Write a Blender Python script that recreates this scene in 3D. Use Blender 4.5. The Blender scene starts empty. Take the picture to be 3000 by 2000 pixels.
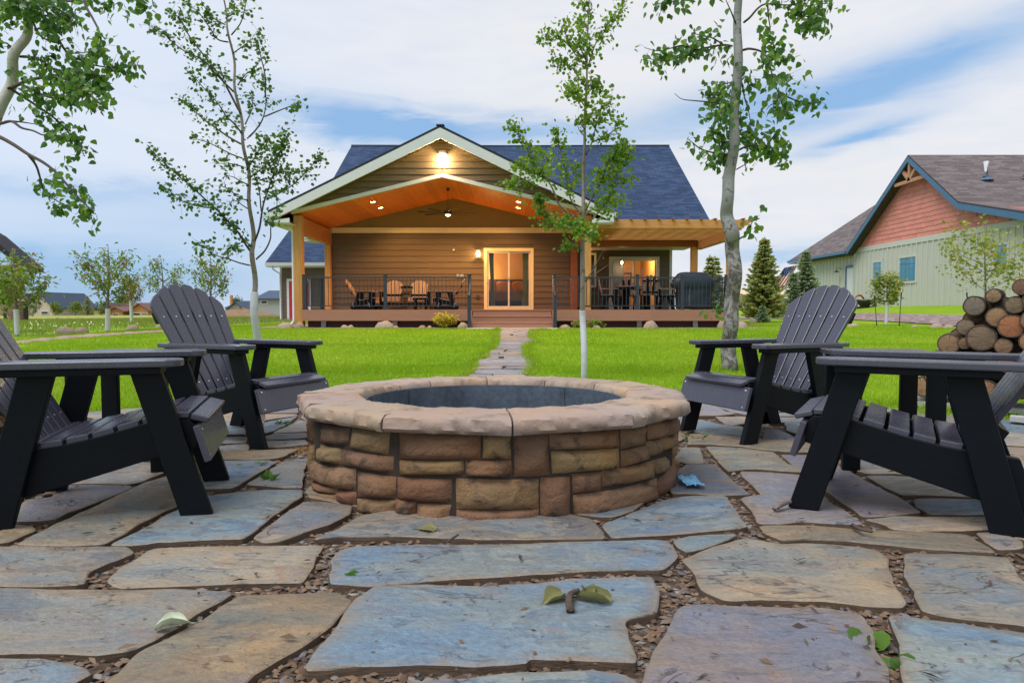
import bpy, math, random
import numpy as np
from mathutils import Vector, Matrix, noise

random.seed(7)
np.random.seed(7)
S = bpy.context.scene
COL = S.collection
R = math.radians
TAU = 2 * math.pi

# ------------------------------------------------------------------ camera
EYE = 0.757                      # eye height above the patio
PITCH = 2.72                     # degrees the lens looks down
FPX = 2000.0                     # focal length in pixels of the 3000 x 2000 photograph
cam_d = bpy.data.cameras.new('camera')
cam = bpy.data.objects.new('camera', cam_d)
COL.objects.link(cam)
cam.location = (0, 0, EYE)
cam.rotation_euler = (R(90 - PITCH), 0, 0)
cam_d.sensor_width = 36
cam_d.sensor_fit = 'HORIZONTAL'
cam_d.lens = 24.0
cam_d.clip_start = 0.05
cam_d.clip_end = 4000
cam_d.dof.use_dof = True
cam_d.dof.focus_distance = 4.2
cam_d.dof.aperture_fstop = 22.0
S.camera = cam
S.render.resolution_x = 1024
S.render.resolution_y = 682

# ------------------------------------------------------------------ sky and light
SUN_EL, SUN_AZ = 60, 232         # azimuth clockwise from +Y: behind the camera, a little left
world = bpy.data.worlds.new('World')
S.world = world
world.use_nodes = True


class NT:
    """tiny helper to write node graphs"""
    def __init__(s, tree):
        s.t = tree
        s.n = tree.nodes
        s.l = tree.links

    def new(s, typ, **kw):
        nd = s.n.new(typ)
        for k, v in kw.items():
            if k.startswith('i_'):
                nd.inputs[k[2:].replace('_', ' ')].default_value = v
            else:
                setattr(nd, k, v)
        return nd

    def math(s, op, a, b=None, c=None, clamp=False):
        nd = s.n.new('ShaderNodeMath')
        nd.operation = op
        nd.use_clamp = clamp
        for i, x in enumerate((a, b, c)):
            if x is None:
                continue
            if isinstance(x, (int, float)):
                nd.inputs[i].default_value = x
            else:
                s.l.new(x, nd.inputs[i])
        return nd.outputs[0]

    def mix(s, fac, a, b, typ='MIX'):
        nd = s.n.new('ShaderNodeMix')
        nd.data_type = 'RGBA'
        nd.blend_type = typ
        for sock, x in ((nd.inputs[0], fac), (nd.inputs[6], a), (nd.inputs[7], b)):
            if isinstance(x, (int, float)):
                sock.default_value = x
            elif isinstance(x, (tuple, list)):
                sock.default_value = (x[0], x[1], x[2], 1)
            else:
                s.l.new(x, sock)
        return nd.outputs[2]

    def ramp(s, fac, stops, interp='LINEAR'):
        nd = s.n.new('ShaderNodeValToRGB')
        nd.color_ramp.interpolation = interp
        e = nd.color_ramp.elements
        while len(e) < len(stops):
            e.new(0.5)
        for el, (p, c) in zip(e, stops):
            el.position = p
            if isinstance(c, (int, float)):
                c = (c, c, c)
            el.color = (c[0], c[1], c[2], 1)
        s.l.new(fac, nd.inputs[0])
        return nd.outputs[0]

    def noise(s, vec, scale, detail=4, rough=0.55, dist=0.0):
        nd = s.n.new('ShaderNodeTexNoise')
        nd.inputs['Scale'].default_value = scale
        nd.inputs['Detail'].default_value = detail
        nd.inputs['Roughness'].default_value = rough
        nd.inputs['Distortion'].default_value = dist
        if vec is not None:
            s.l.new(vec, nd.inputs['Vector'])
        return nd

    def mapping(s, vec, scale=(1, 1, 1), loc=(0, 0, 0), rot=(0, 0, 0)):
        nd = s.n.new('ShaderNodeMapping')
        nd.inputs['Scale'].default_value = scale
        nd.inputs['Location'].default_value = loc
        nd.inputs['Rotation'].default_value = rot
        s.l.new(vec, nd.inputs['Vector'])
        return nd.outputs[0]


def build_sky():
    N = NT(world.node_tree)
    N.n.clear()
    out = N.new('ShaderNodeOutputWorld')
    bg = N.new('ShaderNodeBackground')
    bg.inputs['Strength'].default_value = 0.069
    sky = N.new('ShaderNodeTexSky', sky_type='NISHITA', sun_disc=False)
    sky.sun_elevation = R(SUN_EL)
    sky.sun_rotation = R(SUN_AZ)
    sky.air_density = 1.0
    sky.dust_density = 0.6
    sky.ozone_density = 1.5
    tc = N.new('ShaderNodeTexCoord')
    sep = N.new('ShaderNodeSeparateXYZ')
    N.l.new(tc.outputs['Generated'], sep.inputs[0])
    X, Y, Z = sep.outputs
    az = N.math('ARCTAN2', X, Y)                     # radians clockwise from +Y
    el = N.math('ARCSINE', Z)
    # soft streaky cloud field, stretched along the horizon
    cmb = N.new('ShaderNodeCombineXYZ')
    N.l.new(az, cmb.inputs[0])
    N.l.new(el, cmb.inputs[1])
    rot = N.mapping(cmb.outputs[0], rot=(0, 0, R(-9)), scale=(1.3, 5.5, 1), loc=(3.1, 1.7, 0))
    n1 = N.noise(rot, 2.1, 5, 0.5, 0.5).outputs['Fac']
    n2 = N.noise(rot, 6.5, 5, 0.55, 0.8).outputs['Fac']
    n3 = N.noise(N.mapping(cmb.outputs[0], scale=(1, 4, 1), loc=(9, 4, 0)), 9, 4, 0.5, 1.0).outputs['Fac']
    azw = N.math('ADD', az, N.math('MULTIPLY', N.math('SUBTRACT', n2, 0.5), 0.10))
    elw = N.math('ADD', el, N.math('MULTIPLY', N.math('SUBTRACT', n2, 0.5), 0.055))

    def streak(u, v, hl, ht, slope, amp):
        a0 = math.atan2(u - 1500, 2000)
        e0 = math.atan((905 - v) / 2000 * math.cos(a0))
        sa = hl / 2000 * math.cos(a0) ** 2
        sb = ht / 2000
        ca, sn = math.cos(slope), math.sin(slope)
        da = N.math('SUBTRACT', azw, a0)
        de = N.math('SUBTRACT', elw, e0)
        p = N.math('DIVIDE', N.math('ADD', N.math('MULTIPLY', da, ca), N.math('MULTIPLY', de, sn)), sa)
        q = N.math('DIVIDE', N.math('SUBTRACT', N.math('MULTIPLY', de, ca), N.math('MULTIPLY', da, sn)), sb)
        r2 = N.math('ADD', N.math('MULTIPLY', p, p), N.math('MULTIPLY', q, q))
        return N.math('MULTIPLY', N.math('EXPONENT', N.math('MULTIPLY', r2, -1.0)), amp)

    # openings in the cloud sheet, each a direction in the world's sky
    gaps = [streak(2700, 205, 520, 62, 0.25, 0.9), streak(2130, 330, 380, 62, 0.10, 0.8),
            streak(2520, 400, 190, 22, 0.22, 0.95), streak(1130, 380, 360, 55, -0.10, 1.2),
            streak(1560, 390, 260, 40, -0.08, 0.55), streak(2290, 735, 210, 22, 0.02, 0.75),
            streak(120, 815, 950, 105, 0.0, 1.15), streak(640, 640, 620, 75, -0.05, 0.4),
            streak(250, 560, 500, 24, 0.03, 0.3)]
    g = gaps[0]
    for k in gaps[1:]:
        g = N.math('ADD', g, k)
    # elsewhere in the sky the same kind of openings come from the noise field
    field = N.math('MULTIPLY', N.math('SUBTRACT', n1, 0.53), 2.6, clamp=True)
    away = N.math('SUBTRACT', 1.0, N.math('MULTIPLY', N.math('MULTIPLY', N.math('ADD', Y, 0.1, clamp=True), 1.6, clamp=True),
                                          N.math('LESS_THAN', Z, 0.5)), clamp=True)
    g = N.math('ADD', g, N.math('MULTIPLY', field, N.math('ADD', N.math('MULTIPLY', away, 0.9), 0.12)))
    wob = N.math('MULTIPLY', N.math('SUBTRACT', n3, 0.5), 0.35)
    open_ = N.math('MULTIPLY', N.math('ADD', g, N.math('MULTIPLY', g, wob)), 1.0, clamp=True)
    hsv = N.new('ShaderNodeHueSaturation')
    hsv.inputs['Saturation'].default_value = 1.12
    hsv.inputs['Value'].default_value = SKY_BLUE
    N.l.new(sky.outputs[0], hsv.inputs['Color'])
    blue = N.mix(0.75, hsv.outputs[0], (3.2, 5.5, 8.8))
    cloud = N.mix(N.math('MULTIPLY', N.math('SUBTRACT', n2, 0.38), 2.2, clamp=True), (8.1, 8.25, 8.7), (7.0, 7.5, 8.5))
    cloud = N.mix(N.math('MULTIPLY', N.math('SUBTRACT', n1, 0.42), 2.0, clamp=True), cloud, (8.45, 8.35, 8.35))
    # the sheet thins to pale blue away on the left, as the photograph shows
    lft = N.math('MULTIPLY', N.math('SUBTRACT', 0.02, az), 1.5, clamp=True)
    cloud = N.mix(N.math('MULTIPLY', lft, 0.7), cloud, (6.5, 7.7, 9.6))
    mixed = N.mix(open_, cloud, blue)
    N.l.new(mixed, bg.inputs['Color'])
    N.l.new(bg.outputs[0], out.inputs['Surface'])


SKY_BLUE = 1.0
build_sky()

sun_d = bpy.data.lights.new('sun', 'SUN')
sun_d.energy = 2.3
sun_d.angle = R(40)
sun_d.color = (1.0, 0.96, 0.90)
sun = bpy.data.objects.new('sun', sun_d)
COL.objects.link(sun)
_sd = Vector((math.sin(R(SUN_AZ)) * math.cos(R(SUN_EL)), math.cos(R(SUN_AZ)) * math.cos(R(SUN_EL)), math.sin(R(SUN_EL))))
sun.rotation_euler = (-_sd).to_track_quat('-Z', 'Y').to_euler()

S.view_settings.view_transform = 'Standard'
S.view_settings.look = 'None'
S.view_settings.exposure = 0.58
S.view_settings.gamma = 1.0
S.view_settings.use_curve_mapping = False
S.render.engine = 'CYCLES'
S.cycles.max_bounces = 8
S.cycles.transparent_max_bounces = 12

# ------------------------------------------------------------------ photo pixel -> place
_cp, _sp = math.cos(R(PITCH)), math.sin(R(PITCH))


def ray(u, v):
    x = (u - 1500) / FPX
    y = -(v - 1000) / FPX
    return Vector((x, _cp + y * _sp, -_sp + y * _cp))


def PY(u, v, Y):
    d = ray(u, v)
    return Vector((0, 0, EYE)) + d * (Y / d.y)


def patio_z(y):
    return -0.015 * y


def PG(u, v, off=0.0):
    """pixel -> the gently falling patio surface"""
    d = ray(u, v)
    t = (off - EYE) / (d.z + 0.015 * d.y)
    return Vector((0, 0, EYE)) + d * t


def PZ(u, v, z):
    d = ray(u, v)
    return Vector((0, 0, EYE)) + d * ((z - EYE) / d.z)


# ------------------------------------------------------------------ mesh helpers
WORLD_EMPTY = {}


def props(o, label=None, cat=None, group=None, kind=None):
    if label:
        o['label'] = label
    if cat:
        o['category'] = cat
    if group:
        o['group'] = group
    if kind:
        o['kind'] = kind
    return o


def thing(name, label=None, cat=None, loc=(0, 0, 0), rz=0.0, group=None, world=False, kind=None):
    """an Empty at the base of a thing; with world=True its parts are written in world coordinates"""
    o = bpy.data.objects.new(name, None)
    o.empty_display_size = 0.1
    COL.objects.link(o)
    o.location = loc
    o.rotation_euler = (0, 0, rz)
    if world:
        WORLD_EMPTY[o] = Matrix.Translation(Vector(loc)).inverted()
    return props(o, label, cat, group, kind)


def link(name, me, parent=None, **kw):
    o = bpy.data.objects.new(name, me)
    COL.objects.link(o)
    if parent is not None:
        o.parent = parent
        if parent in WORLD_EMPTY:
            o.matrix_parent_inverse = WORLD_EMPTY[parent]
    return props(o, **kw)


def copy_tree(o, parent=None):
    c = o.copy()
    COL.objects.link(c)
    if parent is not None:
        c.parent = parent
    for ch in [k for k in o.children]:
        copy_tree(ch, c)
    return c


def perp(d):
    a = Vector((0, 0, 1)) if abs(d.z) < 0.9 else Vector((1, 0, 0))
    s = d.cross(a).normalized()
    return s, s.cross(d).normalized()


class MB:
    def __init__(s):
        s.v, s.f, s.m = [], [], []

    def add(s, verts, faces, mi=0):
        b = len(s.v)
        s.v.extend([tuple(p) for p in verts])
        s.f.extend([tuple(i + b for i in f) for f in faces])
        s.m.extend([mi] * len(faces))
        return s

    def box(s, x0, x1, y0, y1, z0, z1, mi=0):
        return s.add([(x0, y0, z0), (x1, y0, z0), (x1, y1, z0), (x0, y1, z0),
                      (x0, y0, z1), (x1, y0, z1), (x1, y1, z1), (x0, y1, z1)],
                     [(0, 3, 2, 1), (4, 5, 6, 7), (0, 1, 5, 4), (1, 2, 6, 5), (2, 3, 7, 6), (3, 0, 4, 7)], mi)

    def beam(s, a, b, w, h, up=(0, 0, 1), mi=0):
        """rectangular bar a-b, w across, h along up"""
        a, b = Vector(a), Vector(b)
        d = (b - a).normalized()
        u = Vector(up)
        u = (u - d * u.dot(d)).normalized()
        r = d.cross(u)
        q = []
        for p in (a, b):
            for sx, sz in ((-1, -1), (1, -1), (1, 1), (-1, 1)):
                q.append(p + r * (sx * w / 2) + u * (sz * h / 2))
        return s.add(q, [(0, 3, 2, 1), (4, 5, 6, 7), (0, 1, 5, 4), (1, 2, 6, 5), (2, 3, 7, 6), (3, 0, 4, 7)], mi)

    def prism(s, pts, vec, mi=0):
        n = len(pts)
        vec = Vector(vec)
        q = [Vector(p) for p in pts] + [Vector(p) + vec for p in pts]
        fs = [tuple(range(n))[::-1], tuple(range(n, 2 * n))]
        fs += [(i, (i + 1) % n, n + (i + 1) % n, n + i) for i in range(n)]
        return s.add(q, fs, mi)

    def tube(s, pts, radii, n=8, caps=True, mi=0):
        pts = [Vector(p) for p in pts]
        if isinstance(radii, (int, float)):
            radii = [radii] * len(pts)
        b = len(s.v)
        prev = None
        for i, p in enumerate(pts):
            d = (pts[min(i + 1, len(pts) - 1)] - pts[max(i - 1, 0)])
            if d.length < 1e-7:
                d = Vector((0, 0, 1))
            d.normalize()
            if prev is None:
                e1, e2 = perp(d)
            else:
                e1 = (prev - d * prev.dot(d))
                if e1.length < 1e-5:
                    e1, e2 = perp(d)
                e1.normalize()
                e2 = d.cross(e1)
            prev = e1
            for k in range(n):
                a = TAU * k / n
                s.v.append(tuple(p + (e1 * math.cos(a) + e2 * math.sin(a)) * radii[i]))
        for i in range(len(pts) - 1):
            for k in range(n):
                k2 = (k + 1) % n
                s.f.append((b + i * n + k, b + i * n + k2, b + (i + 1) * n + k2, b + (i + 1) * n + k))
                s.m.append(mi)
        if caps:
            s.f.append(tuple(b + k for k in range(n))[::-1])
            s.f.append(tuple(b + (len(pts) - 1) * n + k for k in range(n)))
            s.m.extend([mi, mi])
        return s

    def rings(s, rings, closed=True, cap0=True, cap1=True, mi=0):
        b = len(s.v)
        n = len(rings[0])
        for r in rings:
            s.v.extend([tuple(p) for p in r])
        for i in range(len(rings) - 1):
            for k in range(n if closed else n - 1):
                k2 = (k + 1) % n
                s.f.append((b + i * n + k, b + i * n + k2, b + (i + 1) * n + k2, b + (i + 1) * n + k))
                s.m.append(mi)
        if cap0:
            s.f.append(tuple(b + k for k in range(n))[::-1]); s.m.append(mi)
        if cap1:
            s.f.append(tuple(b + (len(rings) - 1) * n + k for k in range(n))); s.m.append(mi)
        return s

    def mesh(s, name, mats, smooth=False):
        me = bpy.data.meshes.new(name)
        me.from_pydata(s.v, [], s.f)
        if not isinstance(mats, (list, tuple)):
            mats = [mats]
        for m in mats:
            me.materials.append(m)
        if len(mats) > 1:
            me.polygons.foreach_set('material_index', s.m)
        if smooth:
            me.polygons.foreach_set('use_smooth', [True] * len(me.polygons))
        me.update()
        return me

    def build(s, name, mats, parent=None, smooth=False, bevel=0, loc=None, rot=None, seg=2, auto=None, **kw):
        o = link(name, s.mesh(name, mats, smooth or auto is not None), parent, **kw)
        if loc is not None:
            o.location = loc
        if rot is not None:
            o.rotation_euler = rot
        if bevel:
            m = o.modifiers.new('bevel', 'BEVEL')
            m.width = bevel
            m.segments = seg
            m.limit_method = 'ANGLE'
            m.angle_limit = R(40)
            if smooth:
                m.harden_normals = True
        return o


def fix_normals(me):
    import bmesh
    bm = bmesh.new()
    bm.from_mesh(me)
    bmesh.ops.recalc_face_normals(bm, faces=bm.faces)
    bm.to_mesh(me)
    bm.free()


def np_mesh(name, verts, faces, mat, smooth=False):
    """fast mesh from numpy: verts (n,3), faces (m,k)"""
    me = bpy.data.meshes.new(name)
    n, (m, k) = len(verts), faces.shape
    me.vertices.add(n)
    me.vertices.foreach_set('co', np.asarray(verts, np.float32).ravel())
    me.loops.add(m * k)
    me.loops.foreach_set('vertex_index', faces.astype(np.int32).ravel())
    me.polygons.add(m)
    me.polygons.foreach_set('loop_start', np.arange(0, m * k, k, dtype=np.int32))
    if smooth:
        me.polygons.foreach_set('use_smooth', np.ones(m, bool))
    me.materials.append(mat)
    me.update(calc_edges=True)
    return me


# ------------------------------------------------------------------ materials
def new_mat(name):
    m = bpy.data.materials.new(name)
    m.use_nodes = True
    N = NT(m.node_tree)
    b = N.n['Principled BSDF']
    return m, N, b


def mul3(c, k):
    return tuple(min(1, x * k) for x in c)


def mat(name, col, rough=0.6, spec=0.4, metal=0.0, var=0.18, scale=6.0, stretch=(1, 1, 1), bump=0.0, bscale=60.0,
        objvar=0.0, col2=None, rvar=0.1, coat=0.0, bdist=0.01):
    """general painted / wooden / mineral surface: two-scale noise on colour and roughness, fine relief"""
    m, N, b = new_mat(name)
    tc = N.new('ShaderNodeTexCoord')
    vec = N.mapping(tc.outputs['Object'], scale=stretch)
    n1 = N.noise(vec, scale, 6, 0.6).outputs['Fac']
    n2 = N.noise(vec, scale * 7.3, 4, 0.6).outputs['Fac']
    f = N.math('ADD', N.math('MULTIPLY', n1, 0.65), N.math('MULTIPLY', n2, 0.35))
    f = N.math('MULTIPLY_ADD', N.math('SUBTRACT', f, 0.5), 2.4, 0.5, clamp=True)
    c = N.mix(f, mul3(col, 1 - var), col2 if col2 else mul3(col, 1 + var))
    if objvar:
        oi = N.new('ShaderNodeObjectInfo')
        k = N.math('MULTIPLY_ADD', oi.outputs['Random'], 2 * objvar, 1 - objvar)
        cc = N.new('ShaderNodeCombineColor')
        for i in range(3):
            N.l.new(k, cc.inputs[i])
        c = N.mix(1.0, c, cc.outputs[0], 'MULTIPLY')
    N.l.new(c, b.inputs['Base Color'])
    N.l.new(N.math('MULTIPLY_ADD', N.math('SUBTRACT', n2, 0.5), rvar * 2, rough, clamp=True), b.inputs['Roughness'])
    b.inputs['Specular IOR Level'].default_value = spec
    b.inputs['Metallic'].default_value = metal
    if coat:
        b.inputs['Coat Weight'].default_value = coat
    if bump:
        bp = N.new('ShaderNodeBump')
        bp.inputs['Strength'].default_value = bump
        bp.inputs['Distance'].default_value = bdist
        nb = N.noise(vec, bscale, 6, 0.65).outputs['Fac']
        N.l.new(nb, bp.inputs['Height'])
        N.l.new(bp.outputs[0], b.inputs['Normal'])
    return m


def glow(name, col, strength):
    m, N, b = new_mat(name)
    b.inputs['Base Color'].default_value = (*col, 1)
    b.inputs['Emission Color'].default_value = (*col, 1)
    b.inputs['Emission Strength'].default_value = strength
    return m


def leaf_mat(name, c_dark, c_light, trans=0.35, c_alt=None, alt=0.0, rough=0.45, trans_gain=1.6, patch=0.3):
    m, N, b = new_mat(name)
    geo = N.new('ShaderNodeNewGeometry')
    oi = N.new('ShaderNodeObjectInfo')
    r = N.math('FRACT', N.math('ADD', geo.outputs['Random Per Island'], oi.outputs['Random']))
    c = N.mix(r, c_dark, c_light)
    if c_alt:
        sel = N.math('LESS_THAN', N.math('FRACT', N.math('MULTIPLY', r, 7.31)), alt)
        c = N.mix(sel, c, c_alt)
    tc = N.new('ShaderNodeTexCoord')
    n = N.noise(tc.outputs['Object'], 1.1, 3).outputs['Fac']
    c = N.mix(N.math('MULTIPLY_ADD', n, 1.4, -0.3, clamp=True), N.mix(patch, c, mul3(c_dark, 1.3 - patch)), c)
    if patch > .5:
        big = N.noise(N.mapping(tc.outputs['Object'], scale=(1, .55, 1)), 0.42, 4, .6).outputs['Fac']
        c = N.mix(N.math('MULTIPLY', N.math('SUBTRACT', big, .47), 3.2, clamp=True), c, N.mix(.55, c, c_alt))
        c = N.mix(N.math('MULTIPLY', N.math('SUBTRACT', .46, big), 3.6, clamp=True), c, mul3(c_dark, .8))
    N.l.new(c, b.inputs['Base Color'])
    b.inputs['Roughness'].default_value = rough
    b.inputs['Specular IOR Level'].default_value = 0.35
    tr = N.new('ShaderNodeBsdfTranslucent')
    gain = N.mix(1.0, c, (trans_gain, trans_gain * 1.05, trans_gain * 0.5), 'MULTIPLY')
    N.l.new(gain, tr.inputs['Color'])
    mx = N.new('ShaderNodeMixShader')
    mx.inputs[0].default_value = trans
    N.l.new(b.outputs[0], mx.inputs[1])
    N.l.new(tr.outputs[0], mx.inputs[2])
    N.l.new(mx.outputs[0], N.n['Material Output'].inputs['Surface'])
    return m


M = {}
M['wood_post'] = mat('cedar_post', (0.52, 0.25, 0.075), 0.5, 0.35, var=0.28, scale=5, stretch=(6, 6, 0.5), bump=0.25, bscale=30, objvar=0.08)
M['wood_beam_x'] = mat('cedar_beam_x', (0.48, 0.22, 0.07), 0.5, 0.35, var=0.28, scale=5, stretch=(0.5, 6, 6), bump=0.25, bscale=30, objvar=0.1)
M['wood_beam_y'] = mat('cedar_beam_y', (0.46, 0.19, 0.055), 0.5, 0.35, var=0.28, scale=5, stretch=(6, 0.5, 6), bump=0.25, bscale=30, objvar=0.1)
M['wood_red'] = mat('red_cedar', (0.30, 0.09, 0.035), 0.5, 0.35, var=0.25, scale=5, stretch=(0.6, 6, 6), bump=0.2, bscale=30)
M['ceiling'] = mat('pine_ceiling', (0.74, 0.225, 0.040), 0.42, 0.4, var=0.22, scale=5, stretch=(7, 0.5, 7), bump=0.1, bscale=40, objvar=0.12)
M['siding'] = mat('brown_siding', (0.120, 0.086, 0.063), 0.62, 0.35, var=0.16, scale=3, stretch=(0.6, 4, 6), bump=0.35, bscale=25, objvar=0.07)
M['gable_paint'] = mat('tan_gable_paint', (0.24, 0.165, 0.075), 0.7, 0.3, var=0.08, scale=2, bump=0.1, bscale=80)
M['white_trim'] = mat('white_trim', (0.56, 0.57, 0.60), 0.5, 0.4, var=0.05, scale=4, bump=0.08, bscale=60)
M['cream_trim'] = mat('cream_trim', (0.72, 0.60, 0.40), 0.5, 0.4, var=0.06, scale=4, bump=0.08, bscale=60)
M['deck'] = mat('composite_deck', (0.34, 0.17, 0.11), 0.55, 0.35, var=0.10, scale=4, stretch=(0.5, 6, 6), bump=0.12, bscale=60, objvar=0.05)
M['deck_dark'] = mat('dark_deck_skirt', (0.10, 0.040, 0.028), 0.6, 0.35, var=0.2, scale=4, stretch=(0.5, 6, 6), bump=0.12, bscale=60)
M['rail'] = mat('slate_blue_rail', (0.022, 0.033, 0.052), 0.38, 0.5, var=0.15, scale=10)
M['chair_dark'] = mat('black_poly_lumber', (0.0030, 0.0045, 0.0072), 0.45, 0.16, var=0.2, scale=10, stretch=(1, 1, 4), bump=0.12, bscale=120, rvar=0.08)
M['chair_slat'] = mat('brown_poly_lumber', (0.047, 0.047, 0.072), 0.26, 0.65, var=0.14, scale=5, stretch=(8, 1.2, 1.2), bump=0.06, bscale=70, rvar=0.08, bdist=0.004)
M['chair_far'] = mat('brown_poly_lumber_far', (0.32, 0.215, 0.17), 0.45, 0.45, var=0.12, scale=9, stretch=(10, 1.2, 1.2))
M['screw'] = mat('steel_screw', (0.62, 0.62, 0.62), 0.3, 0.5, metal=0.9, var=0.05)
M['steel'] = mat('fire_ring_steel', (0.12, 0.155, 0.20), 0.42, 0.5, metal=0.55, var=0.45, scale=5, bump=0.1, bscale=40, rvar=0.15)
M['concrete'] = mat('concrete', (0.55, 0.51, 0.46), 0.8, 0.3, var=0.1, scale=5, bump=0.2)
M['red_door'] = mat('red_door_paint', (0.42, 0.012, 0.022), 0.35, 0.5, var=0.06)
M['grey_metal'] = mat('grey_metal', (0.32, 0.33, 0.35), 0.4, 0.5, metal=0.5)
M['black_metal'] = mat('black_metal', (0.012, 0.012, 0.013), 0.4, 0.5)
M['guard'] = mat('white_tree_guard', (0.5, 0.52, 0.55), 0.5, 0.4, var=0.06, scale=8)
M['rock'] = mat('tan_boulder', (0.33, 0.255, 0.19), 0.85, 0.25, var=0.28, scale=4, bump=0.5, bscale=18, objvar=0.14, bdist=0.03)
M['cover'] = mat('grill_cover_cloth', (0.016, 0.030, 0.052), 0.42, 0.5, var=0.25, scale=6, bump=0.15, bscale=30)
M['dirt'] = None


# ------------------------------------------------------------------ stone, soil and grass materials
def flagstone_mat():
    m, N, b = new_mat('flagstone')
    tc = N.new('ShaderNodeTexCoord')
    oi = N.new('ShaderNodeObjectInfo')
    off = N.new('ShaderNodeVectorMath', operation='SCALE')
    cx = N.new('ShaderNodeCombineXYZ')
    for i in range(3):
        N.l.new(oi.outputs['Random'], cx.inputs[i])
    N.l.new(cx.outputs[0], off.inputs[0])
    off.inputs['Scale'].default_value = 37.0
    ad = N.new('ShaderNodeVectorMath', operation='ADD')
    N.l.new(tc.outputs['Object'], ad.inputs[0])
    N.l.new(off.outputs[0], ad.inputs[1])
    vec = ad.outputs[0]
    st = N.mapping(vec, scale=(1.0, 2.4, 1.0), rot=(0, 0, 0.25))
    big = N.noise(st, 2.2, 5, 0.55, 0.6).outputs['Fac']
    mid = N.noise(st, 7.0, 6, 0.65, 0.8).outputs['Fac']
    fine = N.noise(vec, 60, 5, 0.7).outputs['Fac']
    base = oi.outputs['Color']
    # cleft layers: pale blue-grey and warm skins of the same slate
    blue = N.mix(1.0, base, (0.84, 0.98, 1.15), 'MULTIPLY')
    warm = N.mix(1.0, base, (1.22, 1.04, 0.86), 'MULTIPLY')
    c = N.mix(N.math('MULTIPLY_ADD', N.math('SUBTRACT', big, 0.5), 4.0, 0.45, clamp=True), blue, warm)
    c = N.mix(N.math('MULTIPLY_ADD', N.math('SUBTRACT', mid, 0.56), 9.0, 0.0, clamp=True), c, N.mix(1.0, c, (0.66, 0.70, 0.80), 'MULTIPLY'))
    lev = N.new('ShaderNodeMath', operation='SNAP')
    N.l.new(N.noise(N.mapping(vec, scale=(0.8, 1.5, 1), rot=(0, 0, 0.2)), 2.4, 6, 0.62, 1.2).outputs['Fac'], lev.inputs[0])
    lev.inputs[1].default_value = 0.07
    wn = N.new('ShaderNodeTexWhiteNoise', noise_dimensions='1D')
    N.l.new(N.math('ADD', N.math('MULTIPLY', lev.outputs[0], 31.7), N.math('MULTIPLY', oi.outputs['Random'], 9.0)), wn.inputs['W'])
    c = N.mix(wn.outputs['Value'], N.mix(1.0, c, (0.72, 0.76, 0.84), 'MULTIPLY'), N.mix(1.0, c, (1.18, 1.14, 1.06), 'MULTIPLY'))
    rust = N.noise(st, 4.3, 5, 0.6, 1.2).outputs['Color']
    sr = N.new('ShaderNodeSeparateColor')
    N.l.new(rust, sr.inputs[0])
    rm = N.math('MULTIPLY', N.math('SUBTRACT', sr.outputs[1], 0.60), 10.0, clamp=True)
    c = N.mix(N.math('MULTIPLY', rm, 0.55), c, (0.27, 0.15, 0.10))
    pm = N.math('MULTIPLY', N.math('SUBTRACT', sr.outputs[2], 0.60), 9.0, clamp=True)
    c = N.mix(N.math('MULTIPLY', pm, 0.45), c, (0.15, 0.115, 0.18))
    c = N.mix(N.math('MULTIPLY_ADD', N.math('SUBTRACT', fine, 0.5), 1.6, 0.5, clamp=True), N.mix(1.0, c, (0.70, 0.70, 0.70), 'MULTIPLY'), N.mix(1.0, c, (1.25, 1.25, 1.25), 'MULTIPLY'))
    # thin dark splits of the cleft face
    wv = N.noise(N.mapping(vec, scale=(0.8, 1.9, 1), rot=(0, 0, 0.1)), 3.6, 5, 0.58, 1.6).outputs['Fac']
    crack = N.math('SUBTRACT', 1.0, N.math('MULTIPLY', N.math('ABSOLUTE', N.math('SUBTRACT', wv, 0.5)), 42.0, clamp=True))
    gate = N.math('MULTIPLY', N.math('SUBTRACT', N.noise(vec, 4.5, 2).outputs['Fac'], 0.545), 12.0, clamp=True)
    crack = N.math('MULTIPLY', crack, gate)
    c = N.mix(N.math('MULTIPLY', crack, 0.85), c, (0.035, 0.032, 0.038))
    at = N.new('ShaderNodeAttribute', attribute_name='rim')
    rimf = N.math('MULTIPLY', N.math('POWER', at.outputs['Fac'], 1.5), N.math('MULTIPLY_ADD', N.math('SUBTRACT', mid, 0.42), 4.0, 0.35, clamp=True))
    c = N.mix(N.math('MULTIPLY', rimf, 0.75), c, (0.22, 0.165, 0.11))
    # grit and fallen bits
    sp = N.new('ShaderNodeTexVoronoi')
    sp.inputs['Scale'].default_value = 26
    N.l.new(vec, sp.inputs['Vector'])
    ss = N.new('ShaderNodeSeparateColor')
    N.l.new(sp.outputs['Color'], ss.inputs[0])
    spot = N.math('MULTIPLY', N.math('LESS_THAN', sp.outputs['Distance'], 0.14), N.math('GREATER_THAN', ss.outputs[0], 0.72))
    c = N.mix(N.math('MULTIPLY', spot, 0.8), c, N.mix(ss.outputs[1], (0.03, 0.026, 0.022), (0.16, 0.12, 0.09)))
    N.l.new(c, b.inputs['Base Color'])
    N.l.new(N.math('MULTIPLY_ADD', mid, 0.35, 0.34), b.inputs['Roughness'])
    b.inputs['Specular IOR Level'].default_value = 0.5
    # relief: stepped cleft layers + ripples + grain
    step = N.new('ShaderNodeMath', operation='SNAP')
    N.l.new(wv, step.inputs[0])
    step.inputs[1].default_value = 0.06
    h = N.math('ADD', N.math('ADD', N.math('MULTIPLY', step.outputs[0], 0.8), N.math('MULTIPLY', lev.outputs[0], 2.2)), N.math('MULTIPLY', big, 1.2))
    h = N.math('ADD', h, N.math('MULTIPLY', mid, 0.8))
    h = N.math('ADD', h, N.math('MULTIPLY', fine, 0.45))
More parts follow.
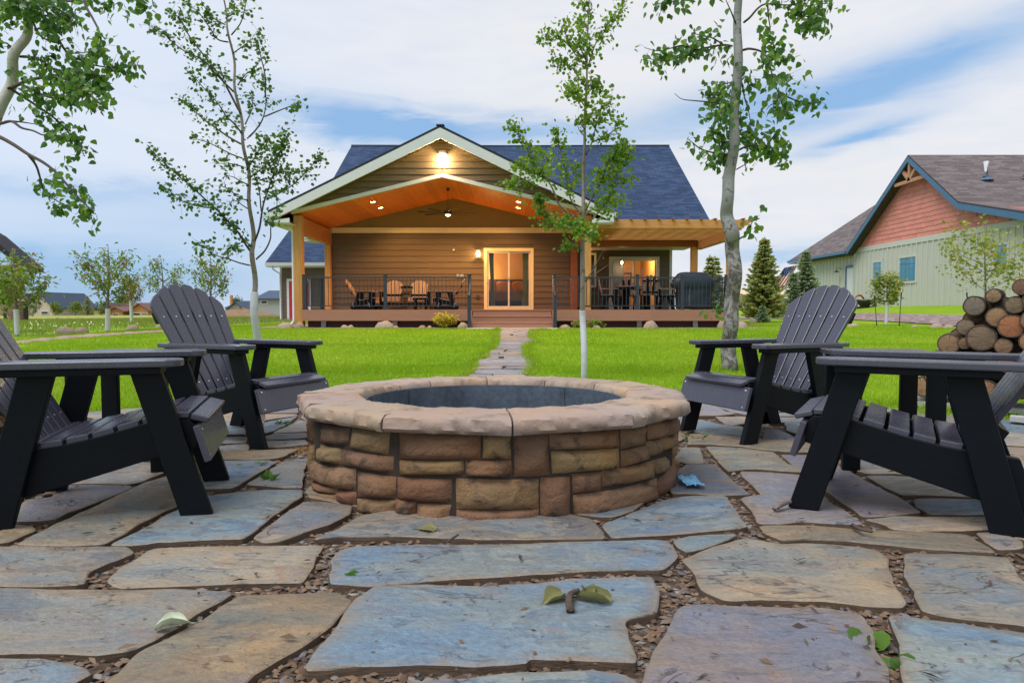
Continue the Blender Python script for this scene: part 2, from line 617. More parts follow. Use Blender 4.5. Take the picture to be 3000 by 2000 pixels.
    h = N.math('SUBTRACT', h, N.math('MULTIPLY', crack, 0.25))
    bp = N.new('ShaderNodeBump')
    bp.inputs['Strength'].default_value = 0.8
    bp.inputs['Distance'].default_value = 0.016
    N.l.new(h, bp.inputs['Height'])
    N.l.new(bp.outputs[0], b.inputs['Normal'])
    return m


def soil_mat(name, c1, c2, c3, scale=55.0):
    m, N, b = new_mat(name)
    tc = N.new('ShaderNodeTexCoord')
    vec = tc.outputs['Object']
    vo = N.new('ShaderNodeTexVoronoi')
    vo.inputs['Scale'].default_value = scale
    N.l.new(vec, vo.inputs['Vector'])
    sc = N.new('ShaderNodeSeparateColor')
    N.l.new(vo.outputs['Color'], sc.inputs[0])
    c = N.mix(sc.outputs[0], c1, c2)
    c = N.mix(N.math('GREATER_THAN', sc.outputs[1], 0.80), c, c3)
    n = N.noise(vec, 3.0, 4).outputs['Fac']
    c = N.mix(N.math('MULTIPLY_ADD', n, 1.6, -0.4, clamp=True), N.mix(1.0, c, (0.55, 0.5, 0.5), 'MULTIPLY'), c)
    N.l.new(c, b.inputs['Base Color'])
    b.inputs['Roughness'].default_value = 0.9
    bp = N.new('ShaderNodeBump')
    bp.inputs['Strength'].default_value = 1.0
    bp.inputs['Distance'].default_value = 0.012
    N.l.new(N.math('SUBTRACT', 1.0, vo.outputs['Distance']), bp.inputs['Height'])
    N.l.new(bp.outputs[0], b.inputs['Normal'])
    return m


def ground_mat():
    """lawn near the house, dry meadow further out, chosen by place"""
    m, N, b = new_mat('lawn_and_meadow')
    tc = N.new('ShaderNodeTexCoord')
    vec = tc.outputs['Object']
    sep = N.new('ShaderNodeSeparateXYZ')
    N.l.new(vec, sep.inputs[0])
    n1 = N.noise(vec, 0.55, 5, 0.6).outputs['Fac']
    n2 = N.noise(vec, 5.0, 5, 0.6).outputs['Fac']
    n3 = N.noise(N.mapping(vec, scale=(1, 0.35, 1)), 45, 4, 0.7).outputs['Fac']
    lawn = N.mix(N.math('MULTIPLY_ADD', N.math('SUBTRACT', n1, 0.5), 2.5, 0.5, clamp=True), (0.235, 0.41, 0.006), (0.36, 0.52, 0.010))
    lawn = N.mix(N.math('MULTIPLY', n2, 0.4), lawn, (0.13, 0.26, 0.004))
    lawn = N.mix(N.math('MULTIPLY_ADD', N.math('SUBTRACT', n3, 0.5), 1.3, 0.3, clamp=True), lawn, (0.08, 0.15, 0.008))
    dry = N.mix(N.math('MULTIPLY_ADD', N.math('SUBTRACT', N.noise(N.mapping(vec, scale=(1, 0.3, 1)), 0.25, 5, 0.6).outputs['Fac'], 0.5), 3.0, 0.5, clamp=True),
                (0.34, 0.33, 0.075), (0.21, 0.285, 0.052))
    dry = N.mix(N.math('MULTIPLY', n2, 0.35), dry, (0.29, 0.24, 0.087))
    far = N.math('MULTIPLY', N.math('SUBTRACT', N.math('ADD', sep.outputs[1], N.math('MULTIPLY', n1, 8.0)), 30.0), 0.16, clamp=True)
    rgt = N.math('MULTIPLY', N.math('SUBTRACT', sep.outputs[0], 12.0), 1.0, clamp=True)
    nby = N.math('MULTIPLY', N.math('SUBTRACT', 62.0, sep.outputs[1]), 0.3, clamp=True)
    far = N.math('MULTIPLY', far, N.math('SUBTRACT', 1.0, N.math('MULTIPLY', rgt, nby)))
    c = N.mix(far, lawn, dry)
    N.l.new(c, b.inputs['Base Color'])
    b.inputs['Roughness'].default_value = 0.8
    b.inputs['Specular IOR Level'].default_value = 0.2
    bp = N.new('ShaderNodeBump')
    bp.inputs['Strength'].default_value = 0.8
    bp.inputs['Distance'].default_value = 0.04
    N.l.new(n3, bp.inputs['Height'])
    N.l.new(bp.outputs[0], b.inputs['Normal'])
    return m


def shingle_mat(name, c1, c2, c3, bw=0.32, bh=0.14, swap=False):
    """architectural shingles: tabs of three tones, staggered; mapped by the roof's own u-v"""
    m, N, b = new_mat(name)
    uv = N.new('ShaderNodeUVMap')
    br = N.new('ShaderNodeTexBrick')
    br.inputs['Scale'].default_value = 1.0
    br.inputs['Brick Width'].default_value = bw
    br.inputs['Row Height'].default_value = bh
    br.inputs['Mortar Size'].default_value = 0.006
    br.inputs['Mortar Smooth'].default_value = 0.3
    br.inputs['Bias'].default_value = 0.0
    br.offset = 0.37
    br.inputs['Color1'].default_value = (0, 0, 0, 1)
    br.inputs['Color2'].default_value = (1, 1, 1, 1)
    br.inputs['Mortar'].default_value = (0.5, 0.5, 0.5, 1)
    N.l.new(uv.outputs[0], br.inputs['Vector'])
    n = N.noise(uv.outputs[0], 0.5, 5).outputs['Fac']
    g = N.noise(uv.outputs[0], 40, 3, 0.7).outputs['Fac']
    t = N.math('ADD', N.math('MULTIPLY', br.outputs['Color'], 0.75), N.math('MULTIPLY', n, 0.35))
    c = N.ramp(t, [(0.1, c1), (0.5, c2), (0.95, c3)])
    c = N.mix(N.math('MULTIPLY', br.outputs['Fac'], 0.8), c, mul3(c1, 0.3))
    c = N.mix(N.math('MULTIPLY', g, 0.35), c, mul3(c1, 0.6))
    N.l.new(c, b.inputs['Base Color'])
    b.inputs['Roughness'].default_value = 0.9
    b.inputs['Specular IOR Level'].default_value = 0.15
    bp = N.new('ShaderNodeBump')
    bp.inputs['Strength'].default_value = 0.7
    bp.inputs['Distance'].default_value = 0.015
    N.l.new(N.math('ADD', N.math('SUBTRACT', 1.0, br.outputs['Fac']), N.math('MULTIPLY', g, 0.4)), bp.inputs['Height'])
    N.l.new(bp.outputs[0], b.inputs['Normal'])
    return m


def aspen_bark(name, pale=(0.50, 0.50, 0.48), dark=(0.05, 0.045, 0.042), rough_below=-10.0):
    m, N, b = new_mat(name)
    tc = N.new('ShaderNodeTexCoord')
    vec = tc.outputs['Object']
    sep = N.new('ShaderNodeSeparateXYZ')
    N.l.new(vec, sep.inputs[0])
    n1 = N.noise(N.mapping(vec, scale=(1, 1, 3.0)), 7, 5, 0.6).outputs['Fac']
    bands = N.noise(N.mapping(vec, scale=(1.5, 1.5, 16)), 2.3, 4, 0.6).outputs['Fac']
    c = N.mix(n1, mul3(pale, 0.72), pale)
    c = N.mix(N.math('MULTIPLY', N.math('SUBTRACT', bands, 0.60), 9, clamp=True), c, mul3(pale, 0.38))
    old = N.math('MULTIPLY', N.math('SUBTRACT', rough_below, N.math('ADD', sep.outputs[2], N.math('MULTIPLY', N.math('SUBTRACT', n1, 0.5), 1.2))), 1.1, clamp=True)
    blot = N.noise(N.mapping(vec, scale=(1, 1, 0.75)), 12, 6, 0.66, 0.9).outputs['Fac']
    bm = N.math('MULTIPLY', N.math('SUBTRACT', N.math('MULTIPLY_ADD', old, 0.14, blot), 0.60), 12, clamp=True)
    c = N.mix(N.math('MULTIPLY', bm, 0.92), c, dark)
    c = N.mix(N.math('MULTIPLY', N.math('MULTIPLY', old, 0.35), n1), c, (0.20, 0.14, 0.09))
    N.l.new(c, b.inputs['Base Color'])
    b.inputs['Roughness'].default_value = 0.7
    bp = N.new('ShaderNodeBump')
    bp.inputs['Strength'].default_value = 0.8
    bp.inputs['Distance'].default_value = 0.012
    h = N.math('SUBTRACT', N.math('MULTIPLY', n1, 0.4), N.math('MULTIPLY', bm, 0.8))
    N.l.new(h, bp.inputs['Height'])
    N.l.new(bp.outputs[0], b.inputs['Normal'])
    return m


M['flag'] = flagstone_mat()
M['flag_edge'] = mat('slab_edge', (0.085, 0.058, 0.040), .8, .3, var=.4, scale=14, stretch=(1, 1, 5), bump=.5, bscale=40)
M['dirt'] = soil_mat('joint_soil', (0.055, 0.038, 0.026), (0.13, 0.085, 0.052), (0.34, 0.30, 0.27))
M['gravel'] = soil_mat('pink_gravel', (0.24, 0.155, 0.152), (0.33, 0.26, 0.25), (0.43, 0.39, 0.385), 9)
M['mulch'] = soil_mat('bed_gravel', (0.20, 0.13, 0.095), (0.36, 0.27, 0.21), (0.5, 0.44, 0.38), 14)
M['ash'] = soil_mat('ash_bed', (0.03, 0.03, 0.03), (0.10, 0.09, 0.085), (0.2, 0.18, 0.17), 40)
M['ground'] = ground_mat()
M['pitstone'] = None
M['roof'] = shingle_mat('slate_blue_shingles', (0.022, 0.041, 0.092), (0.033, 0.058, 0.124), (0.052, 0.086, 0.168))
M['roof_tan'] = shingle_mat('weathered_shingles', (0.105, 0.086, 0.090), (0.150, 0.126, 0.130), (0.200, 0.172, 0.176), 0.5, 0.15)
M['grass'] = leaf_mat('grass_blade', (0.185, 0.36, 0.004), (0.39, 0.56, 0.012), 0.30, (0.48, 0.50, 0.06), 0.07, 0.5, 1.3, .55)
M['meadow'] = leaf_mat('meadow_blade', (0.135, 0.22, 0.025), (0.28, 0.32, 0.065), 0.3, (0.30, 0.26, 0.10), 0.18, 0.6, 1.2)


def carve_mat(name, base, alt, dark, scale=11.0, bump=1.0):
    m, N, b = new_mat(name)
    tc = N.new('ShaderNodeTexCoord')
    oi = N.new('ShaderNodeObjectInfo')
    vec = tc.outputs['Object']
    n1 = N.noise(vec, scale, 6, 0.6, 0.4).outputs['Fac']
    n2 = N.noise(vec, scale * 0.35, 4, 0.6, 0.4).outputs['Fac']
    n3 = N.noise(vec, scale * 9, 5, 0.7).outputs['Fac']
    own = N.mix(oi.outputs['Random'], base, alt)
    own = N.mix(1.0, own, oi.outputs['Color'], 'MULTIPLY')
    c = N.mix(N.math('MULTIPLY_ADD', N.math('SUBTRACT', n2, 0.5), 3.0, 0.4, clamp=True), own, N.mix(1.0, own, (1.22, 1.02, 0.78), 'MULTIPLY'))
    c = N.mix(N.math('MULTIPLY', N.math('SUBTRACT', n1, 0.53), 6, clamp=True), c, dark)
    c = N.mix(N.math('MULTIPLY', n3, 0.28), c, mul3(dark, 0.8))
    N.l.new(c, b.inputs['Base Color'])
    b.inputs['Roughness'].default_value = 0.72
    b.inputs['Specular IOR Level'].default_value = 0.35
    bp = N.new('ShaderNodeBump')
    bp.inputs['Strength'].default_value = bump
    bp.inputs['Distance'].default_value = 0.024
    h = N.math('ADD', N.math('MULTIPLY', n1, 1.2), N.math('MULTIPLY', n3, 0.22))
    N.l.new(h, bp.inputs['Height'])
    N.l.new(bp.outputs[0], b.inputs['Normal'])
    return m


M['pitstone'] = carve_mat('pit_wall_stone', (0.165, 0.112, 0.080), (0.232, 0.172, 0.112), (0.062, 0.042, 0.032))
M['capstone'] = carve_mat('pit_cap_stone', (0.305, 0.245, 0.210), (0.345, 0.285, 0.250), (0.165, 0.122, 0.098), 7, 0.5)
M['mortar'] = mat('dark_joint', (0.045, 0.034, 0.026), 0.9, 0.2)

# ------------------------------------------------------------------ terrain
PC, PR = Vector((0.10, 3.0)), 4.15          # patio centre and radius


def sstep(a, b, x):
    t = max(0.0, min(1.0, (x - a) / (b - a)))
    return t * t * (3 - 2 * t)


def patio_edge(a):
    """radius of the ragged patio outline at angle a"""
    return PR + 0.16 * math.sin(3 * a + 0.6) + 0.09 * math.sin(7 * a + 2) + 0.05 * math.sin(13 * a)


def gz(x, y):
    if y < 6.5:
        z = patio_z(max(y, -12))
    elif y < 19.2:
        z = -0.0975 + 0.0238 * (y - 6.5)
    else:
        z = 0.205 - 0.0035 * max(0, y - 30)
    z = max(z, -0.35)
    if y > 3:
        k = sstep(3, 15, y)
        rise = 0.127 * max(0, min(x - 13.0, 5.6)) + 0.02 * sstep(18.6, 26, x)
        z += rise * k
        z -= 0.28 * sstep(13.0, 40, -x) * sstep(12, 40, y)
    d = math.hypot(x - PC.x, y - PC.y)
    z -= 0.042 * (1 - sstep(PR - 0.1, PR + 0.28, d))
    return z


def axis_samples(segs):
    out = []
    for a, b, st in segs:
        n = max(1, int(round((b - a) / st)))
        out += [a + (b - a) * i / n for i in range(n)]
    out.append(segs[-1][1])
    return out


gx = axis_samples([(-900, -200, 100), (-200, -60, 14), (-60, -16, 2.0), (-16, -6, 0.5), (-6, 6, 0.25), (6, 20, 0.5), (20, 60, 2.5), (60, 200, 14), (200, 900, 100)])
gy = axis_samples([(-60, -10, 5), (-10, -3, 0.7), (-3, 9, 0.25), (9, 24, 0.5), (24, 60, 2), (60, 200, 10), (200, 1400, 100)])
gv = np.array([(x, y, gz(x, y)) for y in gy for x in gx])
nx_, ny_ = len(gx), len(gy)
ii, jj = np.meshgrid(np.arange(nx_ - 1), np.arange(ny_ - 1))
q = (jj * nx_ + ii).ravel()
gf = np.stack([q, q + 1, q + nx_ + 1, q + nx_], 1)
ground = link('ground', np_mesh('ground', gv, gf, M['ground'], True), kind='structure')

# patio: a soil bed with flagstones laid in it
pm = MB()
ring = []
for k in range(120):
    a = TAU * k / 120
    r_ = patio_edge(a) + 0.10
    ring.append((PC.x + r_ * math.cos(a), PC.y + r_ * math.sin(a)))
rr = []
for s_ in (0.0001, 0.25, 0.5, 0.75, 0.9, 1.0):
    rr.append([Vector((PC.x + (x - PC.x) * s_, PC.y + (y - PC.y) * s_, patio_z(PC.y + (y - PC.y) * s_) - 0.024 + 0.006 * noise.noise((x * s_ * 3, y * s_ * 3, 1)))) for x, y in ring])
pm.rings(rr, True, False, False)
patio = pm.build('patio', M['dirt'], smooth=True, kind='structure')

ZOOM = {'A': (0, 1500, 2.138), 'B': (900, 1480, 2.138), 'C': (1900, 1450, 2.138), 'D': (0, 1300, 3.36),
        'E': (540, 1140, 3.4095), 'F': (1950, 1120, 3.1367), 'G': (2450, 1180, 3.136), 'N': (0, 0, 1.0)}
TAN, GREY, BLUE, MAUVE, DARK, SAND = (0.252, 0.222, 0.182), (0.205, 0.200, 0.188), (0.150, 0.198, 0.236), (0.185, 0.174, 0.196), (0.098, 0.112, 0.134), (0.250, 0.190, 0.130)
STONES = [
    ('A', GREY, [(-150, 475), (0, 470), (700, 478), (1100, 470), (1465, 490), (1200, 650), (1000, 770), (850, 850), (600, 885), (300, 870), (-150, 875)]),
    ('A', SAND, [(1500, 505), (2100, 480), (2210, 535), (2080, 700), (1880, 830), (1600, 1000), (1450, 1150), (1250, 1250), (420, 1200), (700, 1010), (860, 870), (1080, 760), (1260, 660), (1420, 545)]),
    ('A', BLUE, [(-150, 905), (0, 903), (300, 905), (560, 965), (590, 1000), (450, 1080), (300, 1250), (-150, 1250)]),
    ('A', GREY, [(-150, 215), (0, 212), (300, 215), (790, 212), (840, 250), (700, 310), (560, 370), (540, 440), (480, 455), (-150, 460)]),
    ('A', TAN, [(650, 420), (760, 330), (950, 220), (1250, 205), (1600, 200), (2030, 195), (2000, 250), (1960, 330), (1900, 430), (1600, 430), (1200, 450), (720, 460)]),
    ('D', TAN, [(150, 990), (560, 775), (900, 630), (1310, 430), (1640, 310), (1800, 330), (1960, 470), (1735, 615), (1500, 715), (1250, 865), (1030, 980), (780, 995)]),
    ('N', BLUE, [(315, 1597), (387, 1565), (464, 1522), (524, 1489), (592, 1454), (634, 1446), (780, 1433), (886, 1433), (889, 1450), (848, 1478), (789, 1521), (745, 1556), (713, 1580), (628, 1580), (446, 1591), (393, 1599)]),
    ('N', GREY, [(738, 1576), (800, 1531), (856, 1488), (890, 1470), (960, 1470), (1030, 1480), (1028, 1505), (960, 1540), (890, 1562), (820, 1588), (770, 1592)]),
    ('B', GREY, [(30, 215), (160, 160), (300, 80), (700, 0), (1400, 0), (1800, 90), (1870, 190), (1850, 206), (1300, 210), (950, 210), (600, 188), (200, 200)]),
    ('B', BLUE, [(150, 330), (190, 270), (300, 245), (700, 235), (1300, 230), (1800, 215), (2200, 205), (2270, 215), (2330, 300), (2230, 398), (1800, 395), (1400, 425), (900, 455), (600, 482), (380, 497), (140, 487)]),
    ('B', BLUE, [(430, 505), (700, 500), (1100, 512), (1400, 492), (1700, 467), (2000, 457), (2170, 450), (2200, 540), (2190, 680), (2000, 715), (1990, 760), (2070, 960), (2060, 990), (1800, 970), (1400, 965), (1380, 990), (1100, 1010), (700, 1000), (300, 1010), (0, 1040), (-20, 1020), (60, 900), (200, 740), (290, 600)]),
    ('B', BLUE, [(650, 1110), (1030, 1075), (1400, 1040), (1800, 1035), (2000, 1070), (2080, 1120), (2150, 1300), (600, 1300)]),
    ('C', MAUVE, [(140, 760), (200, 690), (350, 680), (700, 700), (1100, 710), (1340, 750), (1410, 850), (1440, 980), (1490, 1060), (1520, 1180), (1550, 1400), (-150, 1400), (0, 1060), (80, 900)]),
    ('C', TAN, [(210, 385), (400, 310), (600, 255), (660, 265), (820, 290), (1000, 285), (1200, 300), (1430, 330), (1520, 390), (1500, 420), (1530, 520), (1610, 660), (1590, 690), (1350, 680), (1100, 645), (750, 640), (500, 650), (330, 590), (290, 480)]),
    ('C', GREY, [(1600, 350), (1900, 350), (2200, 370), (2260, 380), (2330, 500), (2450, 620), (2450, 850), (2352, 800), (2000, 770), (1850, 750), (1700, 720), (1660, 600), (1600, 480)]),
    ('C', BLUE, [(1510, 745), (1700, 765), (2000, 800), (2450, 880), (2500, 1400), (1620, 1400), (1600, 1200), (1560, 950)]),
    ('C', BLUE, [(155, 275), (250, 250), (400, 240), (560, 240), (520, 265), (350, 320), (240, 355), (190, 320)]),
    ('C', SAND, [(690, 185), (800, 180), (1100, 190), (1350, 210), (1700, 220), (2000, 240), (2180, 350), (1900, 340), (1500, 305), (1200, 280), (1000, 272), (850, 278), (740, 235)]),
    ('N', BLUE, [(1789, 1573), (1765, 1531), (1963, 1456), (2046, 1450), (2128, 1453), (2148, 1483), (2170, 1512), (2192, 1541), (2109, 1549), (1950, 1563)]),
    ('F', DARK, [(195, 750), (460, 755), (540, 830), (650, 930), (790, 1025), (500, 1036), (300, 1022), (60, 1018), (0, 900)]),
    ('F', TAN, [(160, 590), (310, 590), (340, 660), (360, 735), (200, 740), (60, 700)]),
    ('F', TAN, [(370, 580), (600, 590), (800, 600), (1000, 630), (1090, 710), (1170, 760), (1270, 815), (1000, 800), (850, 785), (700, 790), (580, 810), (530, 770), (450, 680)]),
    ('F', MAUVE, [(690, 800), (1000, 812), (1260, 838), (1330, 900), (1500, 1080), (1700, 1200), (1830, 1300), (1500, 1290), (1250, 1262), (1100, 1290), (850, 1285), (800, 1180), (720, 1110), (690, 1050), (860, 1015), (800, 930), (700, 850)]),
    ('N', MAUVE, [(2288, 1329), (2396, 1330), (2469, 1365), (2546, 1410), (2629, 1451), (2702, 1497), (2629, 1505), (2526, 1510), (2498, 1490), (2450, 1459), (2428, 1440), (2376, 1398), (2330, 1365)]),
    ('G', TAN, [(270, 660), (500, 660), (900, 680), (1090, 690), (1270, 750), (1400, 870), (1100, 855), (800, 840), (610, 845), (550, 830), (400, 740)]),
    ('G', GREY, [(70, 530), (300, 530), (700, 560), (960, 655), (750, 668), (500, 653), (280, 653), (180, 620)]),
    ('G', BLUE, [(700, 880), (1000, 872), (1390, 882), (1430, 1020), (1100, 1018), (860, 1018), (740, 950)]),
    ('G', TAN, [(240, 1060), (560, 1027), (800, 1032), (1430, 1038), (1480, 1155), (1200, 1160), (800, 1168), (520, 1150), (430, 1100)]),
    ('G', TAN, [(1280, 1180), (1480, 1172), (1725, 1260), (1725, 1320), (1600, 1330), (1480, 1335), (1350, 1260)]),
    ('F', SAND, [(215, 470), (500, 480), (720, 502), (900, 527), (1270, 548), (1440, 580), (1420, 640), (1100, 640), (900, 620), (700, 590), (400, 570), (200, 570)]),
    ('F', DARK, [(890, 515), (920, 400), (1050, 430), (1150, 470), (1280, 538), (1080, 528)]),
    ('F', BLUE, [(1090, 370), (1440, 375), (1450, 545), (1300, 538), (1200, 470), (1110, 440)]),
    ('F', BLUE, [(300, 335), (500, 375), (720, 400), (740, 490), (500, 470), (350, 458), (190, 430), (270, 400)]),
    ('F', TAN, [(450, 312), (750, 312), (760, 370), (620, 400), (540, 380)]),
    ('F', GREY, [(970, 320), (1450, 322), (1440, 363), (960, 368)]),
    ('F', MAUVE, [(310, 205), (440, 207), (560, 270), (640, 290), (480, 308), (300, 308)]),
    ('F', MAUVE, [(470, 215), (800, 217), (790, 270), (740, 290), (600, 265)]),
    ('F', GREY, [(960, 210), (1100, 215), (1200, 262), (960, 273)]),
    ('F', MAUVE, [(1000, 280), (1300, 282), (1440, 312), (1000, 314)]),
    ('F', TAN, [(360, 92), (470, 97), (560, 120), (790, 190), (800, 205), (600, 205), (520, 180)]),
    ('E', SAND, [(130, 290), (350, 252), (560, 205), (570, 315), (500, 325), (300, 320), (130, 316)]),
    ('E', BLUE, [(120, 340), (480, 328), (600, 342), (610, 447), (300, 453), (140, 458)]),
    ('E', GREY, [(140, 490), (400, 477), (610, 468), (620, 527), (350, 538), (170, 548)]),
    ('E', TAN, [(200, 598), (300, 562), (630, 535), (650, 596), (400, 602)]),
    ('E', SAND, [(180, 622), (400, 613), (820, 603), (1150, 590), (1000, 665), (900, 686), (700, 696), (400, 698), (210, 700)]),
    ('E', BLUE, [(210, 718), (500, 713), (850, 708), (925, 730), (860, 768), (700, 855), (560, 945), (470, 990), (200, 988), (150, 940)]),
    ('E', GREY, [(610, 950), (725, 885), (855, 795), (1005, 716), (1230, 685), (1220, 780), (1190, 800), (1190, 980), (1000, 983), (800, 958)]),
    ('E', GREY, [(800, 512), (1000, 508), (1230, 503), (1240, 548), (1000, 568), (820, 576)]),
    ('E', DARK, [(790, 472), (900, 442), (1230, 432), (1230, 478), (1000, 498), (800, 507)]),
    ('E', TAN, [(880, 428), (1000, 372), (1160, 294), (1225, 312), (1225, 413)]),
    ('E', BLUE, [(790, 370), (800, 322), (900, 303), (1130, 264), (1020, 340), (900, 407), (800, 427)]),
    ('E', SAND, [(810, 242), (1130, 242), (1130, 256), (900, 290), (800, 308)]),
    ('E', MAUVE, [(820, 162), (1130, 152), (1140, 228), (820, 228)]),
    ('D', MAUVE, [(170, 640), (250, 560), (500, 530), (600, 412), (900, 402), (1280, 412), (1290, 437), (1000, 555), (780, 635), (550, 735), (350, 762), (140, 757)]),
    ('D', TAN, [(560, 370), (740, 300), (900, 250), (1200, 180), (1350, 170), (1620, 200), (1630, 270), (1400, 365), (1280, 395), (900, 390), (650, 392)]),
    ('D', SAND, [(110, 775), (340, 793), (365, 840), (260, 878), (100, 945), (-100, 975), (-200, 900), (-100, 800)]),
]


def resample(poly, step, amp, seed):
    """walk a polygon's outline in short steps, corners eased, with a chipped edge"""
    # ease corners
    p2 = []
    n = len(poly)
    for i in range(n):
        a, b, c = poly[i - 1], poly[i], poly[(i + 1) % n]
        la, lc = (a - b).length, (c - b).length
        k = min(0.018, la * 0.3, lc * 0.3)
        if la > 1e-6 and lc > 1e-6:
            p2.append(b + (a - b) / la * k)
            p2.append(b + ((a - b) / la + (c - b) / lc) * k * 0.28)
            p2.append(b + (c - b) / lc * k)
    out = []
    n = len(p2)
    for i in range(n):
        a, b = p2[i], p2[(i + 1) % n]
        L = (b - a).length
        m = max(1, int(L / step))
        nrm = Vector((b.y - a.y, a.x - b.x))
        if nrm.length > 1e-9:
            nrm.normalize()
        for j in range(m):
            p = a + (b - a) * (j / m)
            w = amp * (noise.noise((p.x * 9, p.y * 9, seed)) + 0.6 * noise.noise((p.x * 28, p.y * 28, seed + 5)))
            out.append(p + nrm * w)
    return out


def area2(p):
    return 0.5 * sum(p[i].x * p[(i + 1) % len(p)].y - p[(i + 1) % len(p)].x * p[i].y for i in range(len(p)))


def lay_stone(poly, colr, zfun, seed, parent, name='flagstone', lift=0.0, thick=0.055, step=0.045, amp=0.008):
    if area2(poly) < 0:
        poly = poly[::-1]
    out = resample(poly, step, amp, seed)
    n = len(out)
    cx = sum((p.x for p in out)) / n
    cy = sum((p.y for p in out)) / n
    tiltx, tilty = random.uniform(-.004, .004), random.uniform(-.006, .006)

    def Z(x, y):
        return zfun(x, y) + lift + tiltx * (x - cx) + tilty * (y - cy)

    def ringat(inset, dz, rough=0.0):
        res = []
        for p in out:
            d = Vector((cx - p.x, cy - p.y))
            L = d.length or 1
            k = min(inset, L * 0.45)
            x, y = p.x + d.x / L * k, p.y + d.y / L * k
            zz = Z(x, y) + dz + rough * noise.noise((x * 5, y * 9, seed)) + rough * 0.5 * noise.noise((x * 17, y * 24, seed))
            res.append((x, y, zz))
        return res
    mb = MB()
    rings = [ringat(-0.006, -thick), ringat(-0.002, -0.020, 0.003), ringat(0.0, -0.0035, 0.003), ringat(0.006, 0.0, 0.003), ringat(0.07, 0.0005, 0.004)]
    mb.rings(rings, True, True, False)
    # uneven top: two more rings towards the centre, then a fan
    b = len(mb.v)
    for s_ in (0.55, 0.2):
        for x0, y0, z0 in rings[-1]:
            x, y = cx + (x0 - cx) * s_, cy + (y0 - cy) * s_
            mb.v.append((x, y, Z(x, y) + 0.0015 + 0.007 * noise.noise((x * 4, y * 7, seed)) + 0.003 * noise.noise((x * 15, y * 22, seed))))
    last = b - n
    for base, nxt in ((last, b), (b, b + n)):
        for k in range(n):
            k2 = (k + 1) % n
            mb.f.append((base + k, base + k2, nxt + k2, nxt + k)); mb.m.append(0)
    mb.v.append((cx, cy, Z(cx, cy)))
    for k in range(n):
        mb.f.append((b + n + k, b + n + (k + 1) % n, len(mb.v) - 1)); mb.m.append(0)
    nf = 2 * n + 1
    mb.m = [1 if i < nf - 1 else 0 for i in range(len(mb.f))]
    o = mb.build(name, [M['flag'], M['flag_edge']], parent, smooth=True)
    at = o.data.attributes.new('rim', 'FLOAT', 'POINT')
    at.data.foreach_set('value', [1.0] * (4 * n) + [0.0] * (len(o.data.vertices) - 4 * n))
    o.modifiers.new('edges', 'EDGE_SPLIT').split_angle = R(32)
    j = random.uniform(0.9, 1.1)
    o.color = (colr[0] * j * random.uniform(.96, 1.04), colr[1] * j, colr[2] * j * random.uniform(.95, 1.05), 1)
    return o


traced = []
for i, (zk, colr, pts) in enumerate(STONES):
    ox, oy, sc = ZOOM[zk]
    poly = [PG(ox + x / sc, oy + y / sc, 0.0).to_2d() for x, y in pts]
    traced.append(poly)
    lay_stone(poly, colr, lambda x, y: patio_z(y), i * 1.7, patio, lift=random.uniform(-.005, .005), step=0.035 if i < 20 else 0.05)

# the rest of the patio: irregular slabs fitted round the traced ones
block = []
for poly in traced:
    n = len(poly)
    for i in range(n):
        a, b = poly[i], poly[(i + 1) % n]
        m = max(1, int((b - a).length / 0.06))
        block += [a + (b - a) * (j / m) for j in range(m)]


def inside(p, poly):
    c = False
    n = len(poly)
    for i in range(n):
        a, b = poly[i], poly[i - 1]
        if (a.y > p.y) != (b.y > p.y) and p.x < (b.x - a.x) * (p.y - a.y) / (b.y - a.y) + a.x:
            c = not c
    return c


def clip(poly, q, nrm):
    """keep the side where (p-q).nrm <= 0"""
    out = []
    n = len(poly)
    for i in range(n):
        a, b = poly[i], poly[(i + 1) % n]
        da, db = (a - q).dot(nrm), (b - q).dot(nrm)
        if da <= 0:
            out.append(a)
        if (da < 0 < db) or (db < 0 < da):
            out.append(a + (b - a) * (da / (da - db)))
    return out


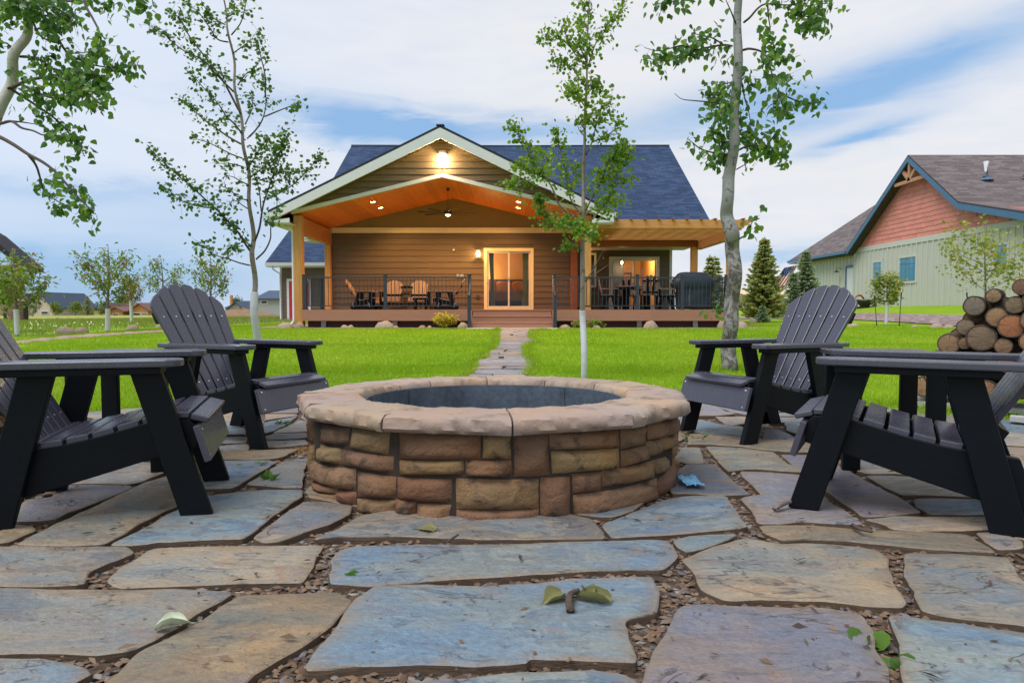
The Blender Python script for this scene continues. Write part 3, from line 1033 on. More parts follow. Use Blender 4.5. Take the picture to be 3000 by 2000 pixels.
seeds = []
tries = 0
bx = np.array([(p.x, p.y) for p in block])
while tries < 9000 and len(seeds) < 170:
    tries += 1
    a = random.uniform(0, TAU)
    r_ = (PR + 0.02) * math.sqrt(random.random())
    p = Vector((PC.x + r_ * math.cos(a), PC.y + r_ * math.sin(a)))
    if (p - Vector((-0.088, 3.45))).length < 0.55:
        continue
    if np.min((bx[:, 0] - p.x) ** 2 + (bx[:, 1] - p.y) ** 2) < 0.10 ** 2:
        continue
    if any(inside(p, t) for t in traced):
        continue
    if all((((p.x - s_.x) / 1.35) ** 2 + (p.y - s_.y) ** 2) ** 0.5 > 0.38 for s_ in seeds):
        seeds.append(p)
for i, s_ in enumerate(seeds):
    poly = [s_ + Vector((0.62 * math.cos(TAU * k / 14), 0.5 * math.sin(TAU * k / 14))) for k in range(14)]
    for o_ in seeds:
        if o_ is s_ or (o_ - s_).length > 1.4:
            continue
        d = o_ - s_
        poly = clip(poly, s_ + d * 0.5 - d.normalized() * 0.014, d.normalized())
        if len(poly) < 3:
            break
    dd = (bx[:, 0] - s_.x) ** 2 + (bx[:, 1] - s_.y) ** 2
    for k in np.argsort(dd)[:160]:
        if dd[k] > 0.6 or len(poly) < 3:
            break
        qv = Vector((bx[k, 0], bx[k, 1]))
        d = (qv - s_).normalized()
        poly = clip(poly, qv - d * 0.018, d)
    if len(poly) < 3 or abs(area2(poly)) < 0.012:
        continue
    # keep inside the outline
    ok = []
    for p in poly:
        v = p - PC
        lim = patio_edge(math.atan2(v.y, v.x))
        ok.append(PC + v * min(1, lim / max(v.length, 1e-6)))
    if abs(area2(ok)) < 0.012:
        continue
    lay_stone(ok, random.choice([TAN, GREY, BLUE, MAUVE, SAND, TAN, GREY, BLUE]), lambda x, y: patio_z(y), 200 + i * 1.3, patio, lift=random.uniform(-.008, .003), step=0.06)

# joint litter: chips of bark and pea gravel lying in the joints
def litter():
    vs, fs = [], []
    tr2 = traced
    cnt = 0
    t0 = 0
    while cnt < 5200 and t0 < 60000:
        t0 += 1
        y = 0.75 + 3.6 * random.random() ** 1.8
        x = random.uniform(-0.80, 0.80) * (y + 0.15)
        p = Vector((x, y))
        near = (bx[:, 0] - x) ** 2 + (bx[:, 1] - y) ** 2
        mn = near.min()
        if mn > 0.075 ** 2:
            continue
        if any(inside(p, t) for t in tr2):
            continue
        cnt += 1
        s_ = random.uniform(0.003, 0.008) * (1 + 0.2 * y)
        z = patio_z(y) - 0.023 + random.uniform(0, 0.007)
        a = random.uniform(0, TAU)
        l, w, h = s_ * random.uniform(1, 2.6), s_, s_ * random.uniform(.4, .9)
        c, sn = math.cos(a), math.sin(a)
        b = len(vs)
        tl = random.uniform(-.5, .5)
        for px, py, pz in ((-l, 0, 0), (0, -w, .1 * h), (l, 0, tl * h), (0, w, .1 * h), (0, 0, h), ):
            vs.append((x + c * px - sn * py, y + sn * px + c * py, z + pz))
        fs += [(b, b + 1, b + 4), (b + 1, b + 2, b + 4), (b + 2, b + 3, b + 4), (b + 3, b, b + 4)]
    me = np_mesh('bark_chips', np.array(vs), np.array(fs), M['chips'])
    link('bark_chips', me, label='brown bark chips and pea gravel lying in the joints of the flagstones', cat='bark chips', kind='stuff')


def chip_mat():
    m, N, b = new_mat('bark_and_pebbles')
    g = N.new('ShaderNodeNewGeometry')
    c = N.ramp(g.outputs['Random Per Island'], [(0.0, (0.035, 0.022, 0.015)), (0.40, (0.12, 0.07, 0.04)), (0.75, (0.17, 0.11, 0.068)), (0.92, (0.07, 0.07, 0.082)), (1.0, (0.20, 0.185, 0.17))])
    N.l.new(c, b.inputs['Base Color'])
    b.inputs['Roughness'].default_value = 0.8
    return m


M['chips'] = chip_mat()
litter()

# ------------------------------------------------------------------ stone path from the patio to the steps
path = MB()
pl, prr = [], []
yy = 6.75
PATH_ROWS = [(1104, 1371, 1533), (1085, 1388, 1556), (1060, 1392, 1552), (1050, 1430, 1542), (1036, 1420, 1538), (1025, 1447, 1538), (1013, 1455, 1540), (1002, 1455, 1575),
             (992, 1458, 1553), (982, 1454, 1556), (974, 1462, 1558), (969, 1462, 1562), (965, 1455, 1600)]


def lawn_point(u, v):
    d = ray(u, v)
    lo, hi = 3.0, 60.0
    for _ in range(40):
        md = (lo + hi) / 2
        p = Vector((0, 0, EYE)) + d * (md / d.y)
        if p.z > gz(p.x, p.y):
            lo = md
        else:
            hi = md
    return Vector((0, 0, EYE)) + d * (lo / d.y)


rows = [(lawn_point(a, v), lawn_point(b, v)) for v, a, b in PATH_ROWS]
vs = []
for a, b in rows:
    vs += [(a.x - 0.12, a.y, gz(a.x, a.y) + 0.004), (b.x + 0.12, b.y, gz(b.x, b.y) + 0.004)]
path.add(vs, [(2 * i, 2 * i + 1, 2 * i + 3, 2 * i + 2) for i in range(len(rows) - 1)])
garden_path = path.build('garden_path', M['dirt'], kind='structure')


def path_edges(y):
    for (a, b), (c, d) in zip(rows, rows[1:]):
        if a.y <= y <= c.y:
            t = (y - a.y) / (c.y - a.y)
            return a.x + (c.x - a.x) * t, b.x + (d.x - b.x) * t
    return (rows[0][0].x, rows[0][1].x) if y < rows[0][0].y else (rows[-1][0].x, rows[-1][1].x)


y = 6.9
k = 0
PATH_POLYS = []
while y < rows[-1][0].y - 0.1:
    h = random.uniform(0.28, 0.5) * (1 + (y - 6) * 0.03)
    x0, x1 = path_edges(y + h / 2)
    cuts = [x0] + sorted([x0 + (x1 - x0) * (random.uniform(.35, .65))] if random.random() < .62 else []) + [x1]
    for a, b in zip(cuts, cuts[1:]):
        j = lambda s_=.05: random.uniform(-s_, s_)
        poly = [Vector((a + .015 + j(.04), y + .012 + j())), Vector(((a + b) / 2, y + .01 + j(.03))), Vector((b - .015 + j(.04), y + .012 + j())),
                Vector((b - .015 + j(.06), y + h * .5)), Vector((b - .015 + j(.05), y + h - .012 + j())), Vector(((a + b) / 2 + j(), y + h - .012 + j(.03))), Vector((a + .015 + j(.05), y + h - .012 + j()))]
        lay_stone(poly, random.choice([(.21, .205, .20), (0.25, 0.25, 0.26), (0.23, 0.245, 0.28), (0.29, 0.23, 0.18), (.22, .21, .24)]), lambda x, yy_: gz(x, yy_) + 0.03, 500 + k, garden_path, lift=0.0, thick=0.05, step=0.09, amp=0.012)
        PATH_POLYS.append(poly)
        k += 1
    y += h + 0.02

# ------------------------------------------------------------------ fire pit
PIT = Vector((-0.088, 3.452))
RW, RCAP, PH = 0.905, 0.957, 0.394
PZ0 = patio_z(PIT.y)


def pit_pt(th, r, h):
    """th measured clockwise from the side facing the camera; h above the patio"""
    x, y = PIT.x + r * math.sin(th), PIT.y - r * math.cos(th)
    return Vector((x, y, patio_z(y) + h))


def pit_hit(u, v):
    d = ray(u, v)
    ox, oy = -PIT.x, -PIT.y
    a = d.x ** 2 + d.y ** 2
    b = 2 * (ox * d.x + oy * d.y)
    c = ox ** 2 + oy ** 2 - RW ** 2
    disc = b * b - 4 * a * c
    if disc < 0:
        disc = 0
    t = (-b - math.sqrt(disc)) / (2 * a)
    p = Vector((0, 0, EYE)) + d * t
    return math.atan2(p.x - PIT.x, -(p.y - PIT.y)), p.z - patio_z(p.y)


pit = thing('fire_pit', 'round stone fire pit with a rough cap ring and steel liner', 'fire pit', (PIT.x, PIT.y, PZ0), world=True)
mb = MB()
mb.rings([[pit_pt(TAU * k / 72, RW - 0.022, h) for k in range(72)] for h in (-0.03, 0.33)], True, False, False)
mb.rings([[pit_pt(TAU * k / 72, 0.70, h) for k in range(72)][::-1] for h in (-0.03, 0.33)], True, False, False)
pit_wall = mb.build('wall', M['mortar'], pit, smooth=True)

Q7 = [((160, 385), (315, 405), (300, 500), (165, 480)), ((335, 405), (550, 430), (540, 555), (320, 510)), ((150, 500), (265, 522), (260, 604), (145, 588)),
      ((275, 528), (575, 570), (565, 660), (270, 604)), ((615, 432), (1090, 440), (1085, 580), (612, 577)), ((1110, 440), (1265, 440), (1265, 578), (1105, 575)),
      ((615, 590), (985, 595), (985, 667), (615, 668)), ((1006, 595), (1270, 593), (1270, 682), (1008, 677)), ((1290, 436), (1485, 436), (1495, 672), (1296, 682)),
      ((1500, 432), (1905, 415), (1910, 512), (1505, 527)), ((1510, 540), (1905, 520), (1910, 628), (1520, 663)), ((1920, 405), (2060, 378), (2065, 492), (1925, 520)),
      ((1925, 538), (2075, 500), (2075, 577), (1925, 628)), ((2078, 372), (2225, 332), (2230, 422), (2083, 468)), ((2075, 483), (2145, 468), (2145, 547), (2080, 562)),
      ((2152, 455), (2245, 432), (2250, 503), (2155, 532)), ((105, 590), (352, 640), (346, 757), (110, 690)), ((116, 694), (246, 745), (246, 782), (120, 728)),
      ((122, 738), (246, 790), (250, 815), (124, 765)), ((255, 758), (352, 775), (346, 858), (255, 825)), ((368, 655), (588, 688), (582, 803), (368, 793)),
      ((604, 688), (918, 703), (912, 833), (604, 808)), ((363, 812), (582, 824), (577, 903), (366, 888)), ((590, 816), (706, 830), (702, 912), (590, 903)),
      ((718, 840), (912, 850), (894, 938), (718, 928)), ((948, 697), (1432, 700), (1432, 864), (948, 867)), ((953, 878), (1432, 874), (1432, 938), (953, 942)),
      ((1448, 692), (1617, 686), (1617, 938), (1448, 934)), ((1636, 672), (1802, 657), (1802, 763), (1641, 778)), ((1810, 650), (2112, 588), (2117, 682), (1815, 737)),
      ((1643, 792), (2127, 690), (2132, 803), (1648, 932)), ((2119, 586), (2177, 568), (2177, 647), (2122, 668)), ((2140, 695), (2262, 600), (2262, 720), (2140, 800))]
TINT = [(1, .95, .9), (1.1, 1.1, .95), (1.12, 1.12, .95), (1, .86, .82), (.92, .78, .72), (1.15, 1.15, 1.0), (1.25, 1.25, 1.0), (1.05, .92, .86), (.9, .76, .72), (.92, .8, .74),
        (1.22, 1.2, .98), (1.02, .95, .85), (.98, .9, .8), (1, .85, .78), (1.0, .96, .85), (1.1, 1.02, .85), (1, .9, .85), (1.15, 1.0, .85), (1.1, 1, .85), (1, .8, .75), (.98, .82, .76),
        (1, .84, .78), (1.1, 1.02, .86), (1.0, .82, .76), (1.1, 1, .9), (1.14, 1.06, .88), (1.02, .84, .8), (.94, .78, .74), (1, .9, .85), (1.12, 1.04, .86), (1.04, .92, .88), (1, .95, .85), (1, .86, .84)]


def pit_stone(cs, seed, tint):
    """cs: four corners (th, h) top-left, top-right, bottom-right, bottom-left -> a pillowed block on the drum"""
    NX, NZ = max(5, int(abs(cs[1][0] - cs[0][0]) / 0.05)), 5
    rows_ = []
    for j in range(NZ + 1):
        row = []
        for i in range(NX + 1):
            s_, t = i / NX, j / NZ
            th = (cs[0][0] * (1 - s_) + cs[1][0] * s_) * (1 - t) + (cs[3][0] * (1 - s_) + cs[2][0] * s_) * t
            h = (cs[0][1] * (1 - s_) + cs[1][1] * s_) * (1 - t) + (cs[3][1] * (1 - s_) + cs[2][1] * s_) * t
            es, et = min(s_, 1 - s_) * NX, min(t, 1 - t) * NZ
            edge = min(1.0, min(es * 0.62, et * 0.72))
            pillow = 0.030 * (1 - (1 - edge) ** 2.2)
            if edge <= 0:
                th += 0.004 * noise.noise((th * 30, h * 40, seed))
                h += 0.003 * noise.noise((th * 30, h * 40, seed + 9))
            r = RW - 0.022 + pillow + (0.014 * noise.noise((th * 9, h * 14, seed)) + 0.008 * noise.noise((th * 26, h * 40, seed))) * (1 if edge > 0 else 0.0)
            row.append(pit_pt(th, r, h))
        rows_.append(row)
    mb = MB()
    mb.rings(rows_, False, False, False)
    mb.f = [f[::-1] for f in mb.f]
    # sides back into the drum
    outer = rows_[0] + [r[-1] for r in rows_[1:]] + rows_[-1][::-1][1:] + [r[0] for r in rows_[1:-1]][::-1]
    back = []
    for p in outer:
        d = Vector((p.x - PIT.x, p.y - PIT.y))
        d.normalize()
        back.append(Vector((p.x - d.x * 0.035, p.y - d.y * 0.035, p.z)))
    mb.rings([outer, back], True, False, False)
    o = mb.build('stone', M['pitstone'], pit_wall, smooth=True)
    o.color = (*[c ** 1.4 for c in tint], 1)
    return o


ths = []
for i, qd in enumerate(Q7):
    g_ = ((-4, -3), (4, -3), (4, 3), (-4, 3))
    cs = [pit_hit(850 + (x + gx_) / 1.96, 1050 + (y + gy_) / 1.96) for (x, y), (gx_, gy_) in zip(qd, g_)]
    ths += [c[0] for c in cs]
    # pull the lowest row down to the ground
    pit_stone(cs, i * 3.1, TINT[i])
t1, t0 = max(ths) + 0.02, min(ths) - 0.02
# the drum's far side: the same moulded pattern, two tiers
th = t1
k = 0
while th < TAU + t0 - 0.1:
    w = min(random.uniform(0.34, 0.46), TAU + t0 - th)
    for h0, h1 in ((0.0, 0.155), (0.165, 0.325)):
        sp = random.uniform(0.35, 0.65)
        hm = h0 + (h1 - h0) * random.uniform(.4, .6)
        g = 0.012
        for a, b, lo, hi in ((th, th + w * sp, h0, hm), (th, th + w * sp, hm, h1), (th + w * sp, th + w, h0, h1)):
            pit_stone([(a + g, hi - .004), (b - g, hi - .004), (b - g, lo + .006), (a + g, lo + .006)], 100 + k, random.choice(TINT))
            k += 1
    th += w

# cap ring: twelve wedges with chiselled outer faces and a ripple top
TH0 = 0.093
for s_ in range(12):
    a0, a1 = TH0 + s_ * TAU / 12 + 0.004, TH0 + (s_ + 1) * TAU / 12 - 0.004
    sd = s_ * 7.7
    NT_, rad = 22, []
    secs = []
    for i in range(NT_ + 1):
        th = a0 + (a1 - a0) * i / NT_
        am = (a0 + a1) / 2
        flat_o = RCAP * math.cos((a1 - a0) / 2) / math.cos(th - am) * 1.018
        flat_i = 0.668 * math.cos((a1 - a0) / 2) / math.cos(th - am) * 1.012
        chip = 0.012 * noise.noise((th * 14, 0, sd)) + 0.008 * noise.noise((th * 33, 1, sd))
        chip2 = 0.011 * noise.noise((th * 11, 5, sd)) + 0.007 * noise.noise((th * 37, 7, sd))
        tp = lambda r, k_=1.0: PH + k_ * (0.006 * noise.noise((th * 6, r * 16, sd)) + 0.005 * noise.noise((th * 22, r * 34, sd)))
        ez = 0.022 * abs(noise.noise((th * 22, 3, sd)))
        prof = [(flat_i, 0.328), (flat_i - 0.004 + chip2 * .4, 0.36), (flat_i + 0.004, PH - 0.010), (flat_i + 0.016, tp(flat_i)), (0.74, tp(.74)), (0.80, tp(.80)), (0.86, tp(.86)), (flat_o - 0.026 + chip, tp(.91) - 0.001),
                (flat_o - 0.006 + chip, PH - 0.007 - ez * .7), (flat_o + chip2, PH - 0.028), (flat_o + 0.002 + chip * .8, PH - 0.050), (flat_o - 0.012 + chip2, 0.328)]
        secs.append([pit_pt(th, r, h) for r, h in prof])
    mb = MB()
    mb.rings(secs, True, True, True)
    o = mb.build('cap_stone', M['capstone'], pit, smooth=True)
    fix_normals(o.data)
    md = o.modifiers.new('edges', 'EDGE_SPLIT')
    md.split_angle = R(48)
    o.color = (random.uniform(.95, 1.05), random.uniform(.96, 1.02), random.uniform(.95, 1.05), 1)

mb = MB()
ro, ri = 0.648, 0.641
prof = [(ro, 0.0), (ro, 0.362), (ri, 0.362), (ri, 0.0)]
mb.rings([[pit_pt(TAU * k / 96, r, h) for k in range(96)] for r, h in prof], True, False, False)
for k in range(96):
    pass
liner = mb.build('steel_liner', M['steel'], pit, smooth=True)
liner.data.polygons.foreach_set('use_smooth', [True] * len(liner.data.polygons))
md = liner.modifiers.new('edges', 'EDGE_SPLIT'); md.split_angle = R(50)
mb = MB()
for a in (-2.28, 0.9, 2.5):
    p, q_ = pit_pt(a, ri - 0.003, 0.03), pit_pt(a, ri - 0.003, 0.355)
    mb.beam(p, q_, 0.03, 0.004, up=(math.sin(a), -math.cos(a), 0))
mb.build('seam', M['steel'], liner)
mb = MB()
mb.rings([[pit_pt(TAU * k / 48, r, 0.045 + 0.012 * noise.noise((r * 9, k, 3))) for k in range(48)] for r in (0.645, 0.4, 0.2, 0.001)], True, False, False)
mb.f = [f[::-1] for f in mb.f]
mb.build('ash_bed', M['ash'], pit, smooth=True)


# ------------------------------------------------------------------ adirondack chairs
def slat_poly(w0, w1, t0, t1, arc, xc=0.0):
    """fan slat outline in its own plane: widths w0 (bottom) to w1, its top cut along the arch of the whole back"""
    top = lambda x: t1 - arc * ((xc + x) ** 2 - xc * xc)
    pts = [(-w0 / 2, t0), (w0 / 2, t0)]
    for f, dz in ((1, .022), (.93, .010), (.8, .003), (.4, 0), (0, 0), (-.4, 0), (-.8, .003), (-.93, .010), (-1, .022)):
        pts.append((f * w1 / 2, top(f * w1 / 2) - dz))
    return pts


def make_back(parent, base, lean, n=6, height=0.78, wb=0.058, wt=0.088, pb=0.070, pt=0.103, mat_=None, xoff=0.0, tops=None, screws=True):
    """fan back: base (y,z) of the slat feet, leaning back by lean radians"""
    mat_ = mat_ or M['chair_slat']
    tops = tops or [0.875, 0.962, 1.0, 1.0, 0.962, 0.875]
    cy, sy = math.cos(lean), math.sin(lean)

    def P3(s_, t, d):
        return Vector((s_, base[0] + t * sy + d * cy, base[1] + t * cy - d * sy))
    for i in range(n):
        c = i - (n - 1) / 2
        fan = math.atan2((pt - pb) * c, height)
        hh = height * tops[i]
        mb = MB()
        poly = slat_poly(wb, wt, 0, hh, 1.7, pt * c)
        loc2 = [(pb * c + x * math.cos(fan) + t * math.sin(fan), -x * math.sin(fan) * 0.6 + t * math.cos(fan)) for x, t in poly]
        mb.prism([P3(x + xoff, t, -0.022) for x, t in loc2], P3(0, 0, 0.0) - P3(0, 0, -0.022))
        o = mb.build('back_slat', mat_, parent, bevel=0.004, seg=2)
        fix_normals(o.data)
        if screws:
            for tt in (0.10, height * 0.70):
                x = pb * c + tt * math.sin(fan) + xoff
                p = P3(x, tt * math.cos(fan), -0.0215)
                nrm = (P3(0, 0, -0.03) - P3(0, 0, 0)).normalized()
                MB().tube([p, p + nrm * 0.0022], [0.0062, 0.005], 8).build('screw', M['screw'], o)
    return P3


def board_yz(mb, pts, x0, x1):
    """extrude a y-z outline from x0 to x1"""
    return mb.prism([(x0, y, z) for y, z in pts], (x1 - x0, 0, 0))


def make_adirondack(label, loc, rz, group, glider=False, far=False):
    t = thing('adirondack_chair' if not glider else 'glider_chair', label, 'chair', loc, rz, group)
    dk, sl = M['chair_dark'], M['chair_far'] if far else M['chair_slat']
    W = 0.285
    bev = 0 if far else 0.004
    for s_ in (-1, 1):
        x0, x1 = s_ * W - 0.019, s_ * W + 0.019
        if glider:
            board_yz(MB(), [(-0.26, 0.14), (-0.15, 0.14), (-0.17, 0.553), (-0.28, 0.553)], x0, x1).build('front_leg', dk, t)
            board_yz(MB(), [(0.20, 0.14), (0.32, 0.14), (0.20, 0.553), (0.08, 0.553)], x0, x1).build('rear_leg', dk, t)
            board_yz(MB(), [(-0.34, 0.0), (0.36, 0.0), (0.40, 0.04), (0.40, 0.11), (0.30, 0.13), (-0.27, 0.13), (-0.34, 0.10)], s_ * (W + 0.05) - 0.02, s_ * (W + 0.05) + 0.02).build('glider_base', dk, t)
            for yy_ in (-0.21, 0.30):
                MB().beam((s_ * (W + 0.075), yy_, 0.09), (s_ * (W + 0.075), yy_ + 0.04, 0.22), 0.008, 0.035, (0, 1, 0)).build('glider_arm', M['grey_metal'], t)
        else:
            board_yz(MB(), [(-0.425, 0.0), (-0.312, 0.0), (-0.150, 0.556), (-0.258, 0.556)], x0, x1).build('front_leg', dk, t, bevel=bev)
            board_yz(MB(), [(0.245, 0.0), (0.362, 0.0), (0.212, 0.556), (0.098, 0.556)], x0, x1).build('rear_leg', dk, t, bevel=bev)
        # seat rail: drops to the back and stands on the ground behind
        xi0, xi1 = s_ * (W - 0.021) - s_ * 0.036, s_ * (W - 0.021)
        top = [(-0.375, 0.338), (-0.34, 0.372), (-0.25, 0.378), (-0.15, 0.352), (-0.05, 0.325), (0.05, 0.302), (0.15, 0.286), (0.26, 0.278)]
        if glider:
            bot = [(0.30, 0.14), (0.18, 0.14), (-0.20, 0.22), (-0.36, 0.27)]
        else:
            bot = [(0.33, 0.27), (0.425, 0.002), (0.315, 0.002), (0.285, 0.088), (0.20, 0.112), (0.0, 0.165), (-0.2, 0.222), (-0.37, 0.262)]
        board_yz(MB(), top + bot, min(xi0, xi1), max(xi0, xi1)).build('seat_rail', dk, t, bevel=bev)
        # arm with a dark cleat under it
        xo = s_ * (W + 0.012)
        arm = []
        L0, L1, hw = -0.335, 0.40, 0.070
        for k in range(7):
            a = math.pi * k / 6
            arm.append((xo + hw * math.cos(a) * (1 if abs(math.cos(a)) < .99 else 1), L0 + hw * 0.75 - hw * 0.75 * math.sin(a)))
        arm += [(xo - hw, L1 - 0.12), (xo - hw * 0.72, L1), (xo + hw * 0.72, L1), (xo + hw, L1 - 0.12)]
        mbm = MB()
        mbm.prism([(x, y, 0.583) for x, y in arm], (0, 0, 0.027))
        o = mbm.build('arm', sl, t, bevel=0 if far else 0.006, seg=3)
        fix_normals(o.data)
        MB().box(xo - 0.052, xo + 0.052, -0.262, 0.262, 0.556, 0.5828).build('arm_cleat', dk, t, bevel=bev)
    # seat slats
    tops = [(-0.305, 0.380, 0.05), (-0.215, 0.368, -.26), (-0.130, 0.346, -.26), (-0.045, 0.324, -.25), (0.040, 0.305, -.2), (0.125, 0.290, -.14), (0.21, 0.281, -.08)]
    for y, z, sl_ in tops:
        mbm = MB()
        d = Vector((0, 1, sl_)).normalized()
        c = Vector((0, y, z + 0.010))
        mbm.beam(c - d * 0.037, c + d * 0.037, (W - 0.006) * 2 - 0.03, 0.024, (0, 0, 1))
        o = mbm.build('seat_slat', sl, t, bevel=0 if far else 0.005)
    # rounded nose slat and front apron across the legs
    mbm = MB()
    mbm.beam((0, -0.346, 0.383), (0, -0.412, 0.364), (W + 0.0) * 2 - 0.045, 0.024, (0, 0, 1))
    mbm.build('nose_slat', sl, t, bevel=0 if far else 0.006)
    fa = MB()
    if glider:
        fa.beam((0, -0.385, 0.335), (0, -0.385, 0.215), W * 2 + 0.05, 0.024, (0, 1, 0))
    else:
        fa.beam((0, -0.372, 0.352), (0, -0.4125, 0.212), W * 2 + 0.052, 0.024, (0, 1, 0))
    ap = fa.build('front_apron', sl, t, bevel=0 if far else 0.004)
    if not far:
        for sx in (-1, 1):
            for zz in (0.0, 1.0):
                y = -0.3805 - 0.0245 * zz - 0.0108
                z = 0.335 - 0.10 * zz
                nr = Vector((0, -0.96, 0.28))
                p = Vector((sx * (W - 0.002), y, z))
                MB().tube([p, p + nr * 0.003], [0.006, 0.005], 8).build('screw', M['screw'], ap)
    # back
    P3 = make_back(t, (0.195, 0.262), R(31), height=.835, mat_=sl, screws=not far)
    mbm = MB()
    for tt, hw in ((0.10, 0.262), (0.335, 0.30), (0.60, 0.262)):
        mbm.beam(P3(-hw, tt, 0.019), P3(hw, tt, 0.019), 0.075, 0.034, (P3(0, 0, 1) - P3(0, 0, 0)))
    mbm.build('back_rail', dk, t)
    return t


def place_chair(label, front_mid, facing_deg, group, **kw):
    """front_mid: ground point between the front feet; facing measured from +x anticlockwise"""
    f = Vector((math.cos(R(facing_deg)), math.sin(R(facing_deg))))
    c = Vector(front_mid) - f * 0.368
    o = make_adirondack(label, (c.x, c.y, patio_z(c.y) + 0.001), R(facing_deg + 90), group, **kw)
    # stand square on the falling patio
    o.rotation_mode = 'XYZ'
    return o


CH = 'adirondack chairs round the fire pit'
place_chair('black and brown adirondack chair beside the low woodpile, back towards the meadow', (-1.300, 2.885), 16.5, CH)
place_chair('black and brown adirondack chair facing the pit, before the slender tree by the porch', (-1.368, 4.24), -24.6, CH)
place_chair('black and brown adirondack chair facing the pit, before the thick pale-barked tree', (1.31, 4.35), 204.0, CH)
place_chair('black and brown adirondack chair standing before the tall log stack, seat turned to the pit', (1.315, 2.955), 150.0, CH)


def side_table(label, loc, rz):
    t = thing('side_table', label, 'table', loc, rz, 'side tables between the adirondack chairs')
    dk = M['chair_dark']
    h, w = 0.59, 0.19
    for sx in (-1, 1):
        for sy in (-1, 1):
            MB().box(sx * w - 0.042, sx * w + 0.042, sy * w - 0.019, sy * w + 0.019, 0, h - 0.026).build('leg', dk, t, bevel=0.004)
    for s_ in (-1, 1):
        prof = [(-w + .042, h - 0.03), (-w + .042, h - 0.11)]
        for k in range(1, 8):
            a = math.pi * k / 8
            prof.append((-(w - .05) * math.cos(a), h - 0.11 + 0.05 * math.sin(a)))
        prof += [(w - .042, h - 0.11), (w - .042, h - 0.03)]
        mb = MB()
        mb.prism([(x, s_ * w - 0.014, z) for x, z in prof], (0, 0.028, 0))
        mb.build('apron', dk, t)
        mb = MB()
        mb.box(s_ * w - 0.014, s_ * w + 0.014, -w + 0.019, w - 0.019, h - 0.10, h - 0.03)
        mb.build('apron', dk, t)
    for k in range(5):
        y = -0.2 + k * 0.1
        MB().box(-0.25, 0.25, y - 0.0475, y + 0.0475, h - 0.0255, h).build('top_slat', M['chair_slat'], t, bevel=0.004)
    return t


side_table('small black side table with an arched apron, between the chairs by the low woodpile', (-1.96, 3.52, patio_z(3.5) + .001), R(8))
side_table('small black side table with an arched apron, between the chairs by the tall log stack', (1.93, 3.55, patio_z(3.5) + .001), R(-12))

# ------------------------------------------------------------------ main house
def glass_mat():
    m, N, b = new_mat('window_glass')
    N.n.remove(b)
    tr = N.new('ShaderNodeBsdfTransparent')
    tr.inputs['Color'].default_value = (0.86, 0.88, 0.87, 1)
    gl = N.new('ShaderNodeBsdfGlossy')
    gl.inputs['Roughness'].default_value = 0.015
    fr = N.new('ShaderNodeFresnel')
    fr.inputs['IOR'].default_value = 1.5
    mx = N.new('ShaderNodeMixShader')
    N.l.new(N.math('MULTIPLY', fr.outputs[0], 0.55), mx.inputs[0])
    N.l.new(tr.outputs[0], mx.inputs[1])
    N.l.new(gl.outputs[0], mx.inputs[2])
    N.l.new(mx.outputs[0], N.n['Material Output'].inputs['Surface'])
    return m


M['glass'] = glass_mat()
M['pane_sky'] = mat('reflective_pane', (0.10, 0.27, 0.40), 0.06, 0.9, var=0.1)
M['bulb'] = glow('warm_bulb', (1.0, 0.72, 0.34), 14.0)
M['bulb_hot'] = glow('hot_bulb', (1.0, 0.80, 0.45), 40.0)
M['lamp_pane'] = glow('lantern_pane', (1.0, 0.60, 0.18), 2.2)


def lamp(name, parent, loc, watts, col=(1.0, 0.66, 0.28), radius=0.05, spot=None):
    d = bpy.data.lights.new(name, 'SPOT' if spot else 'POINT')
    d.energy = watts
    d.color = col
    d.shadow_soft_size = radius
    if spot:
        d.spot_size = R(spot)
        d.spot_blend = 0.6
    o = bpy.data.objects.new(name, d)
    COL.objects.link(o)
    o.parent = parent
    if parent in WORLD_EMPTY:
        o.matrix_parent_inverse = WORLD_EMPTY[parent]
    o.location = loc
    return o


def clap(parent, name, Y, z0, z1, b0, b1, t0, t1, m, dx=1):
    """one lapped board facing -Y; bottom edge b0..b1, top edge t0..t1"""
    mb = MB()
    yf0, yf1 = Y - 0.038, Y - 0.010
    mb.add([(b0, yf0, z0), (b1, yf0, z0), (t1, yf1, z1), (t0, yf1, z1), (b0, Y, z0), (b1, Y, z0), (t1, Y, z1), (t0, Y, z1)],
           [(0, 1, 2, 3), (0, 4, 5, 1), (1, 5, 6, 2), (2, 6, 7, 3), (3, 7, 4, 0)])
    return mb.build(name, m, parent)


def siding(parent, Y, x0, x1, z0, z1, holes, exp=0.205, m=None):
    m = m or M['siding']
    z = z0
    while z < z1 - 0.02:
        zt = min(z + exp, z1)
        segs = [(x0, x1)]
        for hx0, hx1, hz0, hz1 in holes:
            if zt > hz0 + 0.01 and z < hz1 - 0.01:
                new = []
                for a, b in segs:
                    if hx0 > a:
                        new.append((a, min(b, hx0)))
                    if hx1 < b:
                        new.append((max(a, hx1), b))
                segs = [s_ for s_ in new if s_[1] - s_[0] > 0.03]
        for a, b in segs:
            # long runs are butted from two lengths
            if b - a > 4.5 and random.random() < 0.8:
                c = a + (b - a) * random.uniform(.3, .7)
                clap(parent, 'siding_board', Y, z, zt, a, c - .0015, a, c - .0015, m)
                clap(parent, 'siding_board', Y, z, zt, c + .0015, b, c + .0015, b, m)
            else:
                clap(parent, 'siding_board', Y, z, zt, a, b, a, b, m)
        z += exp


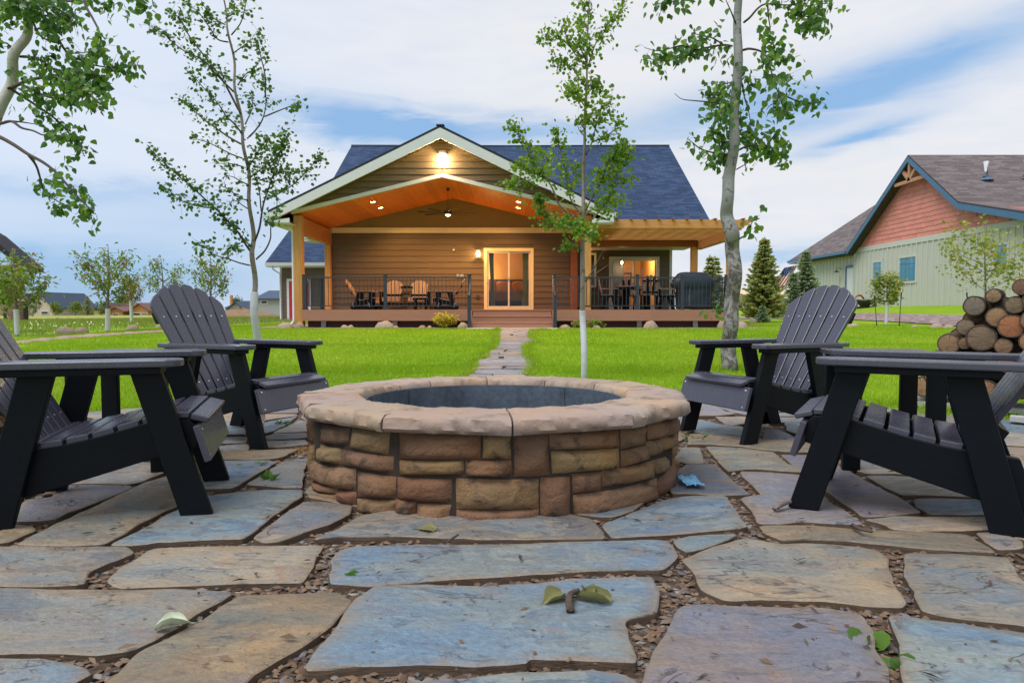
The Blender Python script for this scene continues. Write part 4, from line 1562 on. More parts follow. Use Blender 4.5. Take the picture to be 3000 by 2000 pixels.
def roof_plane(parent, name, el, er, rr_, rl, m, thick=0.10, edge=None):
    """sloped slab; el, er eave corners, rr_, rl ridge corners; shingle u-v in metres on the top"""
    el, er, rr_, rl = map(Vector, (el, er, rr_, rl))
    nrm = (er - el).cross(rl - el).normalized()
    if nrm.z < 0:
        nrm = -nrm
    t = [el, er, rr_, rl]
    bt = [p - nrm * thick for p in t]
    mb = MB()
    mb.add(t, [(0, 1, 2, 3)], 0)
    mb.add(t + bt, [(4, 7, 6, 5), (0, 4, 5, 1), (1, 5, 6, 2), (2, 6, 7, 3), (3, 7, 4, 0)], 1)
    me = mb.mesh(name, [m, edge or M['roof_edge']])
    uv = me.uv_layers.new(name='UVMap')
    ex = (er - el).normalized()
    ey = nrm.cross(ex).normalized()
    for li, vi in zip(range(4), (0, 1, 2, 3)):
        d = t[vi] - el
        uv.data[li].uv = (d.dot(ex), d.dot(ey))
    o = link(name, me, parent)
    fix_normals(me)
    return o


M['roof_edge'] = mat('roof_edge', (0.016, 0.018, 0.026), 0.6, 0.3)
ZD = 0.735
GH = 0.205
YF, YB, YR = 19.95, 23.7, 27.5
XC = -2.02

house = thing('house', 'brown lap-sided house with a lit gabled porch and slate-blue roof', 'house', (0, 22, GH), world=True)

# --- main roof (eave over the porch line, ridge behind)
EY, EZ, RY, RZ = 23.2, 3.36, 30.35, 7.90
XL, XR = -7.05, 6.90
_ym = 23.86
_zm = EZ + (RZ - EZ) * (_ym - EY) / (RY - EY)
roof = roof_plane(house, 'main_roof', (XL, _ym, _zm), (XR, _ym, _zm), (XR, RY, RZ), (XL, RY, RZ), M['roof'])
roof_plane(house, 'main_roof', (XL, EY, EZ), (-6.46, EY, EZ), (-6.46, _ym, _zm), (XL, _ym, _zm), M['roof'])
roof_plane(house, 'main_roof', (2.4, EY, EZ), (XR, EY, EZ), (XR, _ym, _zm), (2.4, _ym, _zm), M['roof'])
roof_plane(house, 'rear_roof', (XR, 2 * RY - EY, EZ), (XL, 2 * RY - EY, EZ), (XL, RY, RZ), (XR, RY, RZ), M['roof'])
MB().tube([(XL, RY, RZ - .01), (XR, RY, RZ - .01)], 0.07, 6).build('ridge_cap', M['roof_edge'], roof)
for a, b in ((XL, -6.46), (2.4, XR)):
    MB().box(a, b, EY - 0.03, EY - 0.002, EZ - 0.24, EZ - 0.07).build('eave_fascia', M['white_trim'], house)
for x in (XL, XR):
    s_ = 1 if x > 0 else -1
    mb = MB()
    d = Vector((0, RY - EY, RZ - EZ)).normalized()
    up = Vector((0, -d.z, d.y))
    a = Vector((x + s_ * .016, EY, EZ)) - up * 0.17
    b = Vector((x + s_ * .016, RY, RZ)) - up * 0.17
    mb.beam(a, b, 0.03, 0.20, up)
    mb.build('rake_board', M['white_trim'], house)

# --- walls of the body (the parts towards the camera are boarded below)
body = MB()
body.box(-6.42, -4.62, YB + 0.002, YB + 0.18, GH - 0.3, 3.36)        # left of the bedroom
body.box(1.62, 2.24, YB + 0.002, YB + 0.18, GH - 0.3, 3.36)
DX0, DX1, DZ0, DZ1 = PY(1418, 800, YB).x, PY(1563, 800, YB).x, ZD + 0.005, PY(1490, 727, YB).z
body.box(-4.62, DX0 + .06, YB + 0.002, YB + 0.18, GH - 0.3, 3.36)
body.box(DX1 - .06, 1.62, YB + 0.002, YB + 0.18, GH - 0.3, 3.36)
body.box(DX0 + .06, DX1 - .06, YB + 0.002, YB + 0.18, DZ1 - .06, 3.36)
body.box(DX0 + .06, DX1 - .06, YB + 0.002, YB + 0.18, GH - 0.3, DZ0 + .02)
wall = body.build('porch_wall', M['siding'], house)
siding(wall, YB, -6.30, 2.16, ZD, 3.40, [(DX0, DX1, DZ0 - .1, DZ1)])
# recessed wall on the right
EX0, EX1, EZ1 = PY(1784, 800, YR).x, PY(1931, 800, YR).x, PY(1860, 752, YR).z
WX0, WX1, WZ0, WZ1 = 2.72, 3.30, 1.70, 2.92
body = MB()
body.box(2.24, WX0, YR + .002, YR + .18, GH - .3, 3.4)
body.box(WX1, EX0 + .06, YR + .002, YR + .18, GH - .3, 3.4)
body.box(WX0, WX1, YR + .002, YR + .18, GH - .3, WZ0)
body.box(WX0, WX1, YR + .002, YR + .18, WZ1, 3.4)
body.box(EX1 - .06, 6.40, YR + .002, YR + .18, GH - .3, 3.4)
body.box(EX0 + .06, EX1 - .06, YR + .002, YR + .18, EZ1 - .06, 3.4)
body.box(EX0 + .06, EX1 - .06, YR + .002, YR + .18, GH - .3, ZD + .02)
wall2 = body.build('recessed_wall', M['siding'], house)
siding(wall2, YR, 2.30, 6.30, ZD, 3.20, [(EX0, EX1, ZD - .1, EZ1), (WX0 - .08, WX1 + .08, WZ0 - .08, WZ1 + .08)], 0.19)
# side and rear walls
mb = MB()
mb.box(2.24, 2.40, YB + .181, YR + .001, GH - .3, 3.36)
mb.box(6.24, 6.40, YR + .181, 37.2, GH - .3, 3.36)
mb.box(-6.42, -6.26, YB + .181, 37.2, GH - .3, 3.36)
mb.box(-6.42, 6.40, 37.2, 37.36, GH - .3, 3.36)
for x in (-6.42, 6.24):
    mb.prism([(x, YB + .4, 3.361), (x, 37.0, 3.361), (x, RY, RZ - 0.25)], (0.16, 0, 0))
mb.build('outer_wall', M['siding'], house)
mb = MB()
mb.box(-6.36, -6.27, YB - .045, YB + .05, ZD, 3.36)
mb.box(2.165, 2.255, YB - .045, YB + .05, ZD, 3.36)
mb.build('corner_board', M['white_trim'], house)
MB().box(6.31, 6.415, YR - .04, YR + .06, ZD, 3.2).build('corner_board', M['white_trim'], house)
MB().box(2.3, 6.42, YR - .03, YR + .0, 3.20, 3.34).build('frieze_board', M['white_trim'], house)
MB().box(XL + .02, -6.45, EY - .02, EY + .6, 3.04, EZ - .245).build('eave_return', M['white_trim'], house)
MB().box(2.27, XR - .02, EY + .01, YR, 3.105, 3.13).build('soffit', M['white_trim'], house)
MB().box(2.28, 6.32, EY + .20, EY + .40, 2.88, 3.10).build('porch_beam', M['wood_red'], house)
MB().box(6.13, 6.34, EY + .19, EY + .41, ZD, 2.878).build('corner_post', M['wood_post'], house, bevel=.008)

# --- porch gable roof
HW = 4.90
GY = 19.45
gp = PY(1296, 366, GY)
ge = PY(797, 617, GY)
GPZ, GEZ = gp.z, ge.z
gs = (GPZ - GEZ) / HW
gl_ = roof_plane(house, 'porch_roof', (XC - HW, GY, GEZ), (XC - HW, 27.4, GEZ), (XC, 27.4, GPZ), (XC, GY, GPZ), M['roof'], 0.07)
gr_ = roof_plane(house, 'porch_roof', (XC + HW, 27.4, GEZ), (XC + HW, GY, GEZ), (XC, GY, GPZ), (XC, 27.4, GPZ), M['roof'], 0.07)
MB().beam((XC, GY - .01, GPZ), (XC, 27.3, GPZ), 0.22, 0.035).build('ridge_cap', M['roof_edge'], gl_)
dl = Vector((HW, 0, GPZ - GEZ)).normalized()
for s_ in (-1, 1):
    d = Vector((s_ * dl.x, 0, -dl.z))
    up = Vector((s_ * dl.z, 0, dl.x))
    a = Vector((XC, 0, GPZ)) - up * 0.072
    L = HW / dl.x
    # rake fascia: a long white board cut plumb at the peak
    fas = 0.26
    pts = [Vector((XC, GY - .02, GPZ - .08)), Vector((XC + s_ * HW, GY - .02, GEZ - .08)), Vector((XC + s_ * HW, GY - .02, GEZ - .08 - fas * .95)), Vector((XC, GY - .02, GPZ - .08 - fas * 1.12))]
    o = MB().prism(pts, (0, 0.045, 0)).build('rake_fascia', M['white_trim'], house)
    fix_normals(o.data)
    # soffit under the overhang
    pts = [Vector((XC, GY + .026, GPZ - .20)), Vector((XC + s_ * HW, GY + .026, GEZ - .20)), Vector((XC + s_ * HW, GY + .026, GEZ - .225)), Vector((XC, GY + .026, GPZ - .225))]
    o = MB().prism(pts, (0, YF - GY - .05, 0)).build('soffit', M['cream_trim'], house)
    fix_normals(o.data)
    # boxed eave
    xe = XC + s_ * HW
    MB().box(min(xe, xe - s_ * .62), max(xe, xe - s_ * .62), GY + .03, 23.4, GEZ - .36, GEZ - .335).build('eave_soffit', M['white_trim'], house)
    MB().box(min(xe - s_ * .03, xe), max(xe - s_ * .03, xe), GY + .03, 23.4, GEZ - .335, GEZ - .075).build('eave_fascia', M['white_trim'], house)
    MB().prism([(xe, GY - .02, GEZ - .05), (xe + s_ * .11, GY - .02, GEZ - .05), (xe + s_ * .09, GY - .02, GEZ - .17), (xe, GY - .02, GEZ - .17)], (0, 23.3 - GY, 0)).build('gutter', M['white_trim'], house)
    # triangular return that closes the box at the front
    pts = [(xe, GY + .0, GEZ - .33), (xe - s_ * .62, GY, GEZ - .335), (xe - s_ * .62, GY, GEZ - .30 + gs * .2), (xe, GY, GEZ - .30)]
    o = MB().prism(pts, (0, .04, 0)).build('eave_return', M['white_trim'], house)
    fix_normals(o.data)

# ceiling vault
AH = 4.37
AZP, AZE = PY(1299, 520, YF).z, PY(861, 628, YF).z
asl = (AZP - AZE) / AH
AZ = lambda x: AZP - asl * abs(x - XC)
OZ = lambda x: GPZ - .30 - gs * abs(x - XC)
inv_o = lambda z: (GPZ - .30 - z) / gs            # half width of the roof line at height z
inv_a = lambda z: (AZP + .10 - z) / asl           # half width of the arch at height z

gw = MB()
pts = [(XC - 4.5, YF, AZ(XC - 4.5) + .05), (XC, YF, AZP + .05), (XC + 4.5, YF, AZ(XC + 4.5) + .05), (XC + 4.5, YF, OZ(XC + 4.5) + .12), (XC, YF, GPZ - .18), (XC - 4.5, YF, OZ(XC - 4.5) + .12)]
for tri in ((0, 1, 4, 5), (1, 2, 3, 4)):
    gw.prism([pts[i] for i in tri], (0, 0.12, 0))
gable = gw.build('gable_wall', M['siding'], house)
fix_normals(gable.data)
z = AZE + .05
while z < GPZ - .35:
    zt = z + 0.182
    ob, ot = inv_o(z), max(0.02, inv_o(zt))
    ab, at_ = inv_a(z), inv_a(zt)
    if ob <= 0.03:
        break
    if ab <= 0:
        clap(gable, 'siding_board', YF, z, zt, XC - ob, XC + ob, XC - ot, XC + ot, M['siding'])
    else:
        at2 = max(0.001, at_)
        if ob > ab:
            clap(gable, 'siding_board', YF, z, zt, XC - ob, XC - ab, XC - max(ot, at2), XC - at2, M['siding'])
            clap(gable, 'siding_board', YF, z, zt, XC + ab, XC + ob, XC + at2, XC + max(ot, at2), M['siding'])
    z += 0.182
for s_ in (-1, 1):
    pts = [(XC, YF - .06, AZP + .11), (XC + s_ * AH, YF - .06, AZ(XC + AH) + .11), (XC + s_ * AH, YF - .06, AZ(XC + AH) - .0), (XC, YF - .06, AZP)]
    o = MB().prism(pts, (0, 0.09, 0)).build('arch_trim', M['white_trim'], house)
    fix_normals(o.data)
    # porch side beam
    xb = XC + s_ * (AH - .10)
    MB().box(xb - .085, xb + .085, YF + .13, YB - .05, AZE - .53, AZE - .02).build('side_beam', M['wood_beam_y'], house, bevel=.008)
    n = 23
    pw = (AH - .02) / n
    for i in range(n):
        xa, xb2 = XC + s_ * (i * pw + .0025), XC + s_ * ((i + 1) * pw - .0025)
        mb = MB()
        ya, yb2 = YF + .035, YB - .003
        za, zb = AZ(xa), AZ(xb2)
        vsq = [(xa, ya, za), (xb2, ya, zb), (xb2, yb2, zb), (xa, yb2, za), (xa, ya, za + .02), (xb2, ya, zb + .02), (xb2, yb2, zb + .02), (xa, yb2, za + .02)]
        mb.add(vsq, [(0, 1, 2, 3), (4, 7, 6, 5), (0, 4, 5, 1), (1, 5, 6, 2), (2, 6, 7, 3), (3, 7, 4, 0)])
        if i == 0 and s_ == -1:
            vault = MB().add([(XC - AH, YF + .03, AZE + .03), (XC, YF + .03, AZP + .03), (XC, YB, AZP + .03), (XC - AH, YB, AZE + .03), (XC + AH, YF + .03, AZE + .03), (XC + AH, YB, AZE + .03)],
                             [(0, 1, 2, 3), (1, 4, 5, 2)]).build('porch_ceiling', M['ceiling'], house)
        pb_ = mb.build('ceiling_board', M['ceiling'], vault)
        fix_normals(pb_.data)
# painted infill over the back wall, with the cream band under it
o = MB().prism([(XC - AH, YB - .001, 3.36), (XC + AH, YB - .001, 3.36), (XC + AH, YB - .001, AZE), (XC, YB - .001, AZP), (XC - AH, YB - .001, AZE)], (0, .1, 0)).build('gable_infill', M['gable_paint'], house)
fix_normals(o.data)
MB().box(XC - AH + .08, XC + AH - .10, YB - .05, YB - .002, 3.37, 3.55).build('band_board', M['cream_trim'], house)

# posts: two in front on the ground, two against the wall
for u0, u1 in ((861, 885), (1709, 1732)):
    xa, xb = PY(u0, 800, 19.99).x, PY(u1, 800, 19.99).x
    MB().box(xa, xb, 19.99, 20.0 + (xb - xa), GH - .12, AZE - .02).build('porch_post', M['wood_post'], house, bevel=.01)
for xa in (-6.26, 2.02 - .22):
    pass
MB().box(PY(957, 800, YB).x, PY(973, 800, YB).x, YB - .24, YB - .05, ZD, AZE - .53).build('porch_post', M['wood_post'], house, bevel=.01)
MB().box(PY(1671, 800, YB).x, PY(1690, 800, YB).x, YB - .26, YB - .05, ZD, AZE - .53).build('porch_post', M['wood_red'], house, bevel=.01)

# downspout beside the left post
xd = PY(858, 800, 20.0).x
MB().tube([(XC - HW - .04, 19.75, GEZ - .17), (XC - HW - .02, 19.75, GEZ - .26), (xd - .12, 19.9, GEZ - .42), (xd, 20.02, GEZ - .52), (xd, 20.05, GEZ - .8), (xd, 20.05, GH + .22), (xd - .06, 19.98, GH + .1), (xd - .25, 19.75, GH + .05)], 0.042, 8).build('downspout', M['white_trim'], house, smooth=True)


# --- sliding doors
def slider(parent, x0, x1, z0, z1, Y, trim_m, side=1):
    fr = MB()
    w = 0.105
    for a, b, c, d in ((x0, x0 + w, z0, z1), (x1 - w, x1, z0, z1), (x0 + w, x1 - w, z1 - w, z1), (x0 + w, x1 - w, z0, z0 + .06)):
        fr.box(a, b, Y - .05, Y + .03, c, d)
    t = fr.build('sliding_door', trim_m, parent)
    a0, a1, b0, b1 = x0 + w, x1 - w, z0 + .06, z1 - w
    xm = (a0 + a1) / 2
    s2 = .058
    for k, (p, q_) in enumerate(((a0, xm + .03), (xm - .03, a1))):
        yy_ = Y + (.0 if k == 0 else .045)
        mb = MB()
        mb.box(p + .004, p + s2, yy_, yy_ + .035, b0 + .003, b1 - .003)
        mb.box(q_ - s2, q_ - .004, yy_, yy_ + .035, b0 + .003, b1 - .003)
        mb.box(p + s2, q_ - s2, yy_, yy_ + .035, b1 - s2, b1 - .003)
        mb.box(p + s2, q_ - s2, yy_, yy_ + .035, b0 + .003, b0 + s2)
        mb.build('door_sash', M['white_trim'], t)
        MB().box(p + s2 - .005, q_ - s2 + .005, yy_ + .014, yy_ + .020, b0 + s2 - .005, b1 - s2 + .005).build('glass', M['glass'], t)
    MB().tube([(a0 + .03, Y - .01, b0 + .85), (a0 + .035, Y - .05, b0 + .88), (a0 + .035, Y - .05, b0 + 1.05), (a0 + .03, Y - .01, b0 + 1.08)], .011, 6).build('handle', M['white_trim'], t)
    MB().box(xm - .012, xm + .012, Y - .02, Y + .0, b0 + .92, b0 + 1.02).build('latch', M['black_metal'], t)
    return t


slider(house, DX0, DX1, DZ0, DZ1, YB - .0, M['cream_trim'])
slider(house, EX0, EX1, ZD + .005, EZ1, YR - .0, M['white_trim'])
mb = MB()
for a, b, c, d in ((WX0 - .08, WX0, WZ0 - .08, WZ1 + .08), (WX1, WX1 + .08, WZ0 - .08, WZ1 + .08), (WX0, WX1, WZ1, WZ1 + .08), (WX0, WX1, WZ0 - .08, WZ0)):
    mb.box(a, b, YR - .045, YR + .05, c, d)
win = mb.build('window', M['white_trim'], house)
MB().box(WX0, WX1, YR + .02, YR + .026, WZ0, WZ1).build('pane', M['glass'], win)

# --- rooms behind the glass
M['room_wall'] = mat('warm_room_wall', (0.56, 0.33, 0.13), 0.8, 0.2, var=.05)
M['room_floor'] = mat('room_floor', (0.14, 0.085, 0.05), 0.5, 0.4)
M['bed_dark'] = mat('dark_upholstery', (0.05, 0.045, 0.05), 0.7, 0.3)
M['bedding'] = mat('brown_bedding', (0.36, 0.27, 0.20), 0.8, 0.2, var=.3, scale=3, stretch=(.5, 1, 14))
M['pillow'] = mat('gold_pillow', (0.42, 0.25, 0.12), 0.8, 0.2, var=.15)
M['curtain'] = mat('sage_curtain', (0.26, 0.30, 0.23), 0.8, 0.2, var=.12)


def room(name, x0, x1, y0, y1, z0, z1):
    t = MB()
    t.box(x0, x0 + .05, y0, y1, z0, z1).box(x1 - .05, x1, y0, y1, z0, z1).box(x0 + .05, x1 - .05, y1 - .05, y1, z0, z1)
    t.box(x0, x1, y0, y1, z1, z1 + .05)
    r = t.build(name, M['room_wall'], house)
    MB().box(x0, x1, y0, y1, z0 - .06, z0 - .001).build('room_floor', M['room_floor'], r)
    return r


room('bedroom', -4.6, 1.6, YB + .185, 28.6, ZD + .02, 3.25)
room('dining_room', 2.42, 6.22, YR + .185, 33.0, ZD + .02, 3.3)
MB().box(2.46, 4.70, YR + 1.3, YR + 1.36, ZD + .02, 3.29).build('partition', M['bed_dark'], house)
mb = MB()
mb.box(2.0, 2.05, 28, 28.1, 1, 1.1)


def cushion(mb, c, sx, sy, sz):
    rings_ = []
    for k in range(9):
        ph = -math.pi / 2 + math.pi * k / 8
        rr2, zz = max(0.001, math.cos(ph)) ** 0.45, math.sin(ph)
        rings_.append([Vector((c[0] + sx * rr2 * (abs(math.cos(a)) ** .55) * (1 if math.cos(a) > 0 else -1), c[1] + sy * zz, c[2] + sz * rr2 * (abs(math.sin(a)) ** .55) * (1 if math.sin(a) > 0 else -1))) for a in [TAU * j / 16 for j in range(16)]])
    mb.rings(rings_)
    return mb


bed = thing('bed', 'made bed with gold pillows and a dark headboard behind the sliding glass door', 'bed', (-.45, 27, ZD), world=True)
MB().box(-2.0, .9, 28.42, 28.53, ZD + .02, ZD + 1.25).build('headboard', M['bed_dark'], bed, bevel=.03)
mb = MB()
mb.box(-1.55, .65, 26.0, 28.4, ZD + .30, ZD + .72)
mb.build('mattress', M['bedding'], bed, bevel=.08, seg=4)
MB().box(-1.5, .6, 26.05, 28.38, ZD + .02, ZD + .30).build('bed_base', M['bed_dark'], bed)
for x in (-1.0, -.35, .3):
    cushion(MB(), (x, 28.15, ZD + .92), .34, .12, .24).build('pillow', M['pillow'], bed, smooth=True)
for xa, xb, nm in ((DX0 + .16, DX0 + .33, 'left'), (DX1 - .38, DX1 - .16, 'right')):
    mb = MB()
    rings_ = []
    for k in range(13):
        zz = ZD + .03 + (DZ1 - ZD - .1) * k / 12
        tie = 1 - .25 * math.sin(math.pi * k / 12)
        row = []
        for j in range(25):
            s_ = j / 24
            row.append(Vector((xa + (xb - xa) * (0.5 + (s_ - .5) * tie) + (.06 if nm == 'left' else -.02) * (1 - k / 12), YB + .26 + .035 * math.sin(s_ * 38), zz)))
        rings_.append(row)
    mb.rings(rings_, False, False, False)
    o = mb.build('curtain', M['curtain'], None, smooth=True)
    props(o, 'sage green curtain hanging inside the sliding door, on the %s' % ('handle side of the bed' if nm == 'left' else 'side away from the porch lantern'), 'curtain', 'curtains of the sliding door')
    sm = o.modifiers.new('thick', 'SOLIDIFY'); sm.thickness = .006
tl = thing('table_lamp', 'small shaded lamp glowing beside the bed inside the sliding door', 'lamp', (-1.78, 28.2, ZD + .6), world=True)
MB().tube([(-1.78, 28.2, ZD + .02), (-1.78, 28.2, ZD + .60)], .2, 12).build('nightstand', M['bed_dark'], tl)
MB().tube([(-1.78, 28.2, ZD + .60), (-1.78, 28.2, ZD + .63), (-1.78, 28.2, ZD + .68), (-1.78, 28.2, ZD + .95)], [.09, .09, .02, .02], 10).build('lamp_stem', M['bed_dark'], tl, smooth=True)
MB().tube([(-1.78, 28.2, ZD + .93), (-1.78, 28.2, ZD + 1.18)], [.16, .11], 14, caps=False).build('lamp_shade', M['lamp_pane'], tl, smooth=True)
lamp('lamp_light', tl, (-1.78, 28.15, ZD + 1.25), 260, radius=.08)
# dining room: pendant and a picture
pl_ = thing('pendant_lantern', 'open frame pendant lantern glowing inside the dining room sliding door', 'lamp', (4.55, YR + .9, 2.8), world=True)
MB().tube([(4.55, YR + .9, 3.28), (4.55, YR + .9, 2.86)], .008, 6).build('cord', M['black_metal'], pl_)
mb = MB()
for a in range(4):
    an = TAU * a / 4 + .4
    p = Vector((4.55 + .10 * math.cos(an), YR + .9 + .10 * math.sin(an), 0))
    mb.tube([(4.55, YR + .9, 2.88), (p.x, p.y, 2.78), (p.x, p.y, 2.55), (4.55, YR + .9, 2.50)], .009, 5)
mb.build('cage', M['black_metal'], pl_)
MB().tube([(4.55, YR + .9, 2.74), (4.55, YR + .9, 2.70), (4.55, YR + .9, 2.64), (4.55, YR + .9, 2.60)], [.02, .045, .045, .01], 10).build('bulb', M['bulb'], pl_, smooth=True)
lamp('pendant_light', pl_, (4.55, YR + .9, 2.42), 22, radius=.05)
lamp('room_light', house, (5.5, YR + 2.6, 2.9), 110, radius=.15)
pic = thing('picture', 'dark framed picture on the dining room wall seen through the dining room sliding door', 'picture', (5.45, 32.93, 2.1), world=True)
MB().box(5.05, 5.75, 32.90, 32.945, 1.6, 2.5).build('frame', M['bed_dark'], pic)
MB().box(5.13, 5.67, 32.885, 32.899, 1.68, 2.42).build('canvas', M['pillow'], pic)

# --- fixtures on the porch
gl2 = thing('gable_light', 'bright dome floodlight glowing under the gable peak', 'lamp', (XC, YF - .05, 5.2), world=True)
gp2 = PY(1296, 452, YF - .14)
MB().tube([(gp2.x, YF - .026, gp2.z - .06), (gp2.x, YF - .10, gp2.z - .06)], [.06, .05], 12).build('mount', M['white_trim'], gl2, smooth=True)
MB().tube([(gp2.x, gp2.y, gp2.z + .10), (gp2.x, gp2.y, gp2.z + .085), (gp2.x, gp2.y, gp2.z + .02), (gp2.x, gp2.y, gp2.z - .01)], [.02, .10, .14, .13], 16, caps=False).build('shade', M['white_trim'], gl2, smooth=True)
MB().tube([(gp2.x, gp2.y, gp2.z + .03), (gp2.x, gp2.y, gp2.z), (gp2.x, gp2.y, gp2.z - .05), (gp2.x, gp2.y, gp2.z - .085)], [.05, .105, .10, .03], 14).build('bulb', M['bulb_hot'], gl2, smooth=True)
lamp('gable_light_source', gl2, (gp2.x, gp2.y - .06, gp2.z - .16), 75, (1, .70, .30), .05)


def lantern(label, x, Y, zc, watts):
    t = thing('wall_lantern', label, 'lamp', (x, Y, zc), group='porch wall lanterns', world=True)
    MB().box(x - .05, x + .05, Y - .03, Y - .0, zc - .10, zc + .14).build('backplate', M['grey_metal'], t)
    mb = MB()
    for sx in (-1, 1):
        for sy in (-1, 1):
            mb.box(x + sx * .062 - .006, x + sx * .062 + .006, Y - .13 + sy * .055 - .006, Y - .13 + sy * .055 + .006, zc - .10, zc + .10)
    mb.box(x - .075, x + .075, Y - .20, Y - .06, zc + .10, zc + .118)
    mb.box(x - .07, x + .07, Y - .195, Y - .065, zc - .115, zc - .10)
    mb.prism([(x - .06, Y - .19, zc + .118), (x + .06, Y - .19, zc + .118), (x + .06, Y - .07, zc + .118), (x - .06, Y - .07, zc + .118)], (0, 0, .03))
    mb.build('cage', M['grey_metal'], t)
    MB().tube([(x, Y - .13, zc - .07), (x, Y - .13, zc - .02), (x, Y - .13, zc + .04), (x, Y - .13, zc + .07)], [.02, .035, .035, .012], 10).build('bulb', M['bulb'], t, smooth=True)
    lamp('lantern_light', t, (x, Y - .23, zc - .01), watts, (1, .58, .17), .05)
    return t


p = PY(1401, 744, YB - .1)
lantern('small square glass lantern glowing on the siding beside the bedroom sliding door', p.x, YB - .022, p.z, 17)
p = PY(1696, 768, YR - .1)
lantern('small square glass lantern glowing between the window and the red porch post', 2.50, YR - .022, p.z, 17)

fan = thing('ceiling_fan', 'dark ceiling fan with a small light hanging from the vaulted porch ceiling', 'fan', (XC, 21.7, AZP), world=True)
FY, FZ = 21.7, PY(1314, 622, 21.7).z
MB().tube([(XC, FY, AZP - .005), (XC, FY, AZP - .07), (XC, FY, AZP - .075)], [.085, .07, .02], 12).build('canopy', M['bed_dark'], fan)
MB().tube([(XC, FY, AZP - .06), (XC, FY, FZ + .05)], .014, 8).build('rod', M['bed_dark'], fan)
MB().tube([(XC, FY, FZ + .07), (XC, FY, FZ + .04), (XC, FY, FZ - .05), (XC, FY, FZ - .08)], [.03, .12, .13, .09], 16).build('motor', M['bed_dark'], fan, smooth=True)
for k in range(8):
    a = TAU * k / 8 + .2
    d = Vector((math.cos(a), math.sin(a), 0))
    n_ = Vector((-d.y, d.x, .22)).normalized()
    c0, c1 = Vector((XC, FY, FZ - .01)) + d * .12, Vector((XC, FY, FZ - .01)) + d * .95
    q_ = [c0 - n_ * .03, c0 + n_ * .03, c1 + n_ * .062, c1 - n_ * .062]
    MB().prism(q_, d.cross(n_) * .008).build('blade', M['bed_dark'], fan)
MB().tube([(XC, FY, FZ - .082), (XC, FY, FZ - .10), (XC, FY, FZ - .12)], [.085, .08, .03], 16).build('light_disc', M['bulb'], fan, smooth=True)
lamp('fan_light', fan, (XC, FY, FZ - .14), 280, (1, .50, .12), .08, spot=168)
for sx in (-1, 1):
    for Yl in (21.0, 22.2):
        x = XC + sx * 2.22
        zc = AZ(x)
        tl2 = thing('recessed_light', 'round recessed downlight glowing in the wooden porch ceiling', 'lamp', (x, Yl, zc), group='recessed lights in the porch ceiling', world=True)
        nrm = Vector((-sx * asl, 0, -1)).normalized()
        c = Vector((x, Yl, zc - .003))
        MB().tube([c, c + nrm * .006], [.095, .09], 18).build('trim_ring', M['white_trim'], tl2)
        MB().tube([c + nrm * .0062, c + nrm * .0085], [.070, .066], 18).build('lens', M['bulb'], tl2)
        lamp('downlight', tl2, c + nrm * .06, 110, (1, .50, .12), .06, spot=150).rotation_euler = nrm.to_track_quat('-Z', 'Y').to_euler()

for u, v, w, h, lab in ((1341, 809, .09, .13, 'outlet cover with a single flap'), (1353, 809, .14, .13, 'outlet cover with a double flap'), (1400, 870, .10, .13, 'dark outlet cover low on the siding')):
    p = PY(u, v, YB - .03)
    props(MB().box(p.x - w / 2, p.x + w / 2, YB - .065, YB - .022, p.z - h / 2, p.z + h / 2).build('outlet_cover', M['grey_metal'] if 'dark' not in lab else M['bed_dark'], bevel=.008), 'small %s beside the bedroom sliding door' % lab, 'outlet')
p = PY(1330, 731, YB - .05)
sc_ = thing('security_camera', 'small white security camera on the siding beside the porch lantern', 'camera', (p.x, YB, p.z), world=True)
MB().tube([(p.x, YB - .022, p.z + .02), (p.x, YB - .05, p.z + .02)], [.045, .04], 12).build('mount', M['white_trim'], sc_, smooth=True)
MB().tube([(p.x, YB - .05, p.z + .02), (p.x, YB - .16, p.z - .03)], [.035, .038], 12).build('barrel', M['white_trim'], sc_, smooth=True)
p = PY(1767, 755, YR - .05)
sc_ = thing('security_camera', 'small white security camera on the siding between the small window and dining room door', 'camera', (p.x, YR, p.z), world=True)
MB().tube([(p.x, YR - .022, p.z + .02), (p.x, YR - .05, p.z + .02)], [.045, .04], 12).build('mount', M['white_trim'], sc_, smooth=True)
MB().tube([(p.x, YR - .05, p.z + .02), (p.x, YR - .16, p.z - .03)], [.035, .038], 12).build('barrel', M['white_trim'], sc_, smooth=True)

# ------------------------------------------------------------------ deck
DXL, DXR = PY(890, 905, 20).x, PY(2140, 905, 20).x
deck = thing('deck', 'raised brown composite deck with three-riser steps across the front of the house', 'deck', (0, 21.5, GH), world=True)
n = 27
for i in range(n):
    y0 = 19.9 + i * 0.14
    MB().box(DXL, DXR, y0 + .002, y0 + .136, ZD - .026, ZD).build('deck_board', M['deck'], deck)
for i in range(27):
    y0 = 19.9 + (27 + i) * 0.14
    if y0 + .136 > YR - .02:
        break
    MB().box(2.30, DXR, y0 + .002, y0 + .136, ZD - .026, ZD).build('deck_board', M['deck'], deck)
SX0, SX1 = PY(1384, 950, 19.6).x, PY(1617, 950, 19.6).x
xs = [DXL, -2.65, SX0 - .02]
for a, b in zip(xs, xs[1:]):
    MB().box(a + .001, b - .001, 19.86, 19.899, ZD - .32, ZD - .004).build('fascia_board', M['deck'], deck)
xs = [SX1 + .02, 4.05, DXR]
for a, b in zip(xs, xs[1:]):
    MB().box(a + .001, b - .001, 19.86, 19.899, ZD - .32, ZD - .004).build('fascia_board', M['deck'], deck)
MB().box(DXR - .04, DXR, 19.90, YR, ZD - .32, ZD - .028).build('fascia_board', M['deck'], deck)
MB().box(DXL, DXL + .04, 19.90, YB, ZD - .32, ZD - .028).build('fascia_board', M['deck'], deck)
